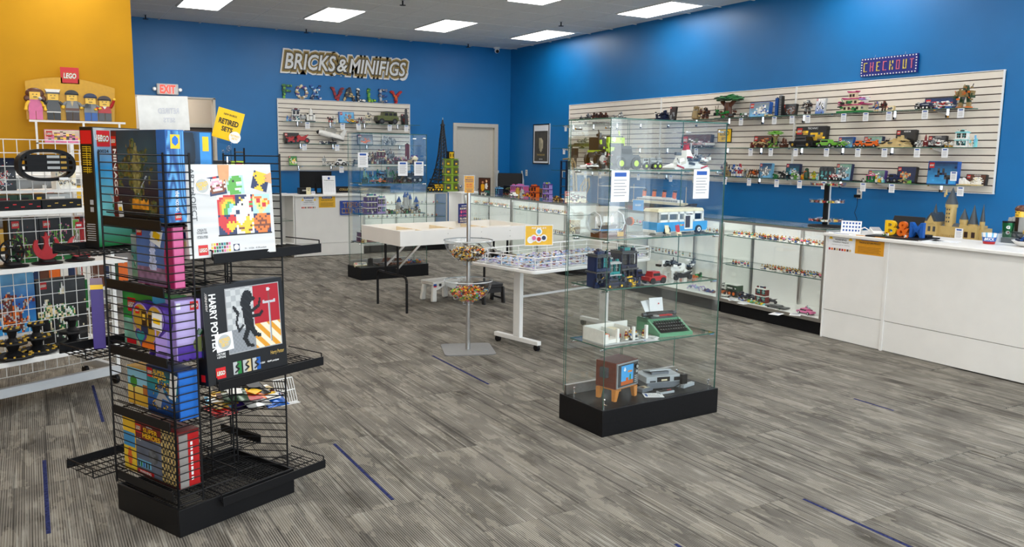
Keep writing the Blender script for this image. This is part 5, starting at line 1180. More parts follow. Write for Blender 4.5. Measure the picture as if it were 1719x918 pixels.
# games console, controller, cartridge
gl_, gd_ = mat('console_light_grey', C('a9b0b6'), .35), mat('console_dark_grey', C('6a7078'), .35)
t = thing('toy_console', 'grey toy games console with raised flap on the showcase base', 'toy model', on(T2, T2R, .64, .235, T2Z), T2R-R(14), 'models in the near glass showcase')
MB().bx(-.115, .115, -.075, .085, .006, .045, gd_).bx(-.125, .125, -.08, .09, .045, .085, gl_).build('housing', t, bev=.003)
MB().bx(-.05, .04, -.082, -.08, .05, .08, BLACKM).bx(-.02, .02, -.084, -.082, .056, .066, 'cream').build('cartridge_slot', t)
MB().box((0, .02, .10), (.15, .10, .008), gl_, rx=R(-12)).bx(-.06, .06, -.03, -.01, .085, .10, gd_).build('flap', t)
MB().bx(-.10, -.06, -.083, -.08, .05, .06, 'dgrey').bx(.07, .11, -.083, -.08, .052, .075, BLACKM).build('buttons', t)
t = thing('toy_controller', 'light grey toy game controller with red buttons in front of the console', 'toy model', on(T2, T2R, .575, .095, T2Z), T2R-R(4), 'models in the near glass showcase')
MB().bx(-.055, .055, -.022, .022, 0, .014, gl_).build('shell', t, bev=.002); MB().bx(-.050, .050, -.017, .017, .0142, .0148, BLACKM).bx(-.044, -.03, -.003, .003, .0149, .017, 'dgrey').bx(-.040, -.034, -.008, .008, .0149, .017, 'dgrey').cyl((.02, 0, .0148), (.02, 0, .018), .006, 'red', 10).cyl((.038, 0, .0148), (.038, 0, .018), .006, 'red', 10).build('buttons', t)
MB().wire([(0, .022, .008), (.03, .06, .004), (.10, .05, .004), (.16, .04, .03), (.17, .05, .06), (.15, .06, .08)], .003, BLACKM, 6).bx(.15, .19, .02, .045, .03, .09, BLACKM).build('cable', t)
t = thing('toy_cartridge', 'dark grey toy cartridge left of the toy console', 'toy model', on(T2, T2R, .49, .20, T2Z), T2R+R(8), 'models in the near glass showcase')
MB().bx(-.05, .05, -.035, .035, 0, .022, gd_).build('shell', t, bev=.002); MB().bx(-.02, .04, -.02, .02, .0222, .0228, 'cream').bx(-.02, .0, -.015, .015, .0229, .0232, 'brown').build('sticker', t)
t = thing('toy_bar', 'light grey toy block strip right of the toy console', 'toy model', on(T2, T2R, .80, .13, T2Z), T2R+R(12), 'models in the near glass showcase')
mb = MB().bx(-.06, .06, -.012, .012, 0, .02, gl_); studs(mb, -.06, .06, 0, .02, gl_); mb.build('strip', t)
def hang_card(px, py, P0, rz, lab, s=1.9):
    q = AP(px, py, on(P0, rz, 0, .010), rz); o = card((q.x, q.y, q.z), rz, lab, 'price cards taped inside the tall showcases', s); return o
hang_card(1041.5, 286, T2, T2R, 'large white info card taped to the near showcase, the left one'); hang_card(1178, 284, T2, T2R, 'large white info card taped to the near showcase, the right one')

# far tower
g1 = 'models in the far glass showcase'
tower_items(T1, T1R, 1.476, [
 ('pieces', 613, 632, 254, 'brown dbrown tan', 'brown toy pieces on the upper shelf of the far showcase, at the left'), ('building', 633, 645, 250, 'dred cream dblue', 'small dark red toy building on the upper shelf of the far showcase'),
 ('creature', 647, 662, 247, 'grey brown dgrey', 'grey toy rock creature on the upper shelf of the far showcase'), ('truck', 662, 680, 262, 'lgrey pink', 'grey toy truck on the upper shelf of the far showcase'),
 ('tower', 681, 686, 240, 'dred black', 'slim dark red toy tower on the upper shelf of the far showcase'), ('spider', 690, 701, 258, 'cream purple', 'cream and purple toy wheel on the upper shelf of the far showcase')], .22, grp=g1)
tower_items(T1, T1R, 1.233, [
 ('boat', 607, 618, 285, 'dgreen dgreen sand', 'green toy ship at the left of the second shelf in the far showcase'), ('pieces', 615, 640, 293, 'lblue teal blue', 'light blue toy pieces on the second shelf of the far showcase', dict(y=.28)),
 ('space', 620, 645, 299, 'orange lgrey black', 'orange toy ship on the second shelf of the far showcase', dict(y=.1)), ('car', 641, 666, 298, 'black dgrey lgrey', 'low black toy racer on the second shelf of the far showcase', dict(y=.13)),
 ('truck', 668, 706, 288, 'dgrey black lgrey', 'dark grey toy machine with many pale wheels in the far showcase', dict(y=.15)), ('box', 650, 666, 280, 'sand sand lgrey green grey', 'pale green box at the back of the second shelf in the far showcase', dict(y=.3))], .2, grp=g1)
tower_items(T1, T1R, .838, [
 ('building', 612, 630, 324, 'purple white teal', 'tall white and purple toy dollhouse in the far showcase', dict(d=.12)), ('building', 631, 645, 328, 'lilac white teal', 'shorter lilac toy dollhouse wing in the far showcase', dict(d=.12)),
 ('pieces', 648, 660, 350, 'white green lgrey', 'small white and green toy pieces left of the toy castle'), ('castle', 666, 702, 321, 'lgrey blue', 'small pale toy castle with a blue cone roof in the far showcase')], .18, grp=g1)
tower_items(T1, T1R, .478, [('building', 601, 628, 385, 'dred white dgrey', 'dark red and white toy house on the lower shelf of the far showcase', dict(d=.14)), ('pieces', 606, 616, 397, 'gold cream', 'gold toy pieces in front of the dark red toy house', dict(y=.08))], .18, grp=g1)
tower_items(T1, T1R, 1.476, [('pieces', 609, 700, 262, 'brown dgrey black tan dred lgrey', 'crowded row of brown and grey toy pieces on the upper far showcase shelf', dict(y=.10, d=.06))], .1, grp=g1)
tower_items(T1, T1R, 1.233, [('pieces', 610, 705, 284, 'teal sky dblue black lgrey blue', 'row of tall blue and teal toy parts at the back of the far showcase', dict(y=.33, d=.06)), ('pieces', 640, 700, 300, 'black dgrey black dred', 'low black toy vehicles at the front of the second far showcase shelf', dict(y=.07, d=.05))], .1, grp=g1)
tower_items(T1, T1R, .838, [('pieces', 647, 706, 348, 'lgrey brown green dblue tan white', 'row of small mixed toy pieces around the small pale castle', dict(y=.10, d=.05))], .1, grp=g1)
tower_items(T1, T1R, T1Z, [('boat', 628, 683, 431, 'brown dbrown brown', 'long brown wooden toy barge on the far showcase base'), ('tower', 618, 625, 433, 'black black', 'small black toy monument on the far showcase base', dict(d=.03)),
 ('pieces', 683, 706, 434, 'orange blue brown green', 'orange and blue toy pieces right of the brown barge'), ('box', 596, 616, 440, 'cream white lgrey grey', 'pale flat box leaning at the left of the far showcase base', dict(tilt=-.9))], .17, grp=g1)
for px, py, lab in ((609, 256, 'white info card on the far showcase, the left one'), (676, 271, 'white info card on the far showcase, the middle one'), (703, 271, 'white info card on the far showcase, the right one')): hang_card(px, py, T1, T1R, lab, 2.0)

# ================================================================== SMALL FIGURES IN THE DISPLAY CASES
figs = []; rf = random.Random(11)
for v in range(14):
    tc, lc, hc = rf.choice(['red', 'blue', 'white', 'black', 'lgreen', 'purple', 'orange', 'lgrey', 'pink', 'brown', 'dred', 'teal']), rf.choice(['black', 'blue', 'brown', 'dgrey', 'white', 'tan']), rf.choice(['black', 'brown', 'dbrown', 'yellow', 'dred', 'white', 'dgrey'])
    mb = MB(); mb.box((0, 0, .006), (.022, .022, .006), 'white' if v % 2 else 'black')
    for s_ in (-1, 1): mb.box((s_*.004, -.001, .016), (.0072, .010, .016), lc).box((s_*.0105, -.003, .030), (.0045, .007, .013), tc, ry=s_*R(-12)).box((s_*.012, -.006, .0235), (.004, .005, .004), 'skin')
    mb.box((0, 0, .031), (.0175, .009, .014), tc, tp=.72).cyl((0, 0, .038), (0, 0, .0475), .0052, 'skin', 8).cyl((0, .0005, .0455), (0, .0005, .052), .0062, hc, 8, r2=.0045)
    mb.box((-.0018, -.0053, .0435), (.001, .0006, .001), 'black').box((.0018, -.0053, .0435), (.001, .0006, .001), 'black')
    figs.append(mb.mesh('toy_figure'))
def fig_row(X, ya, yb, z, n, group, label, rows_=1, rz=-PI/2, along='y', dx=.05, sc_=1.0):
    for r_ in range(rows_):
        for i in range(n):
            if rf.random() < .06: continue
            u = ya+(yb-ya)*(i+.5*(r_ % 2)+.25)/n+rf.uniform(-.004, .004)
            loc = (X+r_*dx, u, z) if along == 'y' else (u, X+r_*dx, z)
            o = link(rf.choice(figs), 'toy_figure', None, loc, (0, 0, rz+rf.uniform(-.3, .3))); o.scale = (sc_,)*3; tag(o, label, 'toy figure', group)
FX = RX+.09
fig_row(FX, 6.20, 5.02, .811, 34, 'toy figures on the upper shelf by the checkout', 'tiny toy figure on the upper case shelf beside the checkout counter', 1)
fig_row(FX+.06, 6.20, 5.25, .811, 20, 'toy figures on the upper shelf by the checkout', 'tiny toy figure on the upper case shelf beside the checkout counter', 1)
fig_row(FX, 6.20, 5.95, .511, 6, 'toy figures on the lower shelf by the checkout', 'tiny toy figure on the lower case shelf beside the checkout counter', 1)
fig_row(FX, 5.80, 5.02, .511, 22, 'toy figures on the lower shelf by the checkout', 'tiny toy figure on the lower case shelf beside the checkout counter', 2)
fig_row(FX, 7.9, 6.40, .811, 28, 'toy figures on the shelf behind the near showcase', 'tiny toy figure on a case shelf seen through the near showcase', 1)
fig_row(FX, 7.6, 6.80, .511, 14, 'toy figures on the shelf behind the near showcase', 'tiny toy figure on a case shelf seen through the near showcase', 1)
fig_row(FX, 10.55, 9.25, .821, 26, 'toy figures in the side row of cases', 'tiny toy figure on the upper shelf of the last side row case', 1)
fig_row(FX, 10.5, 9.3, .541, 22, 'black and white figures in the side row', 'tiny toy figure on the lower shelf of the last side row case', 1)
fig_row(FX, 12.0, 10.78, .821, 26, 'toy figures by the corner post', 'tiny toy figure in the case nearest the white corner post', 1)
fig_row(FX, 12.0, 11.2, .541, 12, 'toy figures by the corner post', 'tiny toy figure in the case nearest the white corner post', 1)
fig_row(12.80, 4.95, 6.05, .781, 16, 'toy figures along the back case', 'tiny toy figure in the glass case along the back beside the trade counter', 1, 0, 'x')
fig_row(12.80, 4.75, 6.05, .561, 16, 'toy figures along the back case', 'tiny toy figure in the glass case along the back beside the trade counter', 1, 0, 'x')
og = [o for o in COL.objects if o.get('label', '').startswith('white toy office')][0]
for i in range(16):
    x_, y_ = rf.uniform(.12, .35), rf.uniform(.005, .09); p = on((og.location.x, og.location.y), T2R, x_, y_)
    o = link(rf.choice(figs), 'toy_figure', None, (p[0], p[1], z4+.0095), (0, 0, T2R+rf.uniform(-.5, .5))); tag(o, 'tiny toy figure inside the open white toy office', 'toy figure', 'toy figures in the toy office')
# toys on the deck of the long case
def deck(items, X, z=.151):
    for it in items:
        kind, x1, x2, yt, cols, lab = it[:6]; XX = X+(it[6] if len(it) > 6 else 0)
        cxp = (x1+x2)/2; d = ray(x1, 500); ya = XX*d.y/d.x; d = ray(x2, 500); yb = XX*d.y/d.x; top = AX(cxp, yt, XX).z; w = abs(ya-yb)
        toy(kind, w, max(.03, top-z), min(.16, max(.04, w*.5)), cols, (XX, (ya+yb)/2, z), -PI/2, lab, 'models on the deck of the long display case')
deck([('truck', 1214, 1242, 473, 'dgreen white orange', 'green and white toy truck with orange wheels in the long display case', .12), ('creature', 1238, 1272, 489, 'navy dblue white', 'dark blue toy whale in the long display case', .12),
 ('building', 1271, 1288, 479, 'dred white dblue', 'small red and white toy house with a dark blue roof', .10), ('moto', 1204, 1226, 494, 'white black green', 'small white and black toy bike left of the blue whale', 0),
 ('pieces', 1240, 1253, 499, 'white blue brown', 'tiny white and blue toy pieces in front of the blue whale', 0), ('pieces', 1256, 1284, 506, 'yellow lgreen aqua', 'low yellow and green toy pieces in front of the red toy house', .0),
 ('car', 1290, 1322, 512, 'dgrey white green', 'grey toy racing buggy in the middle of the long case deck', 0), ('moto', 1288, 1305, 500, 'dgrey navy', 'dark toy aeroplane right of the red toy house', .16),
 ('car', 1342, 1367, 518, 'pink white white', 'pink toy tractor at the right end of the long case deck', 0), ('pieces', 1352, 1366, 512, 'aqua pink white', 'tiny pink and teal toy pieces behind the pink tractor', .08),
 ('spider', 1158, 1180, 478, 'aqua lilac', 'pale teal crystal toy in the long display case behind the near showcase', .08), ('pieces', 1182, 1200, 484, 'dred blue purple', 'dark red and blue toy pieces behind the near showcase edge', .08)], RX+.10)
for i, (px, py) in enumerate(((1250, 509), (1303, 527), (1335, 528), (1230, 503))):
    p = AZ(px, py, .151); paper(p.x, p.y, .151, ['info sheet on the long case deck in front of the blue whale', 'info sheet on the long case deck under the grey buggy', 'info sheet on the long case deck left of the pink tractor', 'info sheet on the long case deck right of the white bike'][i], rz=-PI/2+.3*i, w=.10, l=.13, grp='info sheets on the long case deck')

# ================================================================== WALL SIGNS, BACK AREA, COUNTER
# exit sign
p = AY(281, 150, Y0-.02)
t = thing('exit_sign', 'white exit sign with red letters above the passage opening', 'sign', (p.x, Y0-.001, p.z), 0)
MB().bx(-.16, .16, -.06, -.0, -.085, .085, WHITEM).build('housing', t, bev=.012)
m_ = lettering(t, [('EXIT', 0, 0, .23, .13, mat('exit_red_lit', (1, .05, .03), emit=1.6))], y=-.0615, bold=.03)
for s_ in (-1, 1): MB().cyl((s_*.19, -.045, 0), (s_*.19, -.015, 0), .032, 'lgrey', 12).cyl((s_*.19, -.048, 0), (s_*.19, -.045, 0), .022, CHR, 10).bx(min(s_*.16, s_*.19), max(s_*.16, s_*.19), -.03, -.01, -.012, .012, WHITEM).build('lamp_head', t)
# long wall sign: stacked cut-out layers around slanted letters
a, b = AY(474, 105, Y0-.03), AY(681, 118, Y0-.03)
L_ = b.x-a.x
t = thing('wall_sign', 'long comic style wall sign with white letters on gold, above the small brick letters', 'sign', (a.x+L_/2, Y0-.03, 3.135), 0)
words = [('BRICKS', -.285*L_, .015, .40*L_, .27), ('&', -.035*L_, -.005, .085*L_, .22), ('MINIFIGS', .26*L_, .0, .48*L_, .25)]
GOLDM = mat('sign_gold', C('a88a3c'), .4)
def fat(ws, bold, y, mt, name, ex, dw):
    mb = MB()
    for s_, cx_, cz, w_, h_ in ws: tx(mb, s_, cx_, cz, w_+dw, h_+dw, mt, y, bold, shear=.22, ext=ex)
    return mb.build(name, t)
fat(words, .15, .0, WHITEM, 'outer_border', .028, .155); fat(words, .105, -.004, GOLDM, 'gold_border', .004, .105); fat(words, .068, -.006, INK, 'dark_line', .002, .062); fat(words, .060, -.008, GOLDM, 'gold_border', .002, .045); fat(words, .045, -.010, INK, 'dark_line', .002, .028)
fat(words, .018, -.013, WHITEM, 'white_letters', .003, 0)
# brick built letters on the slatwall top
segsL = {'F': [(0, 0, 0, 1), (0, 1, 1, 1), (0, .55, .8, .55)], 'O': [(.5+.45*math.cos(k*PI/4), .5+.5*math.sin(k*PI/4), .5+.45*math.cos((k+1)*PI/4), .5+.5*math.sin((k+1)*PI/4)) for k in range(8)], 'X': [(0, 0, 1, 1), (0, 1, 1, 0)],
 'V': [(0, 1, .5, 0), (1, 1, .5, 0)], 'A': [(0, 0, .5, 1), (1, 0, .5, 1), (.25, .4, .75, .4)], 'L': [(0, 0, 0, 1), (0, 0, .9, 0)], 'E': [(0, 0, 0, 1), (0, 1, .9, 1), (0, .5, .8, .5), (0, 0, .9, 0)], 'Y': [(0, 1, .5, .5), (1, 1, .5, .5), (.5, .5, .5, 0)]}
LET = [('F', 474, 491, 'green lgreen dgreen', 'green brick built letter F'), ('O', 495, 518, 'tan cream purple white dtan', 'tan and cream brick built letter O'), ('X', 521, 539, 'blue lblue dblue white', 'blue brick built letter X'), ('V', 555, 577, 'dred mred red', 'dark red brick built letter V'),
 ('A', 576, 596, 'black dbrown tan dgrey', 'black and tan brick built letter A'), ('L', 599, 615, 'black dgrey black white', 'black and white brick built letter L'), ('L', 617, 633, 'green lgreen lime', 'green brick built letter L'), ('E', 636, 653, 'grey blue lgrey dblue', 'grey and blue brick built letter E'), ('Y', 655, 674, 'red orange red', 'red and orange brick built letter Y')]
for i, (ch, x1, x2, cols, lab) in enumerate(LET):
    xa, xb = AY(x1, 155, Y0-.03).x, AY(x2, 155, Y0-.03).x; H_ = .245; rr = random.Random(i); cl = cols.split(); mb = MB(); wd_ = xb-xa-.045
    for (u0, v0, u1, v1) in segsL[ch]:
        n = max(3, int(math.hypot((u1-u0)*wd_, (v1-v0)*(H_-.045))/.016))
        for k in range(n+1):
            u, v = u0+(u1-u0)*k/n, v0+(v1-v0)*k/n
            for q in range(2): mb.box((xa+.0225+u*wd_+rr.uniform(-.014, .014), rr.uniform(-.012, .012), .0225+v*(H_-.045)+rr.uniform(-.010, .010)), (rr.uniform(.024, .042), rr.uniform(.03, .05), rr.uniform(.018, .034)), rr.choice(cl), ry=rr.uniform(-.4, .4))
    mb.v = [v-Vector(((xa+xb)/2, 0, 0)) for v in mb.v]
    zmin = min(v.z for v in mb.v); o = mb.build('brick_letter', None, ((xa+xb)/2, Y0-.03, 2.519-zmin)); tag(o, lab+' standing on the back slatwall', 'letter', 'brick built letters on the back slatwall')
# notices and trade counter sign
CY = 12.66
def notice(lab, px1, px2, py1, py2, Y, bg, items, side=False, grp=None, extra=None, name='notice_card'):
    if not side: a, b = AY(px1, py1, Y), AY(px2, py2, Y); w, h = b.x-a.x, a.z-b.z; loc = ((a.x+b.x)/2, Y, b.z); rz = 0
    else: a, b = AX(px1, py1, Y), AX(px2, py2, Y); w, h = a.y-b.y, a.z-b.z; loc = (Y, (a.y+b.y)/2, b.z); rz = -PI/2
    t = thing(name, lab, 'notice', loc, rz, grp); o = MB().bx(-w/2, w/2, .0, .002, 0, h, bg).build('sheet', t)
    lettering(o, [(s_, cx_*w, cz*h, w_*w, h_*h, m_) for s_, cx_, cz, w_, h_, m_ in items], y=-.0008)
    if extra: extra(o, w, h)
    return t
def warn(o, w, h):
    for s_ in (-1, 1): MB().add([(s_*w*.38-w*.08, -.001, h*.62), (s_*w*.38+w*.08, -.001, h*.62), (s_*w*.38, -.001, h*.84)], [(0, 1, 2)], YEL).build('warning_triangle', o)
    MB().bx(-w*.3, w*.3, -.0006, .0, h*.78, h*.96, INKB).build('blue_band', o)
    mb = MB(); [mb.bx(-w*.45+i*w*.1, -w*.45+i*w*.1+w*.07, -.001, 0, h*.03, h*.15, ['red', 'orange', 'brown', 'tan', 'dred'][i % 5]) for i in range(9)]; mb.build('picture_strip', o)
def policy(o, w, h):
    MB().bx(-w*.3, w*.3, -.0006, .0, h*.74, h*.94, INKB).build('blue_band', o); mb = MB()
    for i in range(5): mb.bx(-w*.4, w*(.4-.06*(i % 2)), -.001, 0, h*(.10+.07*i), h*(.12+.07*i), mat('ink_brown', C('7a4a10'), .5))
    mb.build('text_lines', o)
NW = [('BRICKS & MINIFIGS', 0, .87, .5, .08, WHI), ('WARNING', 0, .62, .45, .10, INK), ('Choking Hazard', 0, .48, .6, .09, INK), ('small parts not for children', 0, .34, .7, .06, CARDC)]
NP = [('BRICKS & MINIFIGS', 0, .84, .52, .09, WHI), ('TRADE & RETURN POLICY', 0, .62, .75, .09, INK)]
notice('white choking hazard notice on the trade counter front', 504.5, 532, 329, 350, CY+.011, PAPER, NW, extra=warn); notice('yellow policy notice on the trade counter front', 535, 563, 328.5, 348, CY+.011, ysg, NP, extra=policy)
RFX = RX-.03+.011
notice('white choking hazard notice on the checkout counter end panel', 1391, 1432, 388.5, 424.5, RFX, PAPER, NW, True, extra=warn); notice('yellow policy notice on the checkout counter end panel', 1437, 1483, 394, 431, RFX, mat('amber_card2', C('d9961e'), .4), NP, True, extra=policy)
a, b = AY(571, 332, CY-.02), AY(611, 360, CY-.02); w = .44; h = .225
t = thing('trade_counter_sign', 'blue brick built sign on the trade counter front, partly behind the far showcase', 'sign', (a.x, CY-.02, b.z), 0)
MB().bx(0, w, 0, .018, 0, h, mat('blue_baseplate', C('1d3f9a'), .4)).build('baseplate', t)
for ch, cx_, cz in [(c_, .070+i*.066, .16) for i, c_ in enumerate('TRADE')]+[(c_, .048+i*.058, .065) for i, c_ in enumerate('COUNTER')]:
    mb = MB(); stroke_letter(mb, ch, cx_, cz, .021, .0165, .0125, mat('sign_cream_brick', C('f4dcc8'), .4) if ch in 'TCNE' else mat('sign_peach_brick', C('f0a878'), .4)); mb.build('letter', t)
# on the trade counter
zc_ = .961
a = AY(540, 316, 12.85)
sign_card('counter_notice', 'white framed notice standing on the trade counter', (AY(553, 316, 12.80).x, 12.80, zc_), 0, .21, .29, PAPER, [('Trading Process', 0, .215, .16, .02, INK)]+[('text line of the trading rules', 0, .18-.02*i, .17, .009, CARDC) for i in range(8)], frame=ACRY, tilt=-.1,
    extra=lambda o: MB().cyl((0, -.001, .25), (0, -.002, .25), .02, INKB, 12).build('round_badge', o))
t = thing('monitor', 'black monitor seen from behind on the trade counter', 'monitor', (AY(530, 310, 13.05).x, 13.05, zc_), R(170))
MB().box((0, 0, .22), (.50, .03, .27), BLACKM, rx=R(-6)).build('panel', t, bev=.004); MB().cyl((0, 0, .0), (0, 0, .16), .02, BLACKM).bx(-.12, .12, -.08, .08, 0, .012, BLACKM).build('stand', t)
t = thing('receipt_printer', 'black receipt printer on the trade counter beside the notice', 'printer', (AY(513, 316, 12.95).x-.03, 12.93, zc_), 0)
MB().bx(-.09, .09, -.07, .07, 0, .10, BLACKM).build('case', t, bev=.006); MB().bx(-.05, .05, -.072, -.07, .05, .07, CARDC).build('paper_slot', t)
sign_card('table_card', 'small cream price card in front of the receipt printer', (AY(518, 320, 12.74).x, 12.74, zc_), 0, .072, .11, mat('cream_card', C('e6dcb4'), .5), [('SCAN', 0, .09, .05, .014, INK), ('ME', 0, .068, .03, .012, INK)], cat='card')
sign_card('table_card', 'small white card beside the cream price card on the trade counter', (AY(525, 322, 12.72).x+.01, 12.72, zc_), 0, .06, .05, PAPER, [('B&M', 0, .03, .04, .015, INKB)], cat='card')
t = thing('desk_bin_rail', 'black rail with gold lettering behind the trade counter', 'rail', (4.15, 13.29, 0), 0)
MB().bx(0, 1.2, 0, .04, .955, 1.06, BLACKM).bx(.02, .06, 0, .04, 0, .955, BLACKM).bx(1.14, 1.18, 0, .04, 0, .955, BLACKM).build('board', t); lettering(t, [('COLLECTORS NAMED', .55, 1.012, .5, .035, mat('ink_gold', C('b89a50'), .4), dict(shear=.2))], y=-.001)
# eiffel style tower
et = AY(741, 320, 13.0); s_ = 1
t = thing('iron_tower_model', 'tall dark lattice tower model standing on the back display case', 'toy model', (AY(743, 322, 13.12).x, 13.12, .977), 0)
mb = MB(); H_ = 1.22; lv = [(0, .21), (.16, .14), (.30, .095), (.5, .06), (.75, .036), (.93, .016), (1.0, .006)]
DK = mat('dark_model_grey', C('25282b'), .5)
for (u0, r0), (u1, r1) in zip(lv, lv[1:]):
    z0, z1 = u0*H_, u1*H_
    for sx, sy in ((-1, -1), (1, -1), (1, 1), (-1, 1)): mb.cyl((sx*r0, sy*r0, z0), (sx*r1, sy*r1, z1), .013*(1-u0)+.004, DK, 5)
    n = 3 if u0 < .5 else 5
    for k in range(n):
        ra, rb = r0+(r1-r0)*k/n, r0+(r1-r0)*(k+1)/n; za, zb_ = z0+(z1-z0)*k/n, z0+(z1-z0)*(k+1)/n
        for q in range(4):
            A = [(-1, -1), (1, -1), (1, 1), (-1, 1)]; p1, p2 = A[q], A[(q+1) % 4]
            mb.cyl((p1[0]*ra, p1[1]*ra, za), (p2[0]*rb, p2[1]*rb, zb_), .0045, DK, 4).cyl((p2[0]*ra, p2[1]*ra, za), (p1[0]*rb, p1[1]*rb, zb_), .0045, DK, 4).cyl((p1[0]*rb, p1[1]*rb, zb_), (p2[0]*rb, p2[1]*rb, zb_), .0045, DK, 4)
mb.build('lattice', t)
for u, r_ in ((.16, .17), (.30, .115), (.93, .03)): MB().box((0, 0, u*H_), (r_*2, r_*2, .025), DK).build('platform', t)
MB().cyl((0, 0, H_), (0, 0, H_+.04), .006, 'lgrey').build('antenna', t); 
# green tiered spinner
t = thing('parts_carousel', 'lime green tiered carousel of small bins on the back counter', 'carousel', (AY(756, 320, 12.86).x, 12.86, .978), R(20))
LG = mat('lime_plastic', C('8fae3a'), .35); MB().cyl((0, 0, 0), (0, 0, .62), .03, LG, 8).build('core', t); MB().cyl((0, 0, 0), (0, 0, .02), .13, LG, 6).build('base', t)
for k in range(4):
    z = .02+k*.135; lv_ = MB().lathe([(.15, 0), (.15, .006), (.13, .012), (.13, .12), (.15, .128), (.15, .134)], LG, 6, (0, 0, z), close=True).build('tier', t)
    for q in range(6):
        a_ = q*PI/3+PI/6; MB().box((math.cos(a_)*.122, math.sin(a_)*.122, z+.065), (.03, .08, .09), 'dgrey' if (q+k) % 2 else 'olive', rz=a_).box((math.cos(a_)*.138, math.sin(a_)*.138, z+.05), (.006, .04, .03), 'yellow', rz=a_).build('bin', lv_)
MB().box((0, 0, .62), (.14, .05, .13), 'black').box((0, -.03, .62), (.10, .01, .10), 'yellow').box((-.03, -.036, .62), (.02, .006, .06), 'black').box((.03, -.036, .62), (.02, .006, .06), 'black').build('topper', t)
toy('truck', .26, .15, .12, 'yellow black yellow', (AY(731, 322, 12.9).x, 12.9, .977), R(10), 'yellow and black toy excavator in front of the dark tower model', 'models on the glass cases')
# items on the side row of cases
sc_z = .977
def ontop(px, py, z=sc_z): return AZ(px, py, z)
p = ontop(814, 323); sign_card('photo_card', 'framed photo card of two people standing on the side display case', (6.40, 11.85, sc_z), -R(55), .20, .26, mat('photo_dark', C('3a2420'), .4), [], frame=BLACKM, cat='photo',
  extra=lambda o: art('photo_print', .19, .25, lambda u, v: (C('d99a1e') if math.hypot((u-.33)*1.3, v-.42) < .24 else C('c98d6a') if math.hypot(u-.33, v-.75) < .09 else C('d8d4cc') if math.hypot((u-.68)*1.5, v-.5) < .2 else C('d9b38c') if math.hypot(u-.68, v-.82) < .08 else C('1f5a50') if v < .25 and u > .5 else C('4a2a20')), 18, 22, o, (-.095, -.001, .005)))
toy('pieces', .09, .12, .06, 'aqua dblue', (6.42, 12.02, sc_z), -PI/2+.5, 'small dark blue and aqua toy can left of the photo card', 'models on the glass cases')
toy('pieces', .22, .06, .08, 'white black dgrey cream', (6.30, 11.65, sc_z), -PI/2, 'row of tiny white and black toys in front of the photo card', 'models on the glass cases')
toy('building', .12, .14, .08, 'dblue lblue dblue', (6.42, 11.40, sc_z), -PI/2, 'small dark blue and pale blue toy box building right of the photo card', 'models on the glass cases')
toy('car', .16, .07, .09, 'white dgreen grey', (6.42, 10.95, sc_z), -PI/2, 'small white and green toy car on the side display case', 'models on the glass cases')
# work table, chair and coaster behind the cases
t = thing('work_table', 'white topped folding table with mixed toys in the back corner', 'table', (6.95, 10.9, 0), 0)
MB().bx(0, .75, 0, 2.0, .87, .91, WHITEM).build('table_top', t, bev=.006)
for x in (.06, .69):
    for y in (.1, 1.9): MB().cyl((x, y, 0), (x, y, .87), .015, BLACKM).build('leg', t)
t = thing('office_chair', 'black folded chair with pale tubes in the back corner', 'chair', (7.75, 13.35, 0), -R(30))
MB().box((0, .16, 1.02), (.46, .05, .52), BLACKM, rx=R(-8)).build('backrest', t, bev=.02); MB().box((0, -.06, .62), (.46, .44, .07), BLACKM).build('seat', t, bev=.02)
for s_ in (-1, 1): MB().wire([(s_*.24, -.2, 0), (s_*.24, .0, .6), (s_*.25, .20, 1.15), (s_*.22, .22, 1.32)], .014, 'lgrey', 8).wire([(s_*.24, .3, 0), (s_*.24, 0, .6)], .014, 'lgrey', 8).build('leg', t)
bz = .911
for it in [('tree', .20, .16, .14, 'olive brown dgreen', (7.30, 12.55), 'olive toy bush on the back corner work table'), ('building', .30, .22, .16, 'pink lilac pink', (7.25, 12.15), 'pink toy playground tower on the back corner work table'), ('creature', .24, .16, .12, 'black dgreen dred', (7.40, 11.85), 'dark toy machine behind the gold trophy toys'),
   ('bust', .10, .16, .08, 'gold gold', (7.12, 12.0), 'gold toy trophy on the back corner work table'), ('pieces', .22, .07, .08, 'dred red black', (7.08, 12.35), 'low red toy car parts at the left of the work table'), ('bust', .09, .14, .08, 'lgrey gold', (7.10, 11.82), 'silver and gold toy jar beside the gold trophy'),
   ('building', .12, .24, .10, 'orange dred orange', (7.12, 11.45), 'orange toy tower block on the work table'), ('building', .14, .28, .10, 'lilac purple lime', (7.30, 11.35), 'lilac toy tower behind the orange one'), ('pieces', .24, .10, .08, 'yellow orange black', (7.10, 11.62), 'yellow toy pieces left of the orange tower block')]:
    toy(it[0], it[1], it[2], it[3], it[4], (*it[5], bz), -PI/2+.3, it[6], 'models on the back work table')
t = thing('cardboard_box', 'long brown and black open box at the back of the work table', 'box', (7.52, 12.3, bz), -PI/2+.1)
MB().bx(-.4, .4, -.1, .1, 0, .14, mat('cardboard', C('6e4f2c'), .7)).build('carton', t); MB().bx(-.62, -.41, -.1, .1, 0, .16, BLACKM).build('black_case', t)
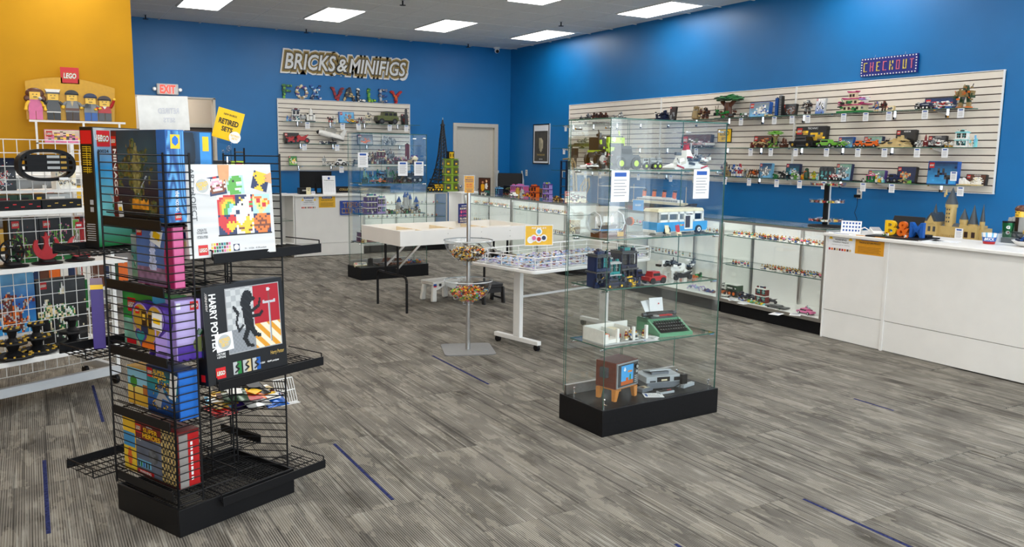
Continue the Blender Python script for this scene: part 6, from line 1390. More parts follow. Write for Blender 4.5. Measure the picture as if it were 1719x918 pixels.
# roller coaster
t = thing('coaster_model', 'dark blue roller coaster tower model with a brown loop track', 'toy model', (6.78, 10.0, 0), -PI/2)
c_ = pl('navy'); zz = .92; MB().bx(-.18, .75, -.09, .22, .90, .92, BLACKM).bx(-.15, -.12, 0, .2, 0, .90, BLACKM).bx(.69, .72, 0, .2, 0, .90, BLACKM).build('base', t)
mb = MB()
for x in (-.14, .0):
    for y in (-.05, .08): mb.bx(x, x+.022, y, y+.022, zz, zz+.62, c_)
for k in range(5): mb.bx(-.14, .022, -.05, .10, zz+.12*(k+1), zz+.12*(k+1)+.012, c_)
mb.build('lift_tower', t)
MB().bx(.02, .05, .08, .11, zz+.0, zz+.80, 'black').bx(-.03, .07, .06, .12, zz+.66, zz+.80, 'black').build('mast', t)
tr_ = [(-.14, 0, zz+.64), (.02, 0, zz+.65), (.10, 0, zz+.58), (.13, 0, zz+.40), (.16, 0, zz+.15), (.24, 0, zz+.04), (.34, 0, zz+.10), (.42, .03, zz+.26), (.36, .06, zz+.38), (.28, .03, zz+.26), (.33, 0, zz+.10), (.44, 0, zz+.03), (.7, 0, zz+.02)]
MB().wire(tr_, .013, pl('dtan'), 6).wire([(x, y+.05, z) for x, y, z in tr_], .013, pl('dtan'), 6).build('track', t)
toy('pieces', .22, .08, .1, 'gold black brown', (6.45, 9.75, sc_z), -PI/2, 'brown and gold toy pieces in front of the coaster model', 'models on the glass cases')
# box with figures, sheet inside end case
p = AZ(980, 337, sc_z); toy('box', .30, .16, .05, 'dred cream lgrey black dred white grey', (6.42, 9.28, sc_z), -R(30), 'white and red boxed figure set on the last case of the side row', 'boxed sets on the glass cases', tilt=0)
toy('box', .18, .20, .05, 'white brown tan dbrown tan cream', (6.42, 9.30, .50+.05), -R(30), 'tan photo box standing inside the last case of the side row', 'boxed sets on the glass cases', tilt=0)
# clear folding acrylic riser
t = thing('acrylic_riser', 'tall clear acrylic shelf riser between the two rows of cases', 'display stand', (6.50, 8.92, 0), -PI/2)
MB().bx(0, .72, 0, .30, 0, .95, LAM).build('base_cabinet', t)
for z in (1.05, 1.22, 1.42): MB().bx(.02, .68, .02, .28, z, z+.006, ACRY, edge=mat('acrylic_edge', (.6, .68, .72), .1)).build('shelf', t)
for x in (.02, .68): MB().bx(x, x+.01, .01, .02, .95, 1.46, CHR).build('upright', t); 
MB().cyl((.03, .02, 1.06), (.66, .02, 1.22), .006, ACRY, 6).cyl((.03, .02, 1.24), (.66, .02, 1.42), .006, ACRY, 6).build('brace', t)
# ocean liner
t = thing('ocean_liner_model', 'long white and black ocean liner model with orange funnels on the case top', 'toy model', (6.42, 7.55, sc_z), -PI/2)
Lh = .60; MB().prism([(-Lh, .10), (-Lh+.04, .0), (Lh-.05, .0), (Lh, .12), (Lh-.12, .085), (-Lh+.12, .085)], -.05, .05, 'black').prism([(-Lh+.01, .04), (-Lh+.04, .0), (Lh-.05, .0), (Lh-.02, .04)], -.051, .051, pl('dred')).build('hull', t)
mb = MB().bx(-Lh*.75, Lh*.75, -.045, .045, .085, .115, 'cream').bx(-Lh*.62, Lh*.62, -.038, .038, .115, .145, 'white').bx(-Lh*.45, Lh*.45, -.03, .03, .145, .165, 'white')
for i in range(26): mb.bx(-Lh*.6+i*.028, -Lh*.6+i*.028+.014, -.0395, -.037, .12, .14, 'dgrey')
mb.build('superstructure', t)
for i in range(4): x = -.28+i*.18; MB().cyl((x, 0, .16), (x+.012, 0, .23), .024, 'orange', 12).cyl((x+.012, 0, .23), (x+.015, 0, .25), .024, 'black', 12).build('funnel', t)
MB().cyl((-.48, 0, .1), (-.48, 0, .3), .003, 'tan').cyl((.46, 0, .1), (.46, 0, .3), .003, 'tan').wire([(-Lh, 0, .1), (-.48, 0, .3), (.46, 0, .3), (Lh, 0, .12)], .0012, 'dgrey').build('rigging', t)
sign_card('table_card', 'small sky blue card in front of the ocean liner model', (6.27, 7.75, sc_z), -R(50), .13, .12, mat('blue_card', C('3f8fd0'), .4), [('SHIP', 0, .06, .07, .02, WHI)], cat='card')
# things on the checkout side
t = thing('tray_carousel', 'black stand with three round clear trays of small figures at the case end', 'display stand', (6.48, 5.22, sc_z), 0)
MB().lathe([(.16, 0), (.16, .012), (.03, .02), (.0, .02)], BLACKM, 20).build('base', t); MB().bx(-.022, .0, -.022, .022, .018, .40, BLACKM).bx(.0, .022, -.022, .022, .018, .40, 'lgrey').build('pole', t)
for k, z in enumerate((.05, .225, .385)):
    tr2 = MB().lathe([(.02, 0), (.155, 0), (.16, .03), (.156, .03), (.15, .005), (.02, .005)], ACRY, 24, (0, 0, z)).build('tray', t)
    rr = random.Random(k); mb = MB()
    for i in range(60):
        a_ = rr.uniform(0, 2*PI); r_ = rr.uniform(.05, .145); mb.box((r_*math.cos(a_), r_*math.sin(a_), z+.012), (.02, .012, .014), rr.choice(['red', 'white', 'brown', 'lgrey', 'black', 'skin', 'dred', 'green']), rz=a_+rr.uniform(-1, 1))
    o = mb.build('tray_figures', tr2); o['kind'] = 'stuff'
ccz = .956
t = sign_card('code_sheet', 'white sheet of small pictures in a clear holder on the checkout counter', (6.30, 4.80, ccz), -R(62), .17, .11, PAPER, [], frame=ACRY, tilt=-.12,
  extra=lambda o: [MB().bx(-.07+.026*i, -.07+.026*i+.014, -.0012, 0, .018+.032*j, .034+.032*j, INKB).build('printed_code', o) for i in range(6) for j in range(3)])
t = thing('card_reader', 'white and black card terminal with a cable on the checkout counter', 'card reader', (6.38, 4.60, ccz), -R(40))
MB().box((0, 0, .03), (.085, .17, .03), WHITEM, rx=R(14)).build('body', t, bev=.006); MB().box((0, .02, .052), (.07, .09, .004), CARDC, rx=R(14)).build('screen', t); MB().wire([(-.04, .05, .03), (-.09, .04, .06), (-.14, -.02, .05), (-.16, -.08, .004)], .005, 'white', 6).build('cable', t)
t = thing('counter_mat', 'black tablet mat under the yellow, orange and blue letters', 'mat', (6.36, 4.34, ccz), -PI/2+R(8)); MB().bx(-.24, .24, -.16, .17, 0, .012, BLACKM).build('tray', t, bev=.003); MB().bx(.0, .20, .02, .12, .012, .035, BLACKM).build('scanner_foot', t)
t = thing('point_of_sale_screen', 'black point of sale screen behind the coloured letters', 'monitor', (6.46, 4.38, ccz+.013), -PI/2+R(6)); MB().box((0, .03, .10), (.27, .02, .13), BLACKM, rx=R(-25)).build('screen_back', t, bev=.005); MB().box((0, .04, .03), (.16, .12, .05), BLACKM).build('stand', t)
for ch, dx_, c_, w_, lab in (('B', .13, 'yellow', .10, 'thick yellow letter B on the checkout counter'), ('&', .0, 'orange', .11, 'thick orange ampersand on the checkout counter'), ('M', -.13, 'blue', .115, 'thick blue letter M on the checkout counter')):
    mb = MB(); tx(mb, ch, 0, .075, w_, .125, pl(c_), -.02, .025, ext=.04); x_, y_ = 6.37, 4.33+dx_*.92
    zmin = min(v.z for v in mb.v); o = mb.build('block_letter', None, (x_, y_, ccz+.0135-zmin), -PI/2+R(6)); tag(o, lab, 'letter', 'block letters on the checkout counter')
toy('pieces', .06, .035, .03, 'green white dred', (6.27, 4.43, ccz+.0135), -PI/2, 'tiny green and white toy figures at the foot of the letter B', 'tiny figures by the block letters')
toy('pieces', .03, .035, .03, 'white orange', (6.25, 4.23, ccz+.0135), -PI/2, 'tiny white toy figure at the foot of the letter M', 'tiny figures by the block letters')
for x_, y_, r_, lab in ((6.33, 4.08, 1.2, 'white paper sheet right of the coloured letters'), (6.40, 3.98, .3, 'second white sheet behind the coloured letters')):
    o = MB().bx(-.07, .07, -.1, .1, .0005, .004, PAPER).build('paper_sheet', None, (x_, y_, ccz), r_); tag(o, lab, 'paper sheet', 'papers on the checkout counter')
# back shelf behind the checkout and castle
t = thing('back_bench', 'low white bench against the right wall behind the checkout counter', 'bench', (7.15, 2.6, 0), 0)
MB().bx(0, 1.15, 0, 2.6, .87, .90, LAM).bx(.02, 1.1, .02, 2.58, 0, .87, LAM).build('bench_body', t)
p1, p2 = AX(1556, 395, 7.4), AX(1652, 398, 7.4); CW = p1.y-p2.y; ctop = AX(1598, 314, 7.4).z
t = thing('castle_model', 'large tan brick castle with dark grey cone roofs behind the checkout counter', 'toy model', (7.42, (p1.y+p2.y)/2, .90), -PI/2)
Hh = ctop-.90; TN = mat('castle_tan', C('bfa468'), .35); RG = mat('castle_roof', C('3d454c'), .35)
b = MB().bx(-CW/2, -CW*.27, -.08, .1, 0, Hh*.30, TN).bx(-CW*.27, CW*.5, -.05, .1, 0, Hh*.22, TN).bx(CW*.14, CW*.44, -.09, .08, 0, Hh*.27, TN); 
for i in range(24): b.box((-CW*.24+i*CW*.03, -.052, Hh*.03), (.006, .012, Hh*.045), TN)
b.build('walls', t)
for x in (.16, .24, .36): MB().bx(CW*x, CW*x+.03, -.095, -.089, Hh*.04, Hh*.15, 'dbrown').build('window', t)
for x in (-.42, -.33): MB().bx(CW*x, CW*x+.022, -.085, -.079, Hh*.10, Hh*.2, 'dgrey').build('window', t)
MB().prism([(-CW*.5, Hh*.30), (-CW*.27, Hh*.30), (-CW*.385, Hh*.48)], -.08, .1, RG).prism([(-CW*.46, Hh*.26), (-CW*.31, Hh*.26), (-CW*.385, Hh*.42)], -.086, -.079, TN).box((CW*.0, .02, Hh*.25), (CW*.5, .1, Hh*.06), RG, tp=.7).build('pitched_roof', t)
for x, r_, z0, z1, yy in ((-.12, .085, .66, 1.0, 0), (-.40, .035, .44, .66, 0), (.16, .06, .38, .60, -.04), (.30, .065, .30, .68, -.02), (.45, .035, .36, .70, -.02), (.20, .03, .34, .55, .05), (.37, .03, .3, .62, .05)):
    tt = MB().cyl((CW*x, yy, 0), (CW*x, yy, Hh*z0), CW*r_, TN, 14).cyl((CW*x, yy, Hh*z0-.03), (CW*x, yy, Hh*z0), CW*r_*1.15, TN, 14).build('turret', t); MB().cyl((CW*x, yy, Hh*z0), (CW*x, yy, Hh*z1), CW*r_*1.2, RG, 14, r2=.001).build('cone_roof', tt)
    if x == -.12:
        mb = MB(); [mb.bx(CW*x+CW*.02*s2-.004, CW*x+CW*.02*s2+.004, -CW*r_-.003, -CW*r_+.004, Hh*(.30+.08*k), Hh*(.33+.08*k), 'dgrey') for k in range(4) for s2 in (-1, 1)]; mb.build('window_slits', tt)
        MB().cyl((CW*(x-.09), -.02, Hh*.84), (CW*(x-.09), -.02, Hh*.95), .012, TN, 8, r2=.003).cyl((CW*(x-.11), -.02, Hh*.80), (CW*(x-.11), -.02, Hh*.88), .009, 'tan', 8).build('side_turret', tt)
card((7.28, AX(1609, 400, 7.28).y, 1.0), -PI/2, 'white price card in front of the tan castle model', 'price cards behind the checkout', 1.1)
# tumbler, large figure, bowls and basket
GT = mat('green_metal', C('1d6b3f'), .25, metal=.6); px_ = AZ(1692, 392, .90)
tx_, ty_ = AX(1692, 385, 7.3).y, 0
t = thing('travel_tumbler', 'dark green metal tumbler with a white G badge behind the counter', 'tumbler', (7.3, tx_, .901), 0)
MB().lathe([(.033, 0), (.036, .02), (.046, .17), (.046, .185)], GT, 20, close=True).build('cup', t); MB().lathe([(.047, .182), (.047, .195), (.0, .195)], BLACKM, 20).build('lid', t); MB().lathe([(.034, 0), (.0365, .018)], CHR, 20).build('base_ring', t)
o = MB(); tx(o, 'G', 0, .145, .03, .028, WHI, 0, .06); o.cyl((0, .001, .10), (0, .0, .10), .016, 'lgrey', 14).cyl((.004, .0, .10), (.004, -.001, .10), .008, 'dred', 8); ob = o.build('badge', t); ob.rotation_euler.z = -R(62); ob.location = (-.0455*math.cos(R(28))-.003, -.0455*math.sin(R(28))-.003, 0)
# giant toy figure (torso, head, hair)
yf = AX(1712, 375, 7.35).y
t = thing('large_toy_figure', 'large toy figure with brown hair and pale jacket at the right edge', 'toy figure', (7.35, yf, .901), -PI/2-R(10))
MB().box((0, 0, .17), (.13, .07, .13), pl('lgrey'), tp=.78).box((0, -.037, .17), (.03, .004, .12), 'dbrown').build('torso', t); MB().cyl((0, 0, .235), (0, 0, .30), .042, 'skin', 16).build('head', t)
MB().ball((0, .006, .30), .05, pl('brown'), 12, 8, sz=(1.05, 1.05, .75)).build('hair', t)
MB().box((-.015, -.042, .275), (.008, .004, .008), 'black').box((.015, -.042, .275), (.008, .004, .008), 'black').box((0, -.042, .252), (.022, .004, .004), 'black').build('face', t)
for s_ in (-1, 1): MB().box((s_*.075, -.01, .17), (.035, .05, .11), pl('lgrey'), ry=-s_*R(12)).box((s_*.09, -.03, .11), (.03, .04, .03), 'skin').build('arm', t); MB().box((s_*.034, 0, .052), (.058, .06, .104), pl('dgrey')).build('leg', t)
t = thing('clear_bin', 'clear plastic bin in front of the large toy figure', 'bin', (7.17+.06, yf-.03, .901), -PI/2); MB().bx(-.10, .10, -.05, -.045, 0, .12, ACRY).bx(-.10, .10, .045, .05, 0, .12, ACRY).bx(-.10, -.095, -.045, .045, 0, .12, ACRY).bx(.095, .10, -.045, .045, 0, .12, ACRY).bx(-.095, .095, -.045, .045, 0, .004, ACRY).build('bin_walls', t); MB().bx(-.09, .09, -.04, .04, .005, .06, 'grey').build('contents', t)
p = AZ(1660, 409, ccz)
t = thing('candy_cup', 'patterned red, white and blue bowl of red pieces on the checkout counter', 'bowl', (p.x, p.y, ccz), 0)
bp_ = MB(); 
for k in range(24):
    a0, a1 = 2*PI*k/24, 2*PI*(k+1)/24
    for z0, z1, r0, r1, c_ in ((.0, .02, .042, .046, 'red'), (.02, .055, .046, .053, 'blue'), (.055, .085, .053, .058, 'white' if k % 3 else 'lblue')): bp_.add([(r0*math.cos(a0), r0*math.sin(a0), z0), (r0*math.cos(a1), r0*math.sin(a1), z0), (r1*math.cos(a1), r1*math.sin(a1), z1), (r1*math.cos(a0), r1*math.sin(a0), z1)], [(0, 1, 2, 3)], c_)
bp_.cyl((0, 0, 0), (0, 0, .003), .042, 'red', 24); bp_.build('bowl_wall', t); o = lettering(t, [('BRICK', 0, .04, .07, .022, WHI, dict(shear=.2))], y=-.056); o.rotation_euler.z = -R(60); MB().ball((0, 0, .03), .04, pl('red'), 10, 6, sz=(1, 1, .8)).build('candy', t)
p = AZ(1712, 413, ccz)
t = thing('candy_bowl', 'white shallow bowl with wrapped dark candy cut by the right edge', 'bowl', (p.x+.02, p.y-.06, ccz), 0)
MB().lathe([(.05, 0), (.09, .012), (.12, .04), (.125, .045), (.118, .042), (.085, .016), (.0, .008)], WHITEM, 24).build('dish', t); rr = random.Random(3); mb = MB(); [mb.box((rr.uniform(-.07, .07), rr.uniform(-.07, .07), .035+rr.uniform(0, .03)), (.045, .02, .014), rr.choice(['navy', 'black', 'blue', 'dred', 'white', 'lgrey']), rz=rr.uniform(0, 3), ry=rr.uniform(-.4, .4)) for i in range(26)]; o = mb.build('wrapped_candy', t); o['kind'] = 'stuff'

# ================================================================== YELLOW WALL: STANDEE AND RACK TOP
SY = 9.86
a, b = AY(45, 203, SY), AY(197, 206, SY); W_ = b.x-a.x; zb_ = 1.905
t = thing('figure_standee', 'yellow curved standee with five large toy figures and a red badge', 'standee', (a.x+W_/2, SY, zb_), 0)
top = [(-W_*.5+W_*k/14, .36+.075*math.cos((k-6)/14*PI*.95)) for k in range(15)]
MB().prism([(-W_*.5, .0), (W_*.47, .0)]+list(reversed([(x*.98, z) for x, z in top])), 0, .012, mat('standee_yellow', C('cc9a0c'), .4)).build('backboard', t)
lo_ = logo(t, -.005, .455, .145, -.002)
MB().bx(-.09, .08, .0, .012, .375, .54, REDL).build('badge_board', t)
FG = [(-.33, 'C27', 'magenta', 'pink', 'brown', 0, 'pink topped'), (-.17, '', 'dgrey', 'black', 'white', 1, 'c'), (.0, '', 'grey', 'dbrown', 'black', 0, ''), (.17, '', 'grey', 'blue', 'dblue', 1, ''), (.30, '', 'red', 'dgrey', 'dbrown', 0, '')]
S_ = W_/.83
for i, (x, _, tc, lc, hc, hat, _2) in enumerate(FG):
    x *= S_; dz = -.0
    f = MB(); tcol = 'pink' if i == 0 else tc; hs_ = [.31, .31, .31, .285, .265][i]
    f.bx(x-.048, x-.002, -.022, -.004, .0, .085, lc).bx(x+.002, x+.048, -.022, -.004, .0, .085, lc).prism([(x-.052, .085), (x+.052, .085), (x+.04, hs_-.11), (x-.04, hs_-.11)], -.024, -.004, pl(tcol))
    if i == 1: f.bx(x-.05, x+.05, -.026, -.024, .075, .085, 'white')
    if i == 2: f.bx(x-.05, x+.05, -.026, -.024, .10, .125, 'brown').prism([(x-.012, .20), (x+.012, .20), (x, .14)], -.026, -.024, pl('tan'))
    if i == 4: f.prism([(x-.016, hs_-.11), (x+.016, hs_-.11), (x, hs_-.14)], -.026, -.024, pl('white'))
    fo = f.build('printed_figure', t)
    MB().prism([(x-.038, hs_-.11), (x+.038, hs_-.11), (x+.038, hs_-.035), (x-.038, hs_-.035)], -.030, -.004, pl('skin')).bx(x-.017, x-.010, -.032, -.030, hs_-.068, hs_-.060, 'black').bx(x+.010, x+.017, -.032, -.030, hs_-.068, hs_-.060, 'black').bx(x-.014, x+.014, -.032, -.030, hs_-.092, hs_-.087, 'black').build('head', fo)
    hm = MB()
    if i == 0: hm.ball((x, -.015, hs_-.05), .058, pl('brown'), 12, 8, sz=(1.15, .25, 1)).ball((x-.05, -.012, hs_-.10), .03, pl('brown'), 8, 6, sz=(1, .5, 1.2)).ball((x+.05, -.012, hs_-.10), .03, pl('brown'), 8, 6, sz=(1, .5, 1.2))
    elif i == 1: hm.bx(x-.05, x+.05, -.034, -.004, hs_-.045, hs_-.03, 'dgrey').prism([(x-.045, hs_-.03), (x+.045, hs_-.03), (x+.055, hs_+.0), (x-.055, hs_+.0)], -.034, -.004, pl('white'))
    else: hm.prism([(x+.05*math.cos(a_), hs_-.045+.045*math.sin(a_)) for a_ in [PI*k/10 for k in range(11)]], -.034, -.004, pl(hc)).bx(x-.05, x+.05, -.034, -.004, hs_-.05, hs_-.04, hc)
    hm.build('hair' if i in (0, 4) else 'hat', fo)
    if i == 0: MB().box((x, -.033, hs_-.07), (.062, .004, .05), pl('skin')).bx(x-.017, x-.008, -.037, -.034, hs_-.062, hs_-.055, 'black').bx(x+.008, x+.017, -.037, -.034, hs_-.062, hs_-.055, 'black').bx(x-.012, x+.014, -.037, -.034, hs_-.088, hs_-.080, 'black').build('face', fo)
    for s_ in (-1, 1):
        ex, ez = x+s_*.068, [.10, .14, .13, .13, .12][i]
        if i == 4 and s_ == 1: ex, ez = x+.075, .23
        ac = pl('skin') if i == 0 else pl(tc); MB().cyl((x+s_*.042, -.016, hs_-.125), (x+s_*.062, -.02, (hs_-.125+ez)/2), .013, ac, 8).cyl((x+s_*.062, -.02, (hs_-.125+ez)/2), (ex, -.024, ez), .011, ac, 8).ball((ex, -.026, ez), .014, pl('skin'), 8, 5).build('arm', fo)
for (x, *_r), fo in zip(FG, [c_ for c_ in t.children if c_.name.startswith('printed_figure')]):
    for o in [fo, *fo.children]:
        for v in o.data.vertices: v.co.x = x*S_+(v.co.x-x*S_)*1.27
MB().cyl((-.28*S_, -.035, .205), (-.235*S_, -.03, .17), .009, 'black', 8).ball((-.285*S_, -.036, .212), .018, pl('lgrey'), 10, 6).build('microphone', t)
MB().box((.145*S_, -.036, .155), (.05, .03, .04), pl('dgrey')).cyl((.135*S_, -.05, .16), (.135*S_, -.056, .16), .018, 'black', 12).build('camera_prop', t)
# white rack frame below the standee
t = thing('white_wall_rack', 'thin white rail rack in front of the yellow wall under the standee', 'rack', (a.x+.04, 9.80, 0), 0)
for x in (.03, .46, .80): MB().bx(x, x+.02, 0, .02, 0, 1.88, WHITEM).build('upright', t)
MB().bx(-.02, .87, 0, .02, 1.88, 1.90, WHITEM).build('top_rail', t)
for z in (1.66, 1.2, .4): MB().bx(.03, .82, .0, .14, z, z+.012, WHITEM).build('shelf_rail', t)
aa = AY(104, 240, 9.85); bb_ = AY(78, 220, 9.85)
toy('box', .34, .135, .05, 'pink pink cream brown skin dbrown pink', (AY(106, 230, 9.86).x, 9.87, 1.673), 0, 'flat pink and cream boxed set of figure heads under the standee', None, tilt=0)

# ================================================================== BLACK WIRE DISPLAY RACK (u along its right-hand face, v along its left-hand face)
KP = (.46, 3.50); KR = R(24); KU, KV = .60, .48
rack = thing('wire_display_rack', 'tall black wire display rack of boxed sets in the left foreground', 'display rack', (*KP, 0), KR)
WR_ = .0026
b = MB().bx(0, KU, 0, .012, 0, .12, BLACKM).bx(0, .012, .012, KV, 0, .12, BLACKM).bx(KU-.012, KU, .012, KV, 0, .12, BLACKM).bx(.012, KU-.012, KV-.012, KV, 0, .12, BLACKM); b.build('base', rack, bev=.002)
b = MB()
for i in range(24): b.cyl((.012, .02+i*.0185, .10), (KU-.012, .02+i*.0185, .10), .002, BLACKM, 4)
for i in range(5): b.cyl((.06+i*.12, .012, .097), (.06+i*.12, KV-.012, .097), .003, BLACKM, 4)
o = b.build('base_grid', rack); o['kind'] = 'stuff'
def panel(p0, p1, z0, z1, step, name='wire_panel', posts=2, post_r=.0042):
    mb = MB(); n = int((z1-z0)/step)
    for i in range(n+1):
        z = z0+i*(z1-z0)/n; mb.cyl((*p0, z), (*p1, z), WR_, BLACKM, 4)
    o = mb.build(name, rack); o['kind'] = 'stuff'
    for k in range(posts):
        x = p0[0]+(p1[0]-p0[0])*k/(posts-1); y = p0[1]+(p1[1]-p0[1])*k/(posts-1); MB().cyl((x, y, z0-.01), (x, y, z1+.01), post_r, BLACKM, 6).build('post', rack)
PT = 1.585
panel((0, .0), (0, KV), .14, PT, .0335)                    # left face
panel((0, .0), (.115, .0), .14, PT, .0335)                 # short return on the front corner
panel((.30, .20), (.30, KV), .14, PT-.1, .036)
panel((.135, .235), (.46, .235), .14, PT-.05, .036)
panel((KU-.16, .235), (KU-.02, .02), .14, PT, .0335)
panel((.30, KV), (KU, KV), .14, PT-.08, .036)
# shelves on the left-hand face
LZ = (1.305, 1.035, .745, .475, .175)
def tray(x0, x1, y0, y1, z, lips, step=.026, rim=.035, along='x'):
    mb = MB()
    if along == 'x':
        n = int((y1-y0)/step)
        for i in range(n+1): mb.cyl((x0, y0+i*(y1-y0)/n, z), (x1, y0+i*(y1-y0)/n, z), .0024, BLACKM, 4)
        for i in range(4): mb.cyl((x0+i*(x1-x0)/3, y0, z-.004), (x0+i*(x1-x0)/3, y1, z-.004), .0032, BLACKM, 4)
    else:
        n = int((x1-x0)/step)
        for i in range(n+1): mb.cyl((x0+i*(x1-x0)/n, y0, z), (x0+i*(x1-x0)/n, y1, z), .0024, BLACKM, 4)
        for i in range(4): mb.cyl((x0, y0+i*(y1-y0)/3, z-.004), (x1, y0+i*(y1-y0)/3, z-.004), .0032, BLACKM, 4)
    o = mb.build('wire_shelf', rack); o['kind'] = 'stuff'
    for l in lips: MB().bx(*l, BLACKM).build('shelf_lip', rack, bev=.002)
    MB().wire([(x0, y0, z), (x0, y0, z+rim), (x1, y0, z+rim), (x1, y0, z)] if False else [(x0, y1, z+rim), (x0, y0, z+rim)], .003, BLACKM, 5).cyl((x0, y0, z), (x0, y0, z+rim), .003, BLACKM, 5).build('rim_wire', rack); MB().cyl((x1, y0, z), (x1, y0, z+rim), .003, BLACKM, 5).cyl((x1, y0, z+rim), (x1, y1, z+rim), .003, BLACKM, 5).build('rim_wire', rack)
for z in LZ: tray(.012, .295, .012, KV-.02, z, [(-.012, -.006, .02, KV-.03, z-.018, z+.022)], along='y')
# shelves on the right-hand face, pushed out past the base
FZ = (1.145, .60, .085)
for z in FZ: tray(.19, .765, -.02, .22, z+.015, [(.19, .768, -.032, -.026, z-.006, z+.036)], along='y')
# shelves sticking out at the far left and at the back
for z in (1.165, .72, .19): tray(-.115, .28, KV-.02, KV+.20, z, [(-.118, .28, KV+.20, KV+.206, z-.012, z+.03)], along='y')
for z in (.90, .19): tray(.32, KU+.01, .26, KV-.01, z, [(KU+.008, KU+.014, .26, KV+.1, z-.01, z+.03)], along='x')
# little wire rack on top at the back right
b = MB()
for i in range(9): z = 1.20+.05*i; b.cyl((KU-.03, .26, z), (KU+.05, .44, z), .003, BLACKM, 4)
b.cyl((KU-.03, .26, 1.18), (KU-.03, .26, 1.62), .004, BLACKM, 5).cyl((KU+.05, .44, 1.18), (KU+.05, .44, 1.62), .004, BLACKM, 5).build('hook_panel', rack)
def rk(u, v, z=0): return on(KP, KR, u, v, z)

# big boxes; cover faces -y (front) or -x (side=1) in rack axes
def sbox(lab, u, v, z, w, h, t_, cover, body, side, rz=0, tilt=0, extra=None, bgs=('blue', 'dblue'), fgs=('grey', 'tan'), sd=1, nx=72, ny=64, sc_=5, thr=.52, logoat=None, sidecol=None, name='boxed_set'):
    """w x h cover, thickness t_; side=0: cover toward -v ; side=1: cover toward -u, right-hand side panel toward -v"""
    base = rk(u, v, z); r = thing(name, lab, 'boxed set', base, KR+(0 if not side else -PI/2)+rz, 'boxed sets on the black wire rack')
    o = MB().bx(0, w, 0, t_, 0, h, body).build('carton', r, bev=.0015); o.rotation_euler.x = tilt
    if cover: 
        e = .004; art('cover_print', w-2*e, h-2*e, cover, nx, ny, o, (e, -.0009, e))
    if sidecol: MB().bx(w+.0002, w+.0012, .004, t_-.004, .004, h-.004, sidecol).build('side_print', o)
    if extra: extra(o, w, h, t_)
    return r
DKB = mat('box_black', C('101113'), .35); 
# A: black box, narrow side to the left
def exA(o, w, h, t_):
    MB().bx(-.0012, 0, .006, t_-.006, h*.86, h*.97, REDL).build('red_patch', o)
    mb = MB(); tx(mb, 'LEGO', -t_/2, h*.915, t_*.6, .022, WHI, -.0016, .03, side=1); mb.build('logo_text', o)
    g_ = mat('ink_gold_yellow', C('d9b21c'), .4)
    mb = MB()
    for k, zz in enumerate((.80, .745, .69, .63)):
        zc2 = h*zz; y0_, y1_ = .012, t_-.012
        for s_ in (0, 1, 2): mb.bx(-.0016, -.0012, y0_, y1_, zc2+.004*s_*2.2, zc2+.004*s_*2.2+.0028, g_)
        mb.bx(-.0016, -.0012, t_/2-.0015, t_/2+.0015, zc2-.006, zc2+.022, g_).bx(-.0016, -.0012, y0_+.004*k, y0_+.003+.004*k, zc2-.004, zc2+.016, g_)
    mb.build('gold_characters', o)
    mb = MB(); [mb.bx(-.0016, -.0012, .01, t_-.012-.004*(i % 2), h*.06+.010*i, h*.06+.010*i+.004, CARDC) for i in range(8)]; mb.bx(-.0016, -.0012, .014, .034, h*.36, h*.40, CARDC).bx(-.0016, -.0012, .014, .034, h*.30, h*.34, CARDC); mb.build('small_print', o)
    logo(o, .055, h-.05, .07, -.0022); lettering(o, [('80024', .05, h-.105, .06, .015, INK)], y=-.0022)
qa = AY(165, 402, 4.06); qd = Vector((qa.x-KP[0], qa.y-KP[1]))
sbox('tall black edged box with gold characters at the top left of the rack', qd.x*math.cos(KR)+qd.y*math.sin(KR), -qd.x*math.sin(KR)+qd.y*math.cos(KR), 1.172, .34, .53, .075, scene_art(['green', 'aqua', 'sky', 'lgrey'], ['green', 'dgreen', 'red', 'lgrey'], 4, 5, .6), DKB, 0, rz=R(14), tilt=0, extra=exA)
# B: blue-green temple box with red title strip
def exB(o, w, h, t_):
    MB().bx(.004, .046, -.0016, -.001, .004, h-.004, mat('strip_dark_red', C('5a1420'), .4)).build('title_strip', o)
    logo(o, .025, h-.045, .04, -.0026); mb = MB(); tx(mb, 'NINJAGO', .026, h*.52, .20, .032, WHI, -.0024, .03, rot=-PI/2); mb.build('title', o)
    MB().box((.055, -.003, .04), (.035, .001, .065), PAPER, ry=R(-8)).box((.055, -.0038, .04), (.024, .001, .02), YEL, ry=R(-8)).build('price_sticker', o)
TA = scene_art(['black', 'navy', '1d4a5c', '14384e'], ['olive', '4a5a48', 'dgreen', '2a3438', '6a5a30'], 8, 7, .58)
def temple(u, v):
    c = TA(u, v)
    d = abs(u-.52)
    if v > .3 and v < .86 and d < .06+.05*math.sin(v*40)**2*.6 and d < (.9-v)*.35: return tuple(x*(.25+1.0*vn(u*34, v*34, 3)) for x in C('8f8a5a'))
    if .12 < v < .2+.04*vn(u*20, 1) and .4 < u < .75: return tuple(x*(.5+vn(u*25, v*25, 6)) for x in C('c8842a'))
    if abs((u-.6)-(v-.36)*.9) < .012 and .28 < v < .5: return C('9fb0c0')
    return tuple(x*.9 for x in c)
sbox('large dark blue box with a temple picture and dark red title strip', .03, .43, 1.315, .36, .37, .085, temple, mat('box_deep_blue', C('12304e'), .35), 1, extra=exB, nx=60, ny=60)
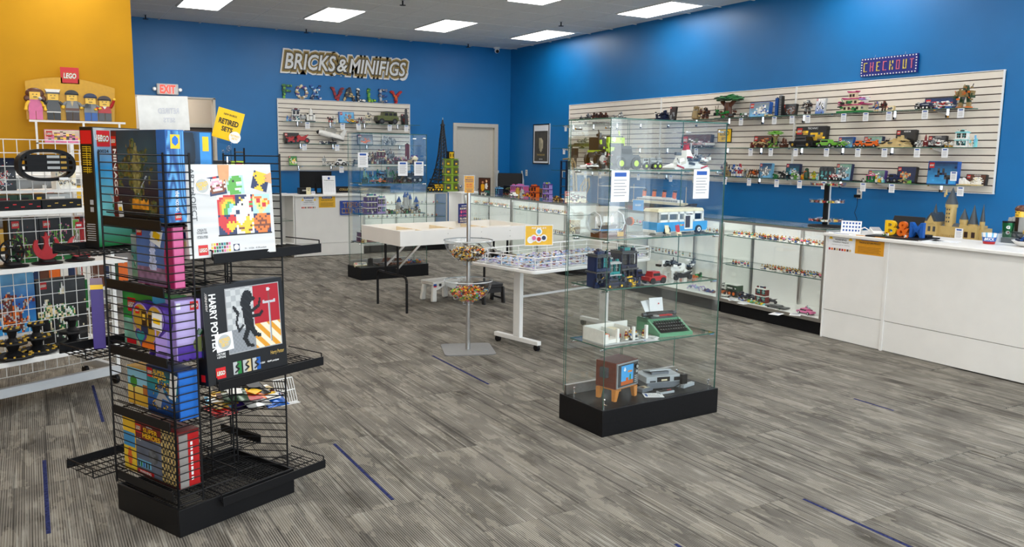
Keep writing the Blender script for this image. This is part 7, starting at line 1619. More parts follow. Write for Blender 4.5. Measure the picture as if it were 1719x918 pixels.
# C: bright blue swirl side at the front corner
def swirl(a, b, s=0):
    def fn(u, v):
        n = vn(u*3+s, v*3, 5)*2+u*2+v*1.5; t = .5+.5*math.sin(n*7); return tuple(C(a)[i]*(1-t)+C(b)[i]*t for i in range(3))
    return fn
def exC(o, w, h, t_):
    MB().bx(w*.25, w*.75, -.0020, -.0012, h*.80, h*.95, YEL).build('yellow_patch', o)
    MB().prism([(w*.34, h*.86), (w*.5, h*.83), (w*.66, h*.86), (w*.66, h*.91), (w*.5, h*.94), (w*.34, h*.91)], -.0026, -.0021, mat('ink_blue2', C('1b6fd0'), .4)).build('brick_mark', o)
    logo(o, w*.5, h*.07, w*.35, -.0026); mb = MB(); tx(mb, 'DRAGON NINJA', w*.5, h*.24, h*.22, .018, WHI, -.0022, .03, rot=PI/2); mb.build('side_title', o)
sbox('bright blue swirl box standing upright at the front corner of the rack top', .022, .012, 1.315, .082, .37, .065, swirl('0e4488', '5aa6de'), mat('box_blue', C('1a5ea8'), .35), 0, extra=exC, nx=24, ny=50)
def exC2(o, w, h, t_):
    MB().bx(w*.70, w*.96, -.0018, -.001, .004, h-.004, mat('box_blue_light', C('3a90d8'), .35)).build('side_strip', o)
    MB().bx(w*.76, w*.90, -.0026, -.0019, h*.84, h*.96, YEL).build('yellow_patch', o)
sbox('dark blue box with swirling figure picture behind the white mosaic set', .125, .16, 1.17, .21, .515, .05, lambda u, v: tuple(x*(.4+1.1*vn(u*7, v*9, 4)) for x in (C('1d4c74') if math.hypot(u-.35, v-.85) > .25 else C('10283c'))), mat('box_blue3', C('10406c'), .35), 0, extra=exC2)
sbox('dark box with a bright green corner on the rear of the rack', .40, .44, 1.20, .30, .36, .06, scene_art(['black', 'dgreen', 'black'], ['dgreen', 'red', 'lgreen', 'brown'], 31, 7, .5), DKB, 0, extra=lambda o, w, h, t_: [logo(o, w-.03, h-.035, .04, -.002), MB().bx(w-.075, w-.003, -.0013, -.001, h-.065, h-.003, pl('lime')).build('lime_corner', o)][0])
# D: white mosaic set
PX = {'.': None, 'k': '1c1c20', 'n': '1b2b58', 'w': 'f1efe8', 'r': 'c8242b', 'y': 'f3c02a', 'o': 'e5762a', 'g': '5aa644', 'p': 'eaa4b4', 'b': '7a3f22', 'l': '8fc8e0', 't': 'e8c98a', 'd': '8f8f94'}
def pix(rows, bg):
    n = len(rows)
    def fn(u, v):
        c = rows[min(n-1, int((1-v)*n))]; ch = c[min(len(c)-1, int(u*len(c)))]; return C(PX[ch] or bg)
    return fn
RB = ['...rrrrrr', '.rrooooor', 'rrooyyyyo', 'rooyyggyy', 'royyggllg', 'royyggll.', 'royggll..', 'royggll..', 'roygglww.']
UN = ['......ww.', '..y..wwwr', '...ywwwwg', '..wwwwwrr', '.wwkwwwgg', 'wwwwwwwrr', 'wwwwwwww.', '..wwwwww.', '..wwwwwww']
PZ = ['o........', 'toooo....', 'ttrrttoo.', '.trrtyyto', '.ttytrryo', '..tgtrrt.', '..ttytt..', '...ttt...', '...tt....']
HT = ['.rr...rr.', 'rrrr.rrrr', 'rrrrrrrrr', 'rrrrryryr', 'rrrryyyyy', '.rrryyyyy', '..rrryyy.', '...rrry..', '....r....']
BN = ['......b..', '.....yy..', '.....yy.y', 'y...yyyyy', 'yy.yyyyy.', '.yyyyyyby', '.bbbyyyy.', '..yyyybb.', '....yyy..']
BK = ['..ooooo..', '.oobooboo', 'obooboooo', 'oobbbbboo', 'ooobooboo', 'bbbbbbbbb', 'oobooboob', '.oobooob.', '..ooooo..']
DI = ['...gggg..', '..gggggg.', '.ggkgggg.', '.ggggwww.', 'ggggg....', 'gggggggg.', 'ggggwww..', '.ggggg...', 'wgggggg..']
CK = ['...rr....', '..wwwww..', '.wppppww.', 'wppwwpppw', 'bbwwbbwbb', 'wbbpppbbw', 'bbwwwwwbb', '.bbbbbbb.', '.........']
TP = ['.yyyyyyy.', 'yyyyyyyyy', 'y.yyyyy.y', '.yyyyyyy.', '..yyyyy..', '...yyy...', '....y....', '...yyy...', '..yyyyy..']
def exD(o, w, h, t_):
    y = -.0016
    s_ = .083; x0_ = w*.34; z0_ = h*.235
    for r_, row in enumerate(((HT, BN, BK), (RB, UN, PZ))):
        for c_, p_ in enumerate(row): bg = [['1b2b58', 'f1efe8', '1b2b58'], ['f1efe8', '1b2b58', 'aadccb']][r_][c_]; art('mosaic_tile_print', s_, s_, pix(p_, bg), 27, 27, o, (x0_+c_*s_, y, z0_+r_*s_))
    MB().bx(x0_-.004, x0_+3*s_+.004, -.0013, -.0010, z0_-.006, z0_, INK).build('mosaic_edge', o)
    for p_, bg, x, z, a_ in ((CK, '1b2b58', w*.27, h*.655, R(8)), (DI, 'aadccb', w*.27+.082, h*.665, R(4)), (TP, '1b2b58', w*.74, h*.74, R(-16))):
        q = art('mosaic_tile_print', .078, .078, pix(p_, bg), 27, 27, o, (x, y-.0003, z)); q.rotation_euler.y = -a_
    sk = mat('hand_skin_print', C('d9a074'), .5)
    MB().prism([(w*.37, h*.995), (w*.50, h*.995), (w*.49, h*.87), (w*.475, h*.80), (w*.46, h*.85), (w*.45, h*.79), (w*.435, h*.84), (w*.42, h*.78), (w*.405, h*.84), (w*.385, h*.82), (w*.375, h*.88)], y-.0016, y-.0010, sk).prism([(w*.995, h*.91), (w*.995, h*.78), (w*.94, h*.80), (w*.90, h*.83), (w*.945, h*.845), (w*.90, h*.87), (w*.95, h*.89)], y-.0016, y-.0010, sk).build('printed_hand', o)
    mb = MB(); gm = mat('ink_grey', C('55585c'), .5); tx(mb, 'ART PROJECT', w*.075, h*.68, h*.56, w*.07, gm, y-.0004, .012, rot=-PI/2); mb.build('title', o)
    mb = MB(); tx(mb, 'CREATE', w*.15, h*.30, w*.10, .011, gm, y); tx(mb, 'TOGETHER', w*.15, h*.27, w*.12, .008, gm, y); tx(mb, '1 PICTURE 36 OPTIONS', w*.15, h*.225, w*.12, .012, gm, y); tx(mb, '9+   21226   4138 pcs/pzs', w*.75, h*.065, w*.26, .009, gm, y); mb.build('small_print', o)
    logo(o, w*.15, h*.085, w*.105, y)
    mb = MB()
    for i in range(8):
        for j in range(3): mb.bx(w*.24+i*w*.028, w*.24+i*w*.028+w*.022, y, -.001, h*.05+j*.014, h*.05+j*.014+.011, ['red', 'teal', 'tan', 'green', 'brown', 'yellow', 'dblue', 'pink'][(i*3+j*5) % 8])
    mb.bx(w*.49, w*.56, y, -.001, h*.05, h*.125, 'dblue').cyl((w*.525, y-.0002, h*.09), (w*.525, y, h*.09), .012, 'white', 12); mb.build('option_pictures', o)
    q = MB().box((w*.185, -.004, h*.77), (.070, .001, .066), PAPER, ry=R(6)).cyl((w*.185, -.0046, h*.77), (w*.185, -.0050, h*.77), .029, 'lgrey', 20).build('retired_sticker', o); lettering(q, [('RETIRED', w*.185, h*.79, .05, .016, YEL, dict(rot=R(10))), ('SET!', w*.185, h*.75, .034, .016, YEL, dict(rot=R(10)))], y=-.0055)
    mb = MB(); tx(mb, 'ART PROJECT', t_/2, h*.72, h*.34, .018, INK, -.0012, .02, rot=PI/2, side=1); mb.v = [Vector((v.x, v.y+t_, v.z)) for v in mb.v]
    for i in range(4): mb.bx(-.0012, -.0002, .018, t_-.02, h*(.42-.1*i), h*(.49-.1*i), ['dgrey', 'brown', 'dblue', 'tan'][i])
    mb.build('side_print', o)
WB_ = mat('box_white', C('d2d0ca'), .35)
wood = lambda u, v: tuple(.57+.10*vn(u*2, v*26, 2)+.02*math.sin(v*9) for _ in range(3))
sbox('large white mosaic picture box with nine pixel pictures facing the viewer', .10, -.0, 1.165, .405, .385, .058, wood, WB_, 0, rz=R(-5), tilt=R(-4), extra=exD)
# E: black mosaic set
def lion(u, v):
    g = 56; i, j = int(u*g), int(v*g); U, V = (i+.5)/g, (j+.5)/g
    inl = False
    for (ax, ay, bx_, by, r_) in ((.36, .66, .40, .40, .085), (.37, .78, .39, .86, .09), (.30, .74, .33, .84, .05), (.44, .60, .60, .68, .028), (.60, .68, .63, .78, .022), (.42, .52, .60, .52, .028), (.60, .52, .66, .58, .02), (.38, .36, .30, .20, .045), (.30, .20, .36, .08, .035), (.36, .08, .44, .06, .025), (.42, .36, .50, .24, .045), (.50, .24, .58, .20, .03),
                              (.28, .40, .20, .32, .02), (.20, .32, .16, .46, .02), (.16, .46, .20, .60, .02), (.20, .60, .13, .70, .028), (.40, .86, .50, .80, .035)):
        dx, dy = bx_-ax, by-ay; t = max(0, min(1, ((U-ax)*dx+(V-ay)*dy)/(dx*dx+dy*dy))); 
        if math.hypot(U-ax-t*dx, V-ay-t*dy) < r_: inl = True; break
    if abs(U-.80) < .022 and .08 < V < .72: return C('b9bdc2') if abs(U-.80) < .012 else C('85898e')
    if abs(V-.72-.1*(abs(U-.80)-.1)) < .022 and abs(U-.80) < .12: return C('b9bdc2')
    if abs(U-.80) < .018 and .72 < V < .90: return C('8a3a3a')
    if math.hypot(U-.80, V-.92) < .032: return C('c8ccd0')
    if inl: return C('17181a') if (i+j) % 7 else C('26282b')
    if U > .50 and V > .40: return C('a81c28')
    if U > .50: return C('e8dcc4') if int((U+V)*9) % 2 else C('d9962a')
    if V < .36: return C('8d9196') if (i//2+j//2) % 2 else C('83878c')
    return C('c2c4c4') if (i//5+j//5) % 2 else C('a9acae')
def exE(o, w, h, t_):
    y = -.0016; art('mosaic_print', w*.66, h*.66, lion, 56, 56, o, (w*.275, y, h*.285)); MB().bx(w*.265, w*.945, -.0012, -.001, h*.275, h*.955, CARDC).build('mosaic_frame', o)
    mb = MB(); tx(mb, 'HARRY POTTER', w*.115, h*.63, h*.58, w*.082, WHI, y, .03, rot=-PI/2); mb.build('title', o)
    mb = MB(); tx(mb, '1 PICTURE', w*.17, h*.30, w*.10, .010, WHI, y); tx(mb, '4 OPTIONS', w*.17, h*.27, w*.10, .009, WHI, y); tx(mb, '18+   31201   4249 pcs/pzs', w*.72, h*.115, w*.32, .010, WHI, y); tx(mb, 'Harry Potter', w*.87, h*.20, w*.18, .022, mat('ink_gold', C('b89a50'), .4), y, .02); mb.build('small_print', o)
    logo(o, w*.15, h*.11, w*.115, y)
    for i, (c1, c2) in enumerate((('green', 'lgrey'), ('tan', 'lgrey'), ('blue', 'lgrey'))):
        mb = MB().bx(w*(.30+.12*i), w*(.35+.12*i), y, -.001, h*.06, h*.19, c2).bx(w*(.35+.12*i), w*(.40+.12*i), y, -.001, h*.06, h*.19, c1); mb.wire([(w*(.32+.12*i), y-.001, h*.08), (w*(.37+.12*i), y-.001, h*.11), (w*(.33+.12*i), y-.001, h*.14), (w*(.37+.12*i), y-.001, h*.17)], .004, INK); mb.build('option_picture', o)
    q = MB().box((w*.215, -.004, h*.42), (.085, .001, .078), PAPER, ry=R(-4)).cyl((w*.215, -.0046, h*.42), (w*.215, -.0050, h*.42), .032, 'lgrey', 20).build('retired_sticker', o); lettering(q, [('RETIRED', w*.215, h*.44, .052, .016, YEL, dict(rot=R(8))), ('SET!', w*.215, h*.395, .034, .016, YEL, dict(rot=R(8)))], y=-.0055)
    mb = MB(); tx(mb, 'HARRY', t_*.42-t_*.85, h*.87, .07, .014, WHI, -.0012, .02, rot=PI/2, side=1); tx(mb, 'POTTER', t_*.42-t_*.4-t_*.5, h*.85, .07, .014, WHI, -.0012, .02, rot=PI/2, side=1)
    for i in range(3): mb.bx(-.0012, -.0002, .02, t_-.02, h*(.5-.11*i), h*(.58-.11*i), ['dred', 'dgrey', 'dblue'][i])
    mb.bx(-.0012, -.0002, .02, t_-.02, h*.04, h*.11, REDL); mb.build('side_print', o)
sbox('large black mosaic picture box with a black heraldic beast and a sword', .150, -.02, .622, .415, .42, .068, None, DKB, 0, tilt=R(-4), extra=exE)
# F: castle box with pink side
def exF(o, w, h, t_):
    logo(o, .03, h-.03, .04, -.002); MB().box((w*.60, -.004, h*.83), (.075, .001, .075), PAPER, ry=R(20)).box((w*.60, -.0048, h*.83), (.05, .001, .03), YEL, ry=R(20)).build('retired_sticker', o)
    MB().prism([(w*.80, .004), (w-.003, .004), (w-.003, h-.004), (w*.86, h-.004), (w*.76, h*.5)], -.0016, -.001, pl('magenta')).build('pink_band', o)
def icec(u, v):
    d = abs(u-.45)
    if v > .25 and d < .10*(1.15-v)+.03*math.sin(v*35)**2: return tuple(x*(.6+.7*vn(u*25, v*25, 8)) for x in C('b9c4e6'))
    if v < .3: return tuple(x*(.5+.9*vn(u*14, v*16, 2)) for x in C('8a6a8a'))
    return tuple(x*(.8+.4*vn(u*5, v*5, 1)) for x in C('4a6fb0'))
sbox('purple blue box with an ice castle picture and pink side', .045, .30, 1.045, .27, .255, .05, icec, pl('magenta'), 1, extra=exF, sidecol=pl('pink'))
sbox('teal toned box standing behind the ice castle box', .10, .44, 1.045, .16, .20, .05, scene_art(['sand', 'teal', 'lgrey'], ['teal', 'dgreen', 'lgrey'], 6), pl('teal'), 1)
# G: green and purple boxes, third shelf
qa = AY(158, 596, 3.98); qd = Vector((qa.x-KP[0], qa.y-KP[1]))
sbox('tall purple box at the left of the third rack shelf', qd.x*math.cos(KR)+qd.y*math.sin(KR), -qd.x*math.sin(KR)+qd.y*math.cos(KR), .735, .05, .285, .22, None, mat('box_purple', C('3a2378'), .35), 0, rz=R(-27), extra=lambda o, w, h, t_: MB().bx(.0, w, -.0012, 0, h*.93, h, YEL).build('yellow_edge', o))
def exG(o, w, h, t_): logo(o, .07, h-.06, .06, -.002); MB().bx(.02, .09, -.0018, -.001, .01, .03, REDL).build('red_band', o)
sbox('green boxed building set with a farm picture on the third rack shelf', .058, .455, .755, .36, .245, .07, lambda u, v: (C('4aa3d8') if u > .62 and v > .45 else tuple(x*(.6+.8*vn(u*10, v*8, 5)) for x in (C('d9c8a0') if v < .45 and u > .2 and vn(u*6, v*6, 3) > .4 else C('7fb6a0') if v < .5 else C('2f8a35')))), mat('box_green', C('2c8a38'), .35), 1, extra=exG, rz=R(2))
# heart shaped box
t = thing('heart_box', 'heart shaped purple and orange boxed set on the third rack shelf', 'boxed set', rk(.024, .30, .76), KR-PI/2, 'boxed sets on the black wire rack')
def heart(s, cx_=0, cz=0): return [(cx_+s*.0625*16*math.sin(a)**3, cz+s*.0625*(13*math.cos(a)-5*math.cos(2*a)-2*math.cos(3*a)-math.cos(4*a))) for a in [2*PI*k/36 for k in range(36)]][::-1]
MB().prism(heart(.125, .12, .125), -.012, .03, pl('purple')).build('box_shell', t); MB().prism(heart(.115, .12, .125), -.0145, -.012, pl('lilac')).build('white_rim', t); MB().prism(heart(.108, .12, .125), -.0165, -.0145, pl('gold')).build('cover_print', t)
MB().prism(heart(.042, .07, .07), -.019, -.0165, pl('purple')).prism(heart(.030, .07, .07), -.0205, -.019, pl('teal')).build('heart_compartment', t)
MB().box((.10, -.018, .15), (.035, .002, .06), 'dbrown').box((.10, -.0192, .155), (.02, .001, .025), 'skin').box((.15, -.018, .14), (.035, .002, .06), 'black').box((.15, -.0192, .148), (.02, .001, .025), 'brown').box((.10, -.0192, .10), (.05, .001, .03), 'dblue').box((.12, -.018, .04), (.09, .002, .03), 'orange').build('figure_print', t)
logo(t, .05, .18, .03, -.0185); MB().box((.20, -.022, .15), (.07, .001, .075), PAPER, ry=R(5)).box((.20, -.0228, .15), (.05, .001, .022), YEL, ry=R(5)).build('retired_sticker', t)
sbox('small narrow lilac box leaning in front of the heart shaped box', .005, .125, .75, .055, .155, .04, lambda u, v: C('a98fd6') if v > .15 else C('8a6cc0'), pl('lilac'), 1, rz=R(25), nx=8, ny=16)
def exL(o, w, h, t_): logo(o, w*.62, h*.90, w*.28, -.002); MB().cyl((w*.80, -.002, h*.26), (w*.80, -.001, h*.26), .034, 'olive', 16).cyl((w*.7, -.003, h*.42), (w*.8, -.002, h*.5), .012, 'dgreen', 6).build('plant_print', o); MB().bx(.004, .022, -.0018, -.001, h*.86, h*.96, PAPER).build('code_label', o)
sbox('tall lilac and purple box with a pale fruit picture beside the black mosaic box', .045, .035, .735, .13, .26, .09, lambda u, v: C('4a2c90') if v < .26 else tuple(x*(.9+.15*v) for x in C('b8a8dc')), pl('lilac'), 0, rz=R(-8), extra=exL)
# H: fourth shelf
def exH(o, w, h, t_):
    logo(o, .03, h-.03, .04, -.002); lettering(o, [('SUPER', w*.42, h*.90, .085, .016, YEL), ('HEROES', w*.42, h*.81, .10, .018, YEL)], y=-.0022)
    MB().box((w*.86, -.004, h*.68), (.05, .001, .11), PAPER, ry=R(10)).build('price_sticker', o)
    MB().prism([(w*.25, h*.25), (w*.42, h*.52), (w*.52, h*.62), (w*.56, h*.48), (w*.72, h*.35), (w*.5, h*.38), (w*.42, h*.14)], -.0024, -.0016, CARDC).build('vehicle_print', o)
sbox('dark blue boxed set with a winged vehicle on the fourth rack shelf', .035, .255, .49, .235, .21, .095, scene_art(['navy', 'blue', 'teal', 'dblue'], ['dgrey', 'blue', 'black', 'yellow'], 12, 6, .55), mat('box_navy', C('123a7c'), .35), 1, extra=exH, sidecol=mat('box_side_blue', C('1f68c0'), .35))
def farm(u, v):
    if math.hypot((u-.25)*1.1, v-.62) < .16: return C('3a8a2e')
    if abs(u-.25) < .03 and v < .5: return C('6b4226')
    if v < .3: return C('e0b23a')
    if .62 < u < .86 and v < .6: return C('b56a2a')
    return C('8cc8e4') if v > .5 else C('e8cf6a')
sbox('yellow boxed set with a tree and farm picture on the fourth rack shelf', .06, .455, .49, .20, .17, .07, farm, mat('box_yellow', C('d9a42a'), .4), 1)
# I: fifth shelf
def exI(o, w, h, t_):
    MB().prism([(.004, h*.64), (w*.62, h*.72), (w*.62, h-.004), (.004, h-.004)], -.0016, -.001, pl('dred')).build('red_header', o)
    logo(o, .03, h-.035, .045, -.0022); lettering(o, [('MARVEL', w*.36, h*.93, .045, .011, WHI), ('SUPER', w*.38, h*.85, .11, .022, YEL), ('HEROES', w*.40, h*.755, .135, .024, YEL), ('6-12', .03, h*.66, .035, .013, WHI)], y=-.0026)
    MB().bx(.012, w*.36, -.002, -.001, h*.16, h*.29, pl('lblue')).bx(.012, w*.42, -.002, -.001, h*.03, h*.12, pl('red')).build('figure_strip', o); mb = MB()
    for i in range(5): mb.bx(.018+i*.02, .028+i*.02, -.003, -.002, h*.17, h*.27, ['black', 'green', 'blue', 'black', 'dgreen'][i])
    mb.build('figure_prints', o); mb = MB(); tx(mb, 'WARNING', w*.22, h*.075, .09, .012, WHI, -.0026); mb.build('warning_text', o)
def city(u, v):
    if u > .62: return tuple(x*(.5+.9*vn(u*14, v*22, 4)) for x in (C('c8b070') if (int(u*26)+int(v*16)) % 2 else C('2a2c30')))
    if math.hypot((u-.42)*1.2, v-.42) < .14: return tuple(x*(.3+1.4*vn(u*22, v*22, 2)) for x in C('5a5e64'))
    return tuple(x*(.6+.7*vn(u*6, v*7, 7)) for x in C('5b6478'))
sbox('dark red and grey boxed set with yellow title on the lowest rack shelf', .03, .36, .19, .325, .25, .10, city, pl('dred'), 1, extra=exI, sidecol=None, nx=50, ny=40)
sd_ = [o for o in COL.objects if o.get('label', '').startswith('dark red and grey boxed set')][0].children[0]
MB().bx(.3254, .327, .045, .096, .006, .235, pl('red')).bx(.3254, .327, .004, .044, .006, .235, mat('side_pale', C('8f8a86'), .4)).build('side_print', sd_)
mb = MB(); [mb.bx(.327, .3276, .056, .066, .03+.022*i, .045+.022*i, WHI) for i in range(8)]; mb.build('side_text', sd_)
sbox('tall yellow and blue boxed set with a fruit picture behind the dark red box', .03, .46, .19, .10, .25, .05, lambda u, v: C('d9652a') if math.hypot(u-.5, (v-.25)) < .18 else C('e8c83a') if v < .45 else C('3f8fc8') if v < .72 else C('f0c22a'), pl('yellow'), 1, nx=20, ny=40)
# foil packets and small baskets at the back right
rr = random.Random(9)
PK = [('red', 'gold', 'dark red foil packet in the rear rack basket'), ('lblue', 'white', 'light blue and white packet in the rear rack basket'), ('gold', 'brown', 'gold brown foil packet in the rear rack basket'), ('dgreen', 'white', 'dark green packet in the rear rack basket'), ('purple', 'lilac', 'purple packet at the right end of the rear rack basket'),
      ('lgrey', 'red', 'clear grey packet with red print below the others'), ('orange', 'yellow', 'orange packet at the left of the rear rack basket'), ('black', 'dgrey', 'black packet leaning beside the purple one'), ('blue', 'white', 'blue packet with a round picture in the rear rack basket'), ('dred', 'tan', 'dark red and tan packet under the gold one')]
qb = AP(388, 700, rk(0, .36), KR); qe = Vector((qb.x-KP[0], qb.y-KP[1])); BU = qe.x*math.cos(KR)+qe.y*math.sin(KR); BZ = qb.z+.03
bk = thing('packet_basket', 'black wire tray of foil packets at the rear right of the rack', 'basket', rk(BU, .36, BZ-.03), KR, None)
mb = MB(); [mb.cyl((0, i*.03, 0), (.34, i*.03, 0), .002, BLACKM, 4) for i in range(9)]; [mb.cyl((i*.068, 0, 0), (i*.068, .24, 0), .003, BLACKM, 4) for i in range(6)]; mb.wire([(0, 0, .04), (.34, 0, .04), (.34, .24, .04), (0, .24, .04)], .003, BLACKM, closed=True); mb.build('wires', bk)
for i, (c1, c2, lab) in enumerate(PK):
    u = BU+.02+.034*i; v = .40+rr.uniform(0, .16); p = rk(u, v, BZ-.02+.016*(i % 4)); t = thing('foil_packet', lab, 'packet', p, KR+rr.uniform(-.5, .5), 'foil packets in the rear rack basket')
    t.rotation_euler.x = R(12)+rr.uniform(-.1, .1)
    mb = MB(); n = 6; vs = []; fs = []
    for j in range(n+1):
        for k in range(n+1): a_ = j/n; b_ = k/n; hgt = .014*math.sin(PI*a_)*math.sin(PI*b_)+.002*math.sin(9*a_+i)*math.sin(8*b_); vs.append(((a_-.5)*.12, (b_-.5)*.15, hgt))
    for j in range(n):
        for k in range(n): q = j*(n+1)+k; fs.append((q, q+n+1, q+n+2, q+1))
    mb.add(vs, fs, mat('foil_'+c1, C(c1), .2, metal=.3)); mb.add([(x, y, -.002) for x, y, z in vs], [f[::-1] for f in fs], pl(c1)); mb.build('pouch', t)
    MB().box((0, -.0, .0175), (.07, .05, .002), pl(c2), rx=.0).box((0, .05, .010), (.09, .02, .002), WHI if i % 2 else YEL).build('printing', t)
wbk = thing('white_wire_basket', 'small white wire basket hooked on the rear right of the rack', 'basket', rk(BU+.33, .42, BZ-.06), KR-R(10), None)
mb = MB(); [mb.cyl((i*.014, 0, 0), (i*.014, .05, .12), .0022, WHITEM, 4) for i in range(9)]; [mb.wire([(0, .0+.05*k, .12*k), (.112, .0+.05*k, .12*k)], .003, WHITEM) for k in (0, .5, 1)]; [mb.cyl((0, -.03+i*.015, 0), (.112, -.03+i*.015, 0), .0022, WHITEM, 4) for i in range(2)]; mb.build('wires', wbk)
# yellow clip sign and the hanging sheet seen from behind
def clip_sign(lab, c, face_rz, w, h, tiltz, front, words_, stem_z, base_z):
    t = thing('clip_sign', lab, 'sign', (c[0], c[1], base_z), face_rz, 'clip signs on the racks')
    zz = c[2]-base_z
    s_ = MB().bx(-w/2, w/2, 0, .002, -h/2, h/2, front).build('card', t); s_.location = (0, 0, zz); s_.rotation_euler.y = tiltz
    lettering(s_, words_, y=-.0012)
    cl = MB().box((0, .0, -h/2-.008), (w*.55, .012, .022), ACRY).build('clip_bar', s_)
    MB().ball((0, 0, zz-h/2-.035), .012, ACRY, 8, 5).cyl((0, 0, zz-h/2-.03), (-.01, 0, stem_z), .006, ACRY, 6).box((-.01, 0, stem_z-.02), (.035, .03, .06), ACRY).cyl((-.01, 0, stem_z-.02), (-.01, 0, 0), .005, CHR, 6).build('clip_stem', t)
    return t, s_
c = AP(383, 210, rk(.28, .22), KR); 
tsg, sg = clip_sign('tilted yellow sign with black hand lettering clipped on top of the wire rack', (c.x, c.y, c.z), R(-27), .118, .135, R(16), YEL,
  [('NEW IN BOX', 0, .045, .06, .009, INK), ('RETIRED', 0, .012, .088, .024, INK, dict(bold=.035)), ('SETS', 0, -.020, .05, .022, INK, dict(bold=.035))], .085, 1.515)
q = MB().cyl((.042, -.002, -.045), (.042, -.003, -.045), .026, WHI, 20).build('round_sticker', sg); lettering(q, [('RETIRED', .042, -.039, .04, .009, YEL), ('SET!', .042, -.052, .026, .009, YEL)], y=-.0036)

c = AP(275, 190, rk(.2, .42), KR)
tsh, sh = clip_sign('white sheet in a clear clip seen from behind, left of the tilted yellow sign', (c.x, c.y, c.z), R(8)+PI, .215, .15, R(2), mat('translucent_sheet', C('c9c6c0'), .3, noise=.06), [], .085, 1.52)
lettering(sh, [('RETIRED', -.02, .01, .09, .024, mat('show_through', C('b3b2b8'), .4)), ('SETS', -.02, -.03, .05, .02, MATS['show_through'])], y=.0032)

# ================================================================== WHITE GRID GONDOLA ON THE LEFT
GP = (.46, 6.165); GR = R(25)
gon = thing('white_gondola', 'white wire grid gondola with three shelves at the left edge', 'display rack', (*GP, 0), GR)
GL = 1.25; GT_ = 1.66
def grid_panel(x0, x1, y0, y1, z0, z1, nx, nz, name='grid_panel', r=.0026):
    mb = MB()
    for i in range(nx+1): mb.cyl((x0+(x1-x0)*i/nx, y0+(y1-y0)*i/nx, z0), (x0+(x1-x0)*i/nx, y0+(y1-y0)*i/nx, z1), r, WHITEM, 5)
    for j in range(nz+1): z = z0+(z1-z0)*j/nz; mb.cyl((x0, y0, z), (x1, y1, z), r, WHITEM, 5)
    o = mb.build(name, gon); o['kind'] = 'stuff'; return o
grid_panel(-GL, -.02, 0, 0, .20, GT_, 16, 18)
grid_panel(0, 0, .02, .42, .20, GT_-.06, 5, 18, 'end_grid_panel')
for x, y in ((0, 0), (0, .44), (-GL, 0), (-GL, .44)): MB().bx(x-.012, x+.012, y-.012, y+.012, .085, GT_-.02, WHITEM).build('upright', gon)
RAIL = mat('pale_blue_grey_rail', (.60, .63, .66), .35, noise=.02)
MB().bx(-GL, .012, -.02, .02, .075, .135, RAIL).build('base_rail', gon, bev=.003); MB().bx(-.02, .02, 0, .45, .075, .135, RAIL).build('base_rail', gon, bev=.003)
for x, y in ((-.0, .03), (-.0, .43), (-GL, .0)):
    MB().cyl((x-.012, y, .032), (x+.012, y, .032), .032, BLACKM, 14).box((x, y, .065), (.03, .02, .02), CHR).build('caster', gon)
SD = .24
GZ = [AP(120, yy, on(GP, GR, 0, -SD), GR).z for yy in (351, 443, 590)]
for z, k in zip(GZ, range(3)):
    MB().bx(-GL, -.03, -SD, -.01, z-.004, z+.004, WHITEM).bx(-GL, -.03, -SD-.006, -SD+.004, z-.024, z+.006, WHITEM).build('shelf', gon, bev=.002)
    for x in (-.05, -.62): MB().bx(x-.004, x+.004, -SD+.01, -.005, z-.03, z-.005, WHITEM).build('bracket', gon)
    MB().bx(-GL, -.03, .03, .40, z-.03, z-.022, WHITEM).build('rear_shelf', gon)
def gp(x, y, z=0): return on(GP, GR, x, y, z)
def gx_(px, y, pz=400): q = AP(px, pz, on(GP, GR, 0, y), GR); d = Vector((q.x-GP[0], q.y-GP[1])); return d.x*math.cos(GR)+d.y*math.sin(GR)
def gz_(px, py, y): return AP(px, py, on(GP, GR, 0, y), GR).z
# black oval holder trays hanging on the grid
def oval(px1, px2, py1, py2, lab, full=True):
    y = -.10; x1, x2 = gx_(px1, y), gx_(px2, y); zt, zb = gz_((px1+px2)/2, py1, y), gz_((px1+px2)/2, py2, y); w, h = x2-x1, zt-zb
    t = thing('oval_tray', lab, 'tray', gp((x1+x2)/2, y, (zt+zb)/2), GR, 'black oval trays hanging on the gondola grid'); n = 28
    def ring(a, b, y0, y1, m_, nm, a2, b2):
        mb = MB(); P = [(math.copysign(abs(math.cos(k*2*PI/n))**.72, math.cos(k*2*PI/n)), math.copysign(abs(math.sin(k*2*PI/n))**.9, math.sin(k*2*PI/n))) for k in range(n)]
        vs = [(p[0]*a, y0, p[1]*b) for p in P]+[(p[0]*a2, y0, p[1]*b2) for p in P]+[(p[0]*a, y1, p[1]*b) for p in P]+[(p[0]*a2, y1, p[1]*b2) for p in P]
        fs = []
        for k in range(n): q = (k+1) % n; fs += [(k, q, n+q, n+k), (2*n+k, 3*n+k, 3*n+q, 2*n+q), (k, 2*n+k, 2*n+q, q), (n+k, n+q, 3*n+q, 3*n+k)]
        mb.add(vs, fs, m_); return mb.build(nm, t)
    ring(w/2, h/2, -.025, .03, BLACKM, 'rim', w*.44, h*.40)
    for k in (-1, 0, 1): MB().bx(-w*.44, w*.44, -.035, .03, k*h*.17-.006, k*h*.17+.006, BLACKM).build('shelf_slat', t)
    for k in (-1, 0, 1): MB().bx(-w*.36, w*.36, -.03, .0, k*h*.17+.006, k*h*.17+.030, BLACKM).bx(-w*.02, w*.20, -.031, -.03, k*h*.17+.010, k*h*.17+.026, pl('lgrey')).bx(w*.22, w*.32, -.031, -.03, k*h*.17+.010, k*h*.17+.024, pl('gold')).build('card_stack', t)
    MB().bx(w*.14, w*.30, -.056, -.052, -h*.46, -h*.38, PAPER).build('price_label', t)
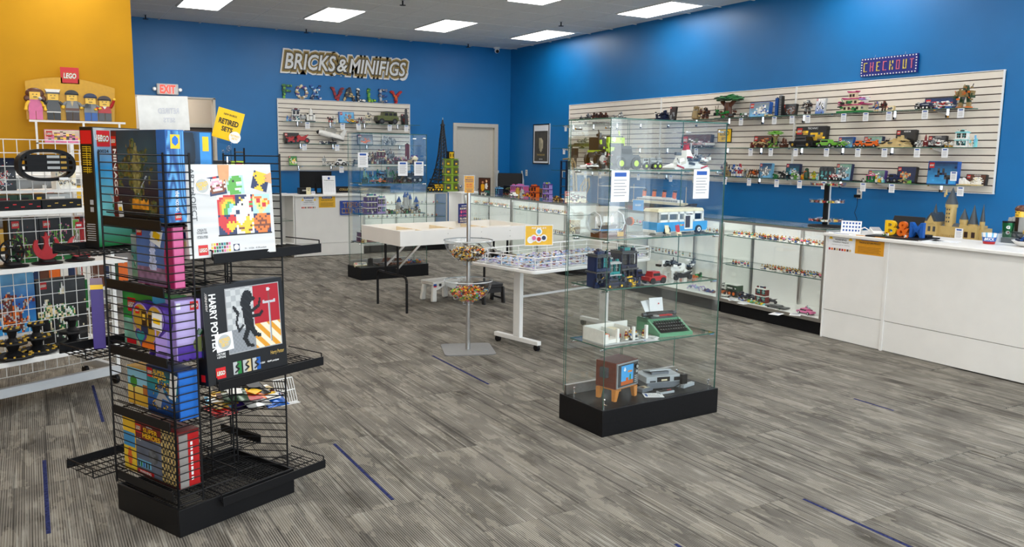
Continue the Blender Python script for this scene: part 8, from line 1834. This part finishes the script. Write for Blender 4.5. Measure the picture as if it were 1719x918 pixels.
oval(36, 132, 250, 304, 'black oval tray with card inserts hanging on the white gondola'); oval(-60, 6, 254, 312, 'black oval tray cut by the left edge of the picture')
# emblem stands on the upper full shelf
RDM = mat('emblem_red', C('a5121c'), .35)
def emblem(px, lab, kind, m_):
    y = -.15; x = gx_(px, y); t = thing('emblem_stand', lab, 'display stand', gp(x, y, GZ[1]+.0045), GR, 'emblem stands on the gondola shelf')
    MB().lathe([(.085, 0), (.088, .008), (.05, .016), (.045, .028), (.0, .028)], BLACKM, 20).build('base', t); mb = MB(); n = 20
    if kind == 'bird':
        out = [(.080*math.cos(a), .105+.080*math.sin(a)) for a in [PI*.80+(PI*1.40)*k/n for k in range(n+1)]]; inn = [(.052*math.cos(a), .128+.052*math.sin(a)) for a in [PI*.86+(PI*1.28)*k/n for k in range(n+1)]][::-1]
        mb.prism(out+inn, -.006, .006, m_).prism([(-.05, .065), (-.020, .095), (-.010, .125), (-.012, .150), (-.026, .172), (-.010, .170), (0, .198), (.010, .170), (.026, .172), (.012, .150), (.010, .125), (.020, .095), (.05, .065), (.02, .028), (-.02, .028)], -.007, .007, m_)
    elif kind == 'crescent':
        out = [(.075*math.cos(a), .095+.072*math.sin(a)) for a in [PI*.70+(PI*1.0)*k/n for k in range(n+1)]]; inn = [(.022+.065*math.cos(a), .115+.062*math.sin(a)) for a in [PI*.74+(PI*.92)*k/n for k in range(n+1)]][::-1]
        mb.prism([(x_*1.0, z) for x_, z in out]+inn, -.006, .006, m_)
    else:
        for k in range(6): a = k*PI/3; mb.cyl((math.cos(a)*.025, 0, .09+math.sin(a)*.025), (math.cos(a)*.068, 0, .09+math.sin(a)*.068), .010, m_, 5)
        P = [(math.cos(a)*.07, 0, .09+math.sin(a)*.07) for a in [2*PI*k/16 for k in range(16)]]; mb.wire(P, .006, m_, 5, closed=True); mb.wire([(p[0]*.4, 0, .09+(p[2]-.09)*.4) for p in P], .006, m_, 5, closed=True)
    mb.build('emblem', t)
emblem(77, 'red winged emblem on a round black stand, gondola shelf', 'bird', RDM); emblem(132, 'red crescent emblem on a round black stand beside the rack', 'crescent', mat('emblem_red_light', C('b53a3e'), .4)); emblem(18, 'black spoked wheel emblem on a stand at the left edge', 'wheel', BLACKM)
# tiered black round trays with gold dots on the bottom shelf
GD = mat('gold_dot', C('c9a33a'), .3)
def tier_tray(px, lab, dots=True, dy=0):
    y = -.13+dy; x = gx_(px, y); t = thing('tiered_stand', lab, 'display stand', gp(x, y, GZ[2]+.0045), GR, 'tiered black stands on the bottom gondola shelf')
    for z, r_ in ((.006, .085), (.062, .062), (.118, .036)):
        o = MB().lathe([(r_, 0), (r_+.004, .006), (r_, .012), (.0, .012)], BLACKM, 8, (0, 0, z)).lathe([(.0, -.0), (r_, 0)], BLACKM, 8, (0, 0, z)).build('tier', t)
        if dots:
            mb = MB()
            for k in range(max(6, int(r_*160))): a = 2*PI*k/max(6, int(r_*160)); mb.box((math.cos(a)*(r_-.008), math.sin(a)*(r_-.008), z+.0145), (.012, .008, .005), GD, rz=a)
            mb.build('gold_dots', o)
    t.scale = (1.3, 1.3, 1.45)
    MB().lathe([(.045, .018), (.02, .035), (.032, .062)], BLACKM, 12).lathe([(.03, .074), (.015, .09), (.022, .118)], BLACKM, 12).build('core', t)
tier_tray(8, 'tiered black stand with gold dots cut by the left edge', dy=-.05); tier_tray(50, 'tiered black stand with gold dots, middle of the bottom gondola shelf'); tier_tray(112, 'plain tiered black stand at the right end of the bottom gondola shelf', False)
# flat black boards on the upper shelf
for k, (a, b_) in enumerate(((0, 70), (72, 138))):
    x1, x2 = gx_(a, -.2), gx_(b_, -.2); t = thing('black_strip_board', ['long black board with small print at the left of the top gondola shelf', 'long black board with gold print at the right of the top gondola shelf'][k], 'board', gp(0, 0, GZ[0]+.0065), GR, 'black boards on the top gondola shelf')
    MB().bx(x1-(.3 if k == 0 else 0), x2, -.22, -.14, 0, .055, BLACKM).build('board', t); mb = MB(); [mb.bx(x1+.03+i*.045, x1+.05+i*.045, -.2212, -.22, .015+.016*(i % 2), .020+.016*(i % 2), GD if k else REDL) for i in range(5)]; mb.build('printing', t)
# boxes seen through the grid, standing on the rear shelves
def gbox(px1, px2, py1, zshelf, y, lab, bg, fg, body, sd, words=True):
    x1, x2 = gx_(px1, y), gx_(px2, y); zt = gz_((px1+px2)/2, py1, y); h = zt-zshelf
    t = thing('boxed_set', lab, 'boxed set', gp(x1, y, zshelf), GR, 'boxed sets on the white gondola'); w = x2-x1
    o = MB().bx(0, w, 0, .06, 0, h, body).build('carton', t); art('cover_print', w-.006, h-.006, scene_art(bg, fg, sd, 6, .55), 34, 34, o, (.003, -.001, .003)); logo(o, .045, h-.04, .045, -.002, words=words)
rs = [z-.0215 for z in GZ]
gbox(54, 138, 467, rs[2], .10, 'black boxed set with pale flowers on the bottom of the gondola', ['black', 'black', 'dgrey'], ['cream', 'dgreen', 'tan', 'green', 'white'], DKB, 21)
gbox(-40, 52, 461, rs[2]+.12, .10, 'blue boxed set with a ship picture at the left edge of the gondola', ['sky', 'blue', 'lblue'], ['brown', 'dred', 'lgrey', 'orange'], mat('box_blue4', C('3f78b8'), .4), 22)
gbox(14, 66, 366, rs[1], .10, 'black boxed set with a red flower picture on the middle gondola shelf', ['green', 'black', 'black', 'black'], ['dgreen', 'dred', 'black', 'lgreen'], DKB, 23)
gbox(67, 121, 365, rs[1], .10, 'black boxed set with small green plants on the middle gondola shelf', ['green', 'black', 'black', 'black'], ['dgreen', 'black', 'pink', 'lgreen'], DKB, 24)
gbox(122, 134, 368, rs[1], .10, 'narrow white and green box at the right of the plant box', ['white', 'brown', 'lgreen'], ['white', 'brown'], pl('white'), 25, False); gbox(135, 150, 362, rs[1], .10, 'narrow red and black box beside the black rack edge', ['red', 'red', 'black'], ['red', 'dred'], pl('red'), 26, False)
gbox(-20, 34, 265, rs[0]+.13, .10, 'dark boxed set with a blue vehicle at the top left of the gondola', ['black', 'dgrey', 'navy'], ['dblue', 'lgrey', 'red', 'white'], DKB, 27); gbox(100, 134, 272, rs[0]+.13, .12, 'pale boxed set behind the black oval tray', ['white', 'cream', 'lgrey'], ['lgrey', 'tan', 'black'], pl('white'), 28)
for k, (a, b_, c1, c2, lab) in enumerate(((-10, 34, 'dgreen', 'dred', 'flat dark box with red print lying under the top gondola shelf'), (35, 60, 'dgreen', 'black', 'flat dark green box under the black oval tray'), (61, 80, 'black', 'yellow', 'flat black and yellow box under the black oval tray'), (82, 126, 'lgrey', 'white', 'pale stack of paper packs right of the yellow box'))):
    x1, x2 = gx_(a, .08), gx_(b_, .08); t = thing('flat_box', lab, 'box', gp(x1, .08, rs[0]), GR, 'flat boxes on the gondola'); MB().bx(0, x2-x1, 0, .2, .03, .10, pl(c1)).bx(0, x2-x1, 0, .2, 0, .03, 'white').build('carton', t); MB().bx(.02, (x2-x1)*.7, -.0012, 0, .05, .085, pl(c2)).build('printing', t)
for k, (a, b_, c1, lab) in enumerate(((56, 80, 'yellow', 'yellow and brown flat packs behind the red winged emblem'), (82, 104, 'gold', 'gold box edge behind the red winged emblem'), (105, 125, 'lgrey', 'pale grey pack right of the gold box edge'), (126, 142, 'green', 'green box standing right of the pale pack'))):
    x1, x2 = gx_(a, .30), gx_(b_, .30); t = thing('flat_box', lab, 'box', gp(x1, .30, rs[2]+.18), GR, 'flat boxes on the gondola'); MB().bx(0, x2-x1, 0, .12, 0, .20, pl(c1)).build('carton', t); MB().bx(.01, (x2-x1)*.6, -.0012, 0, .12, .16, pl('brown' if k == 0 else 'white')).build('printing', t)
MB().bx(-GL, -.03, .28, .42, rs[2]+.165, rs[2]+.18, WHITEM).build('rear_shelf', gon); MB().bx(-GL, -.45, .08, .26, rs[2]+.105, rs[2]+.12, WHITEM).build('rear_shelf', gon); MB().bx(-GL, -.03, .06, .26, rs[0]+.115, rs[0]+.13, WHITEM).build('rear_shelf', gon)
# second white unit behind, along the yellow wall
t = thing('rear_shelving', 'long white shelving unit with books against the yellow wall, behind the gondola', 'shelving', (-1.6, 8.9, 0), 0)
for z in (.25, .62, .98, 1.34): MB().bx(0, 2.55, 0, .35, z, z+.025, WHITEM).build('shelf', t)
for x in (0, 1.25, 2.52): MB().bx(x, x+.03, 0, .35, 0, 1.5, WHITEM).build('upright', t)
MB().bx(0, 2.55, .34, .36, .05, 1.45, WHITEM).build('back_panel', t)
rr = random.Random(2); k = 0; cl = ['white', 'yellow', 'red', 'lgrey', 'gold', 'dgreen', 'dblue', 'orange', 'brown', 'black']
for z, zn in ((.275, 'lowest'), (.645, 'second'), (1.005, 'third')):
    x = 1.3
    while x < 2.38:
        w = rr.uniform(.035, .10); h = rr.uniform(.2, .29); c1 = rr.choice(cl); o = MB().bx(0, w-.003, 0, .2, 0, h, pl(c1)).build('carton', None); o.location = (0, 0, 0)
        o.name = 'spine_box'; o.location = (-1.6+x, 8.95, z); tag(o, 'thin boxed set on the %s shelf of the unit behind the gondola' % zn, 'boxed set', 'boxed sets on the %s shelf behind the gondola' % zn); x += w; k += 1
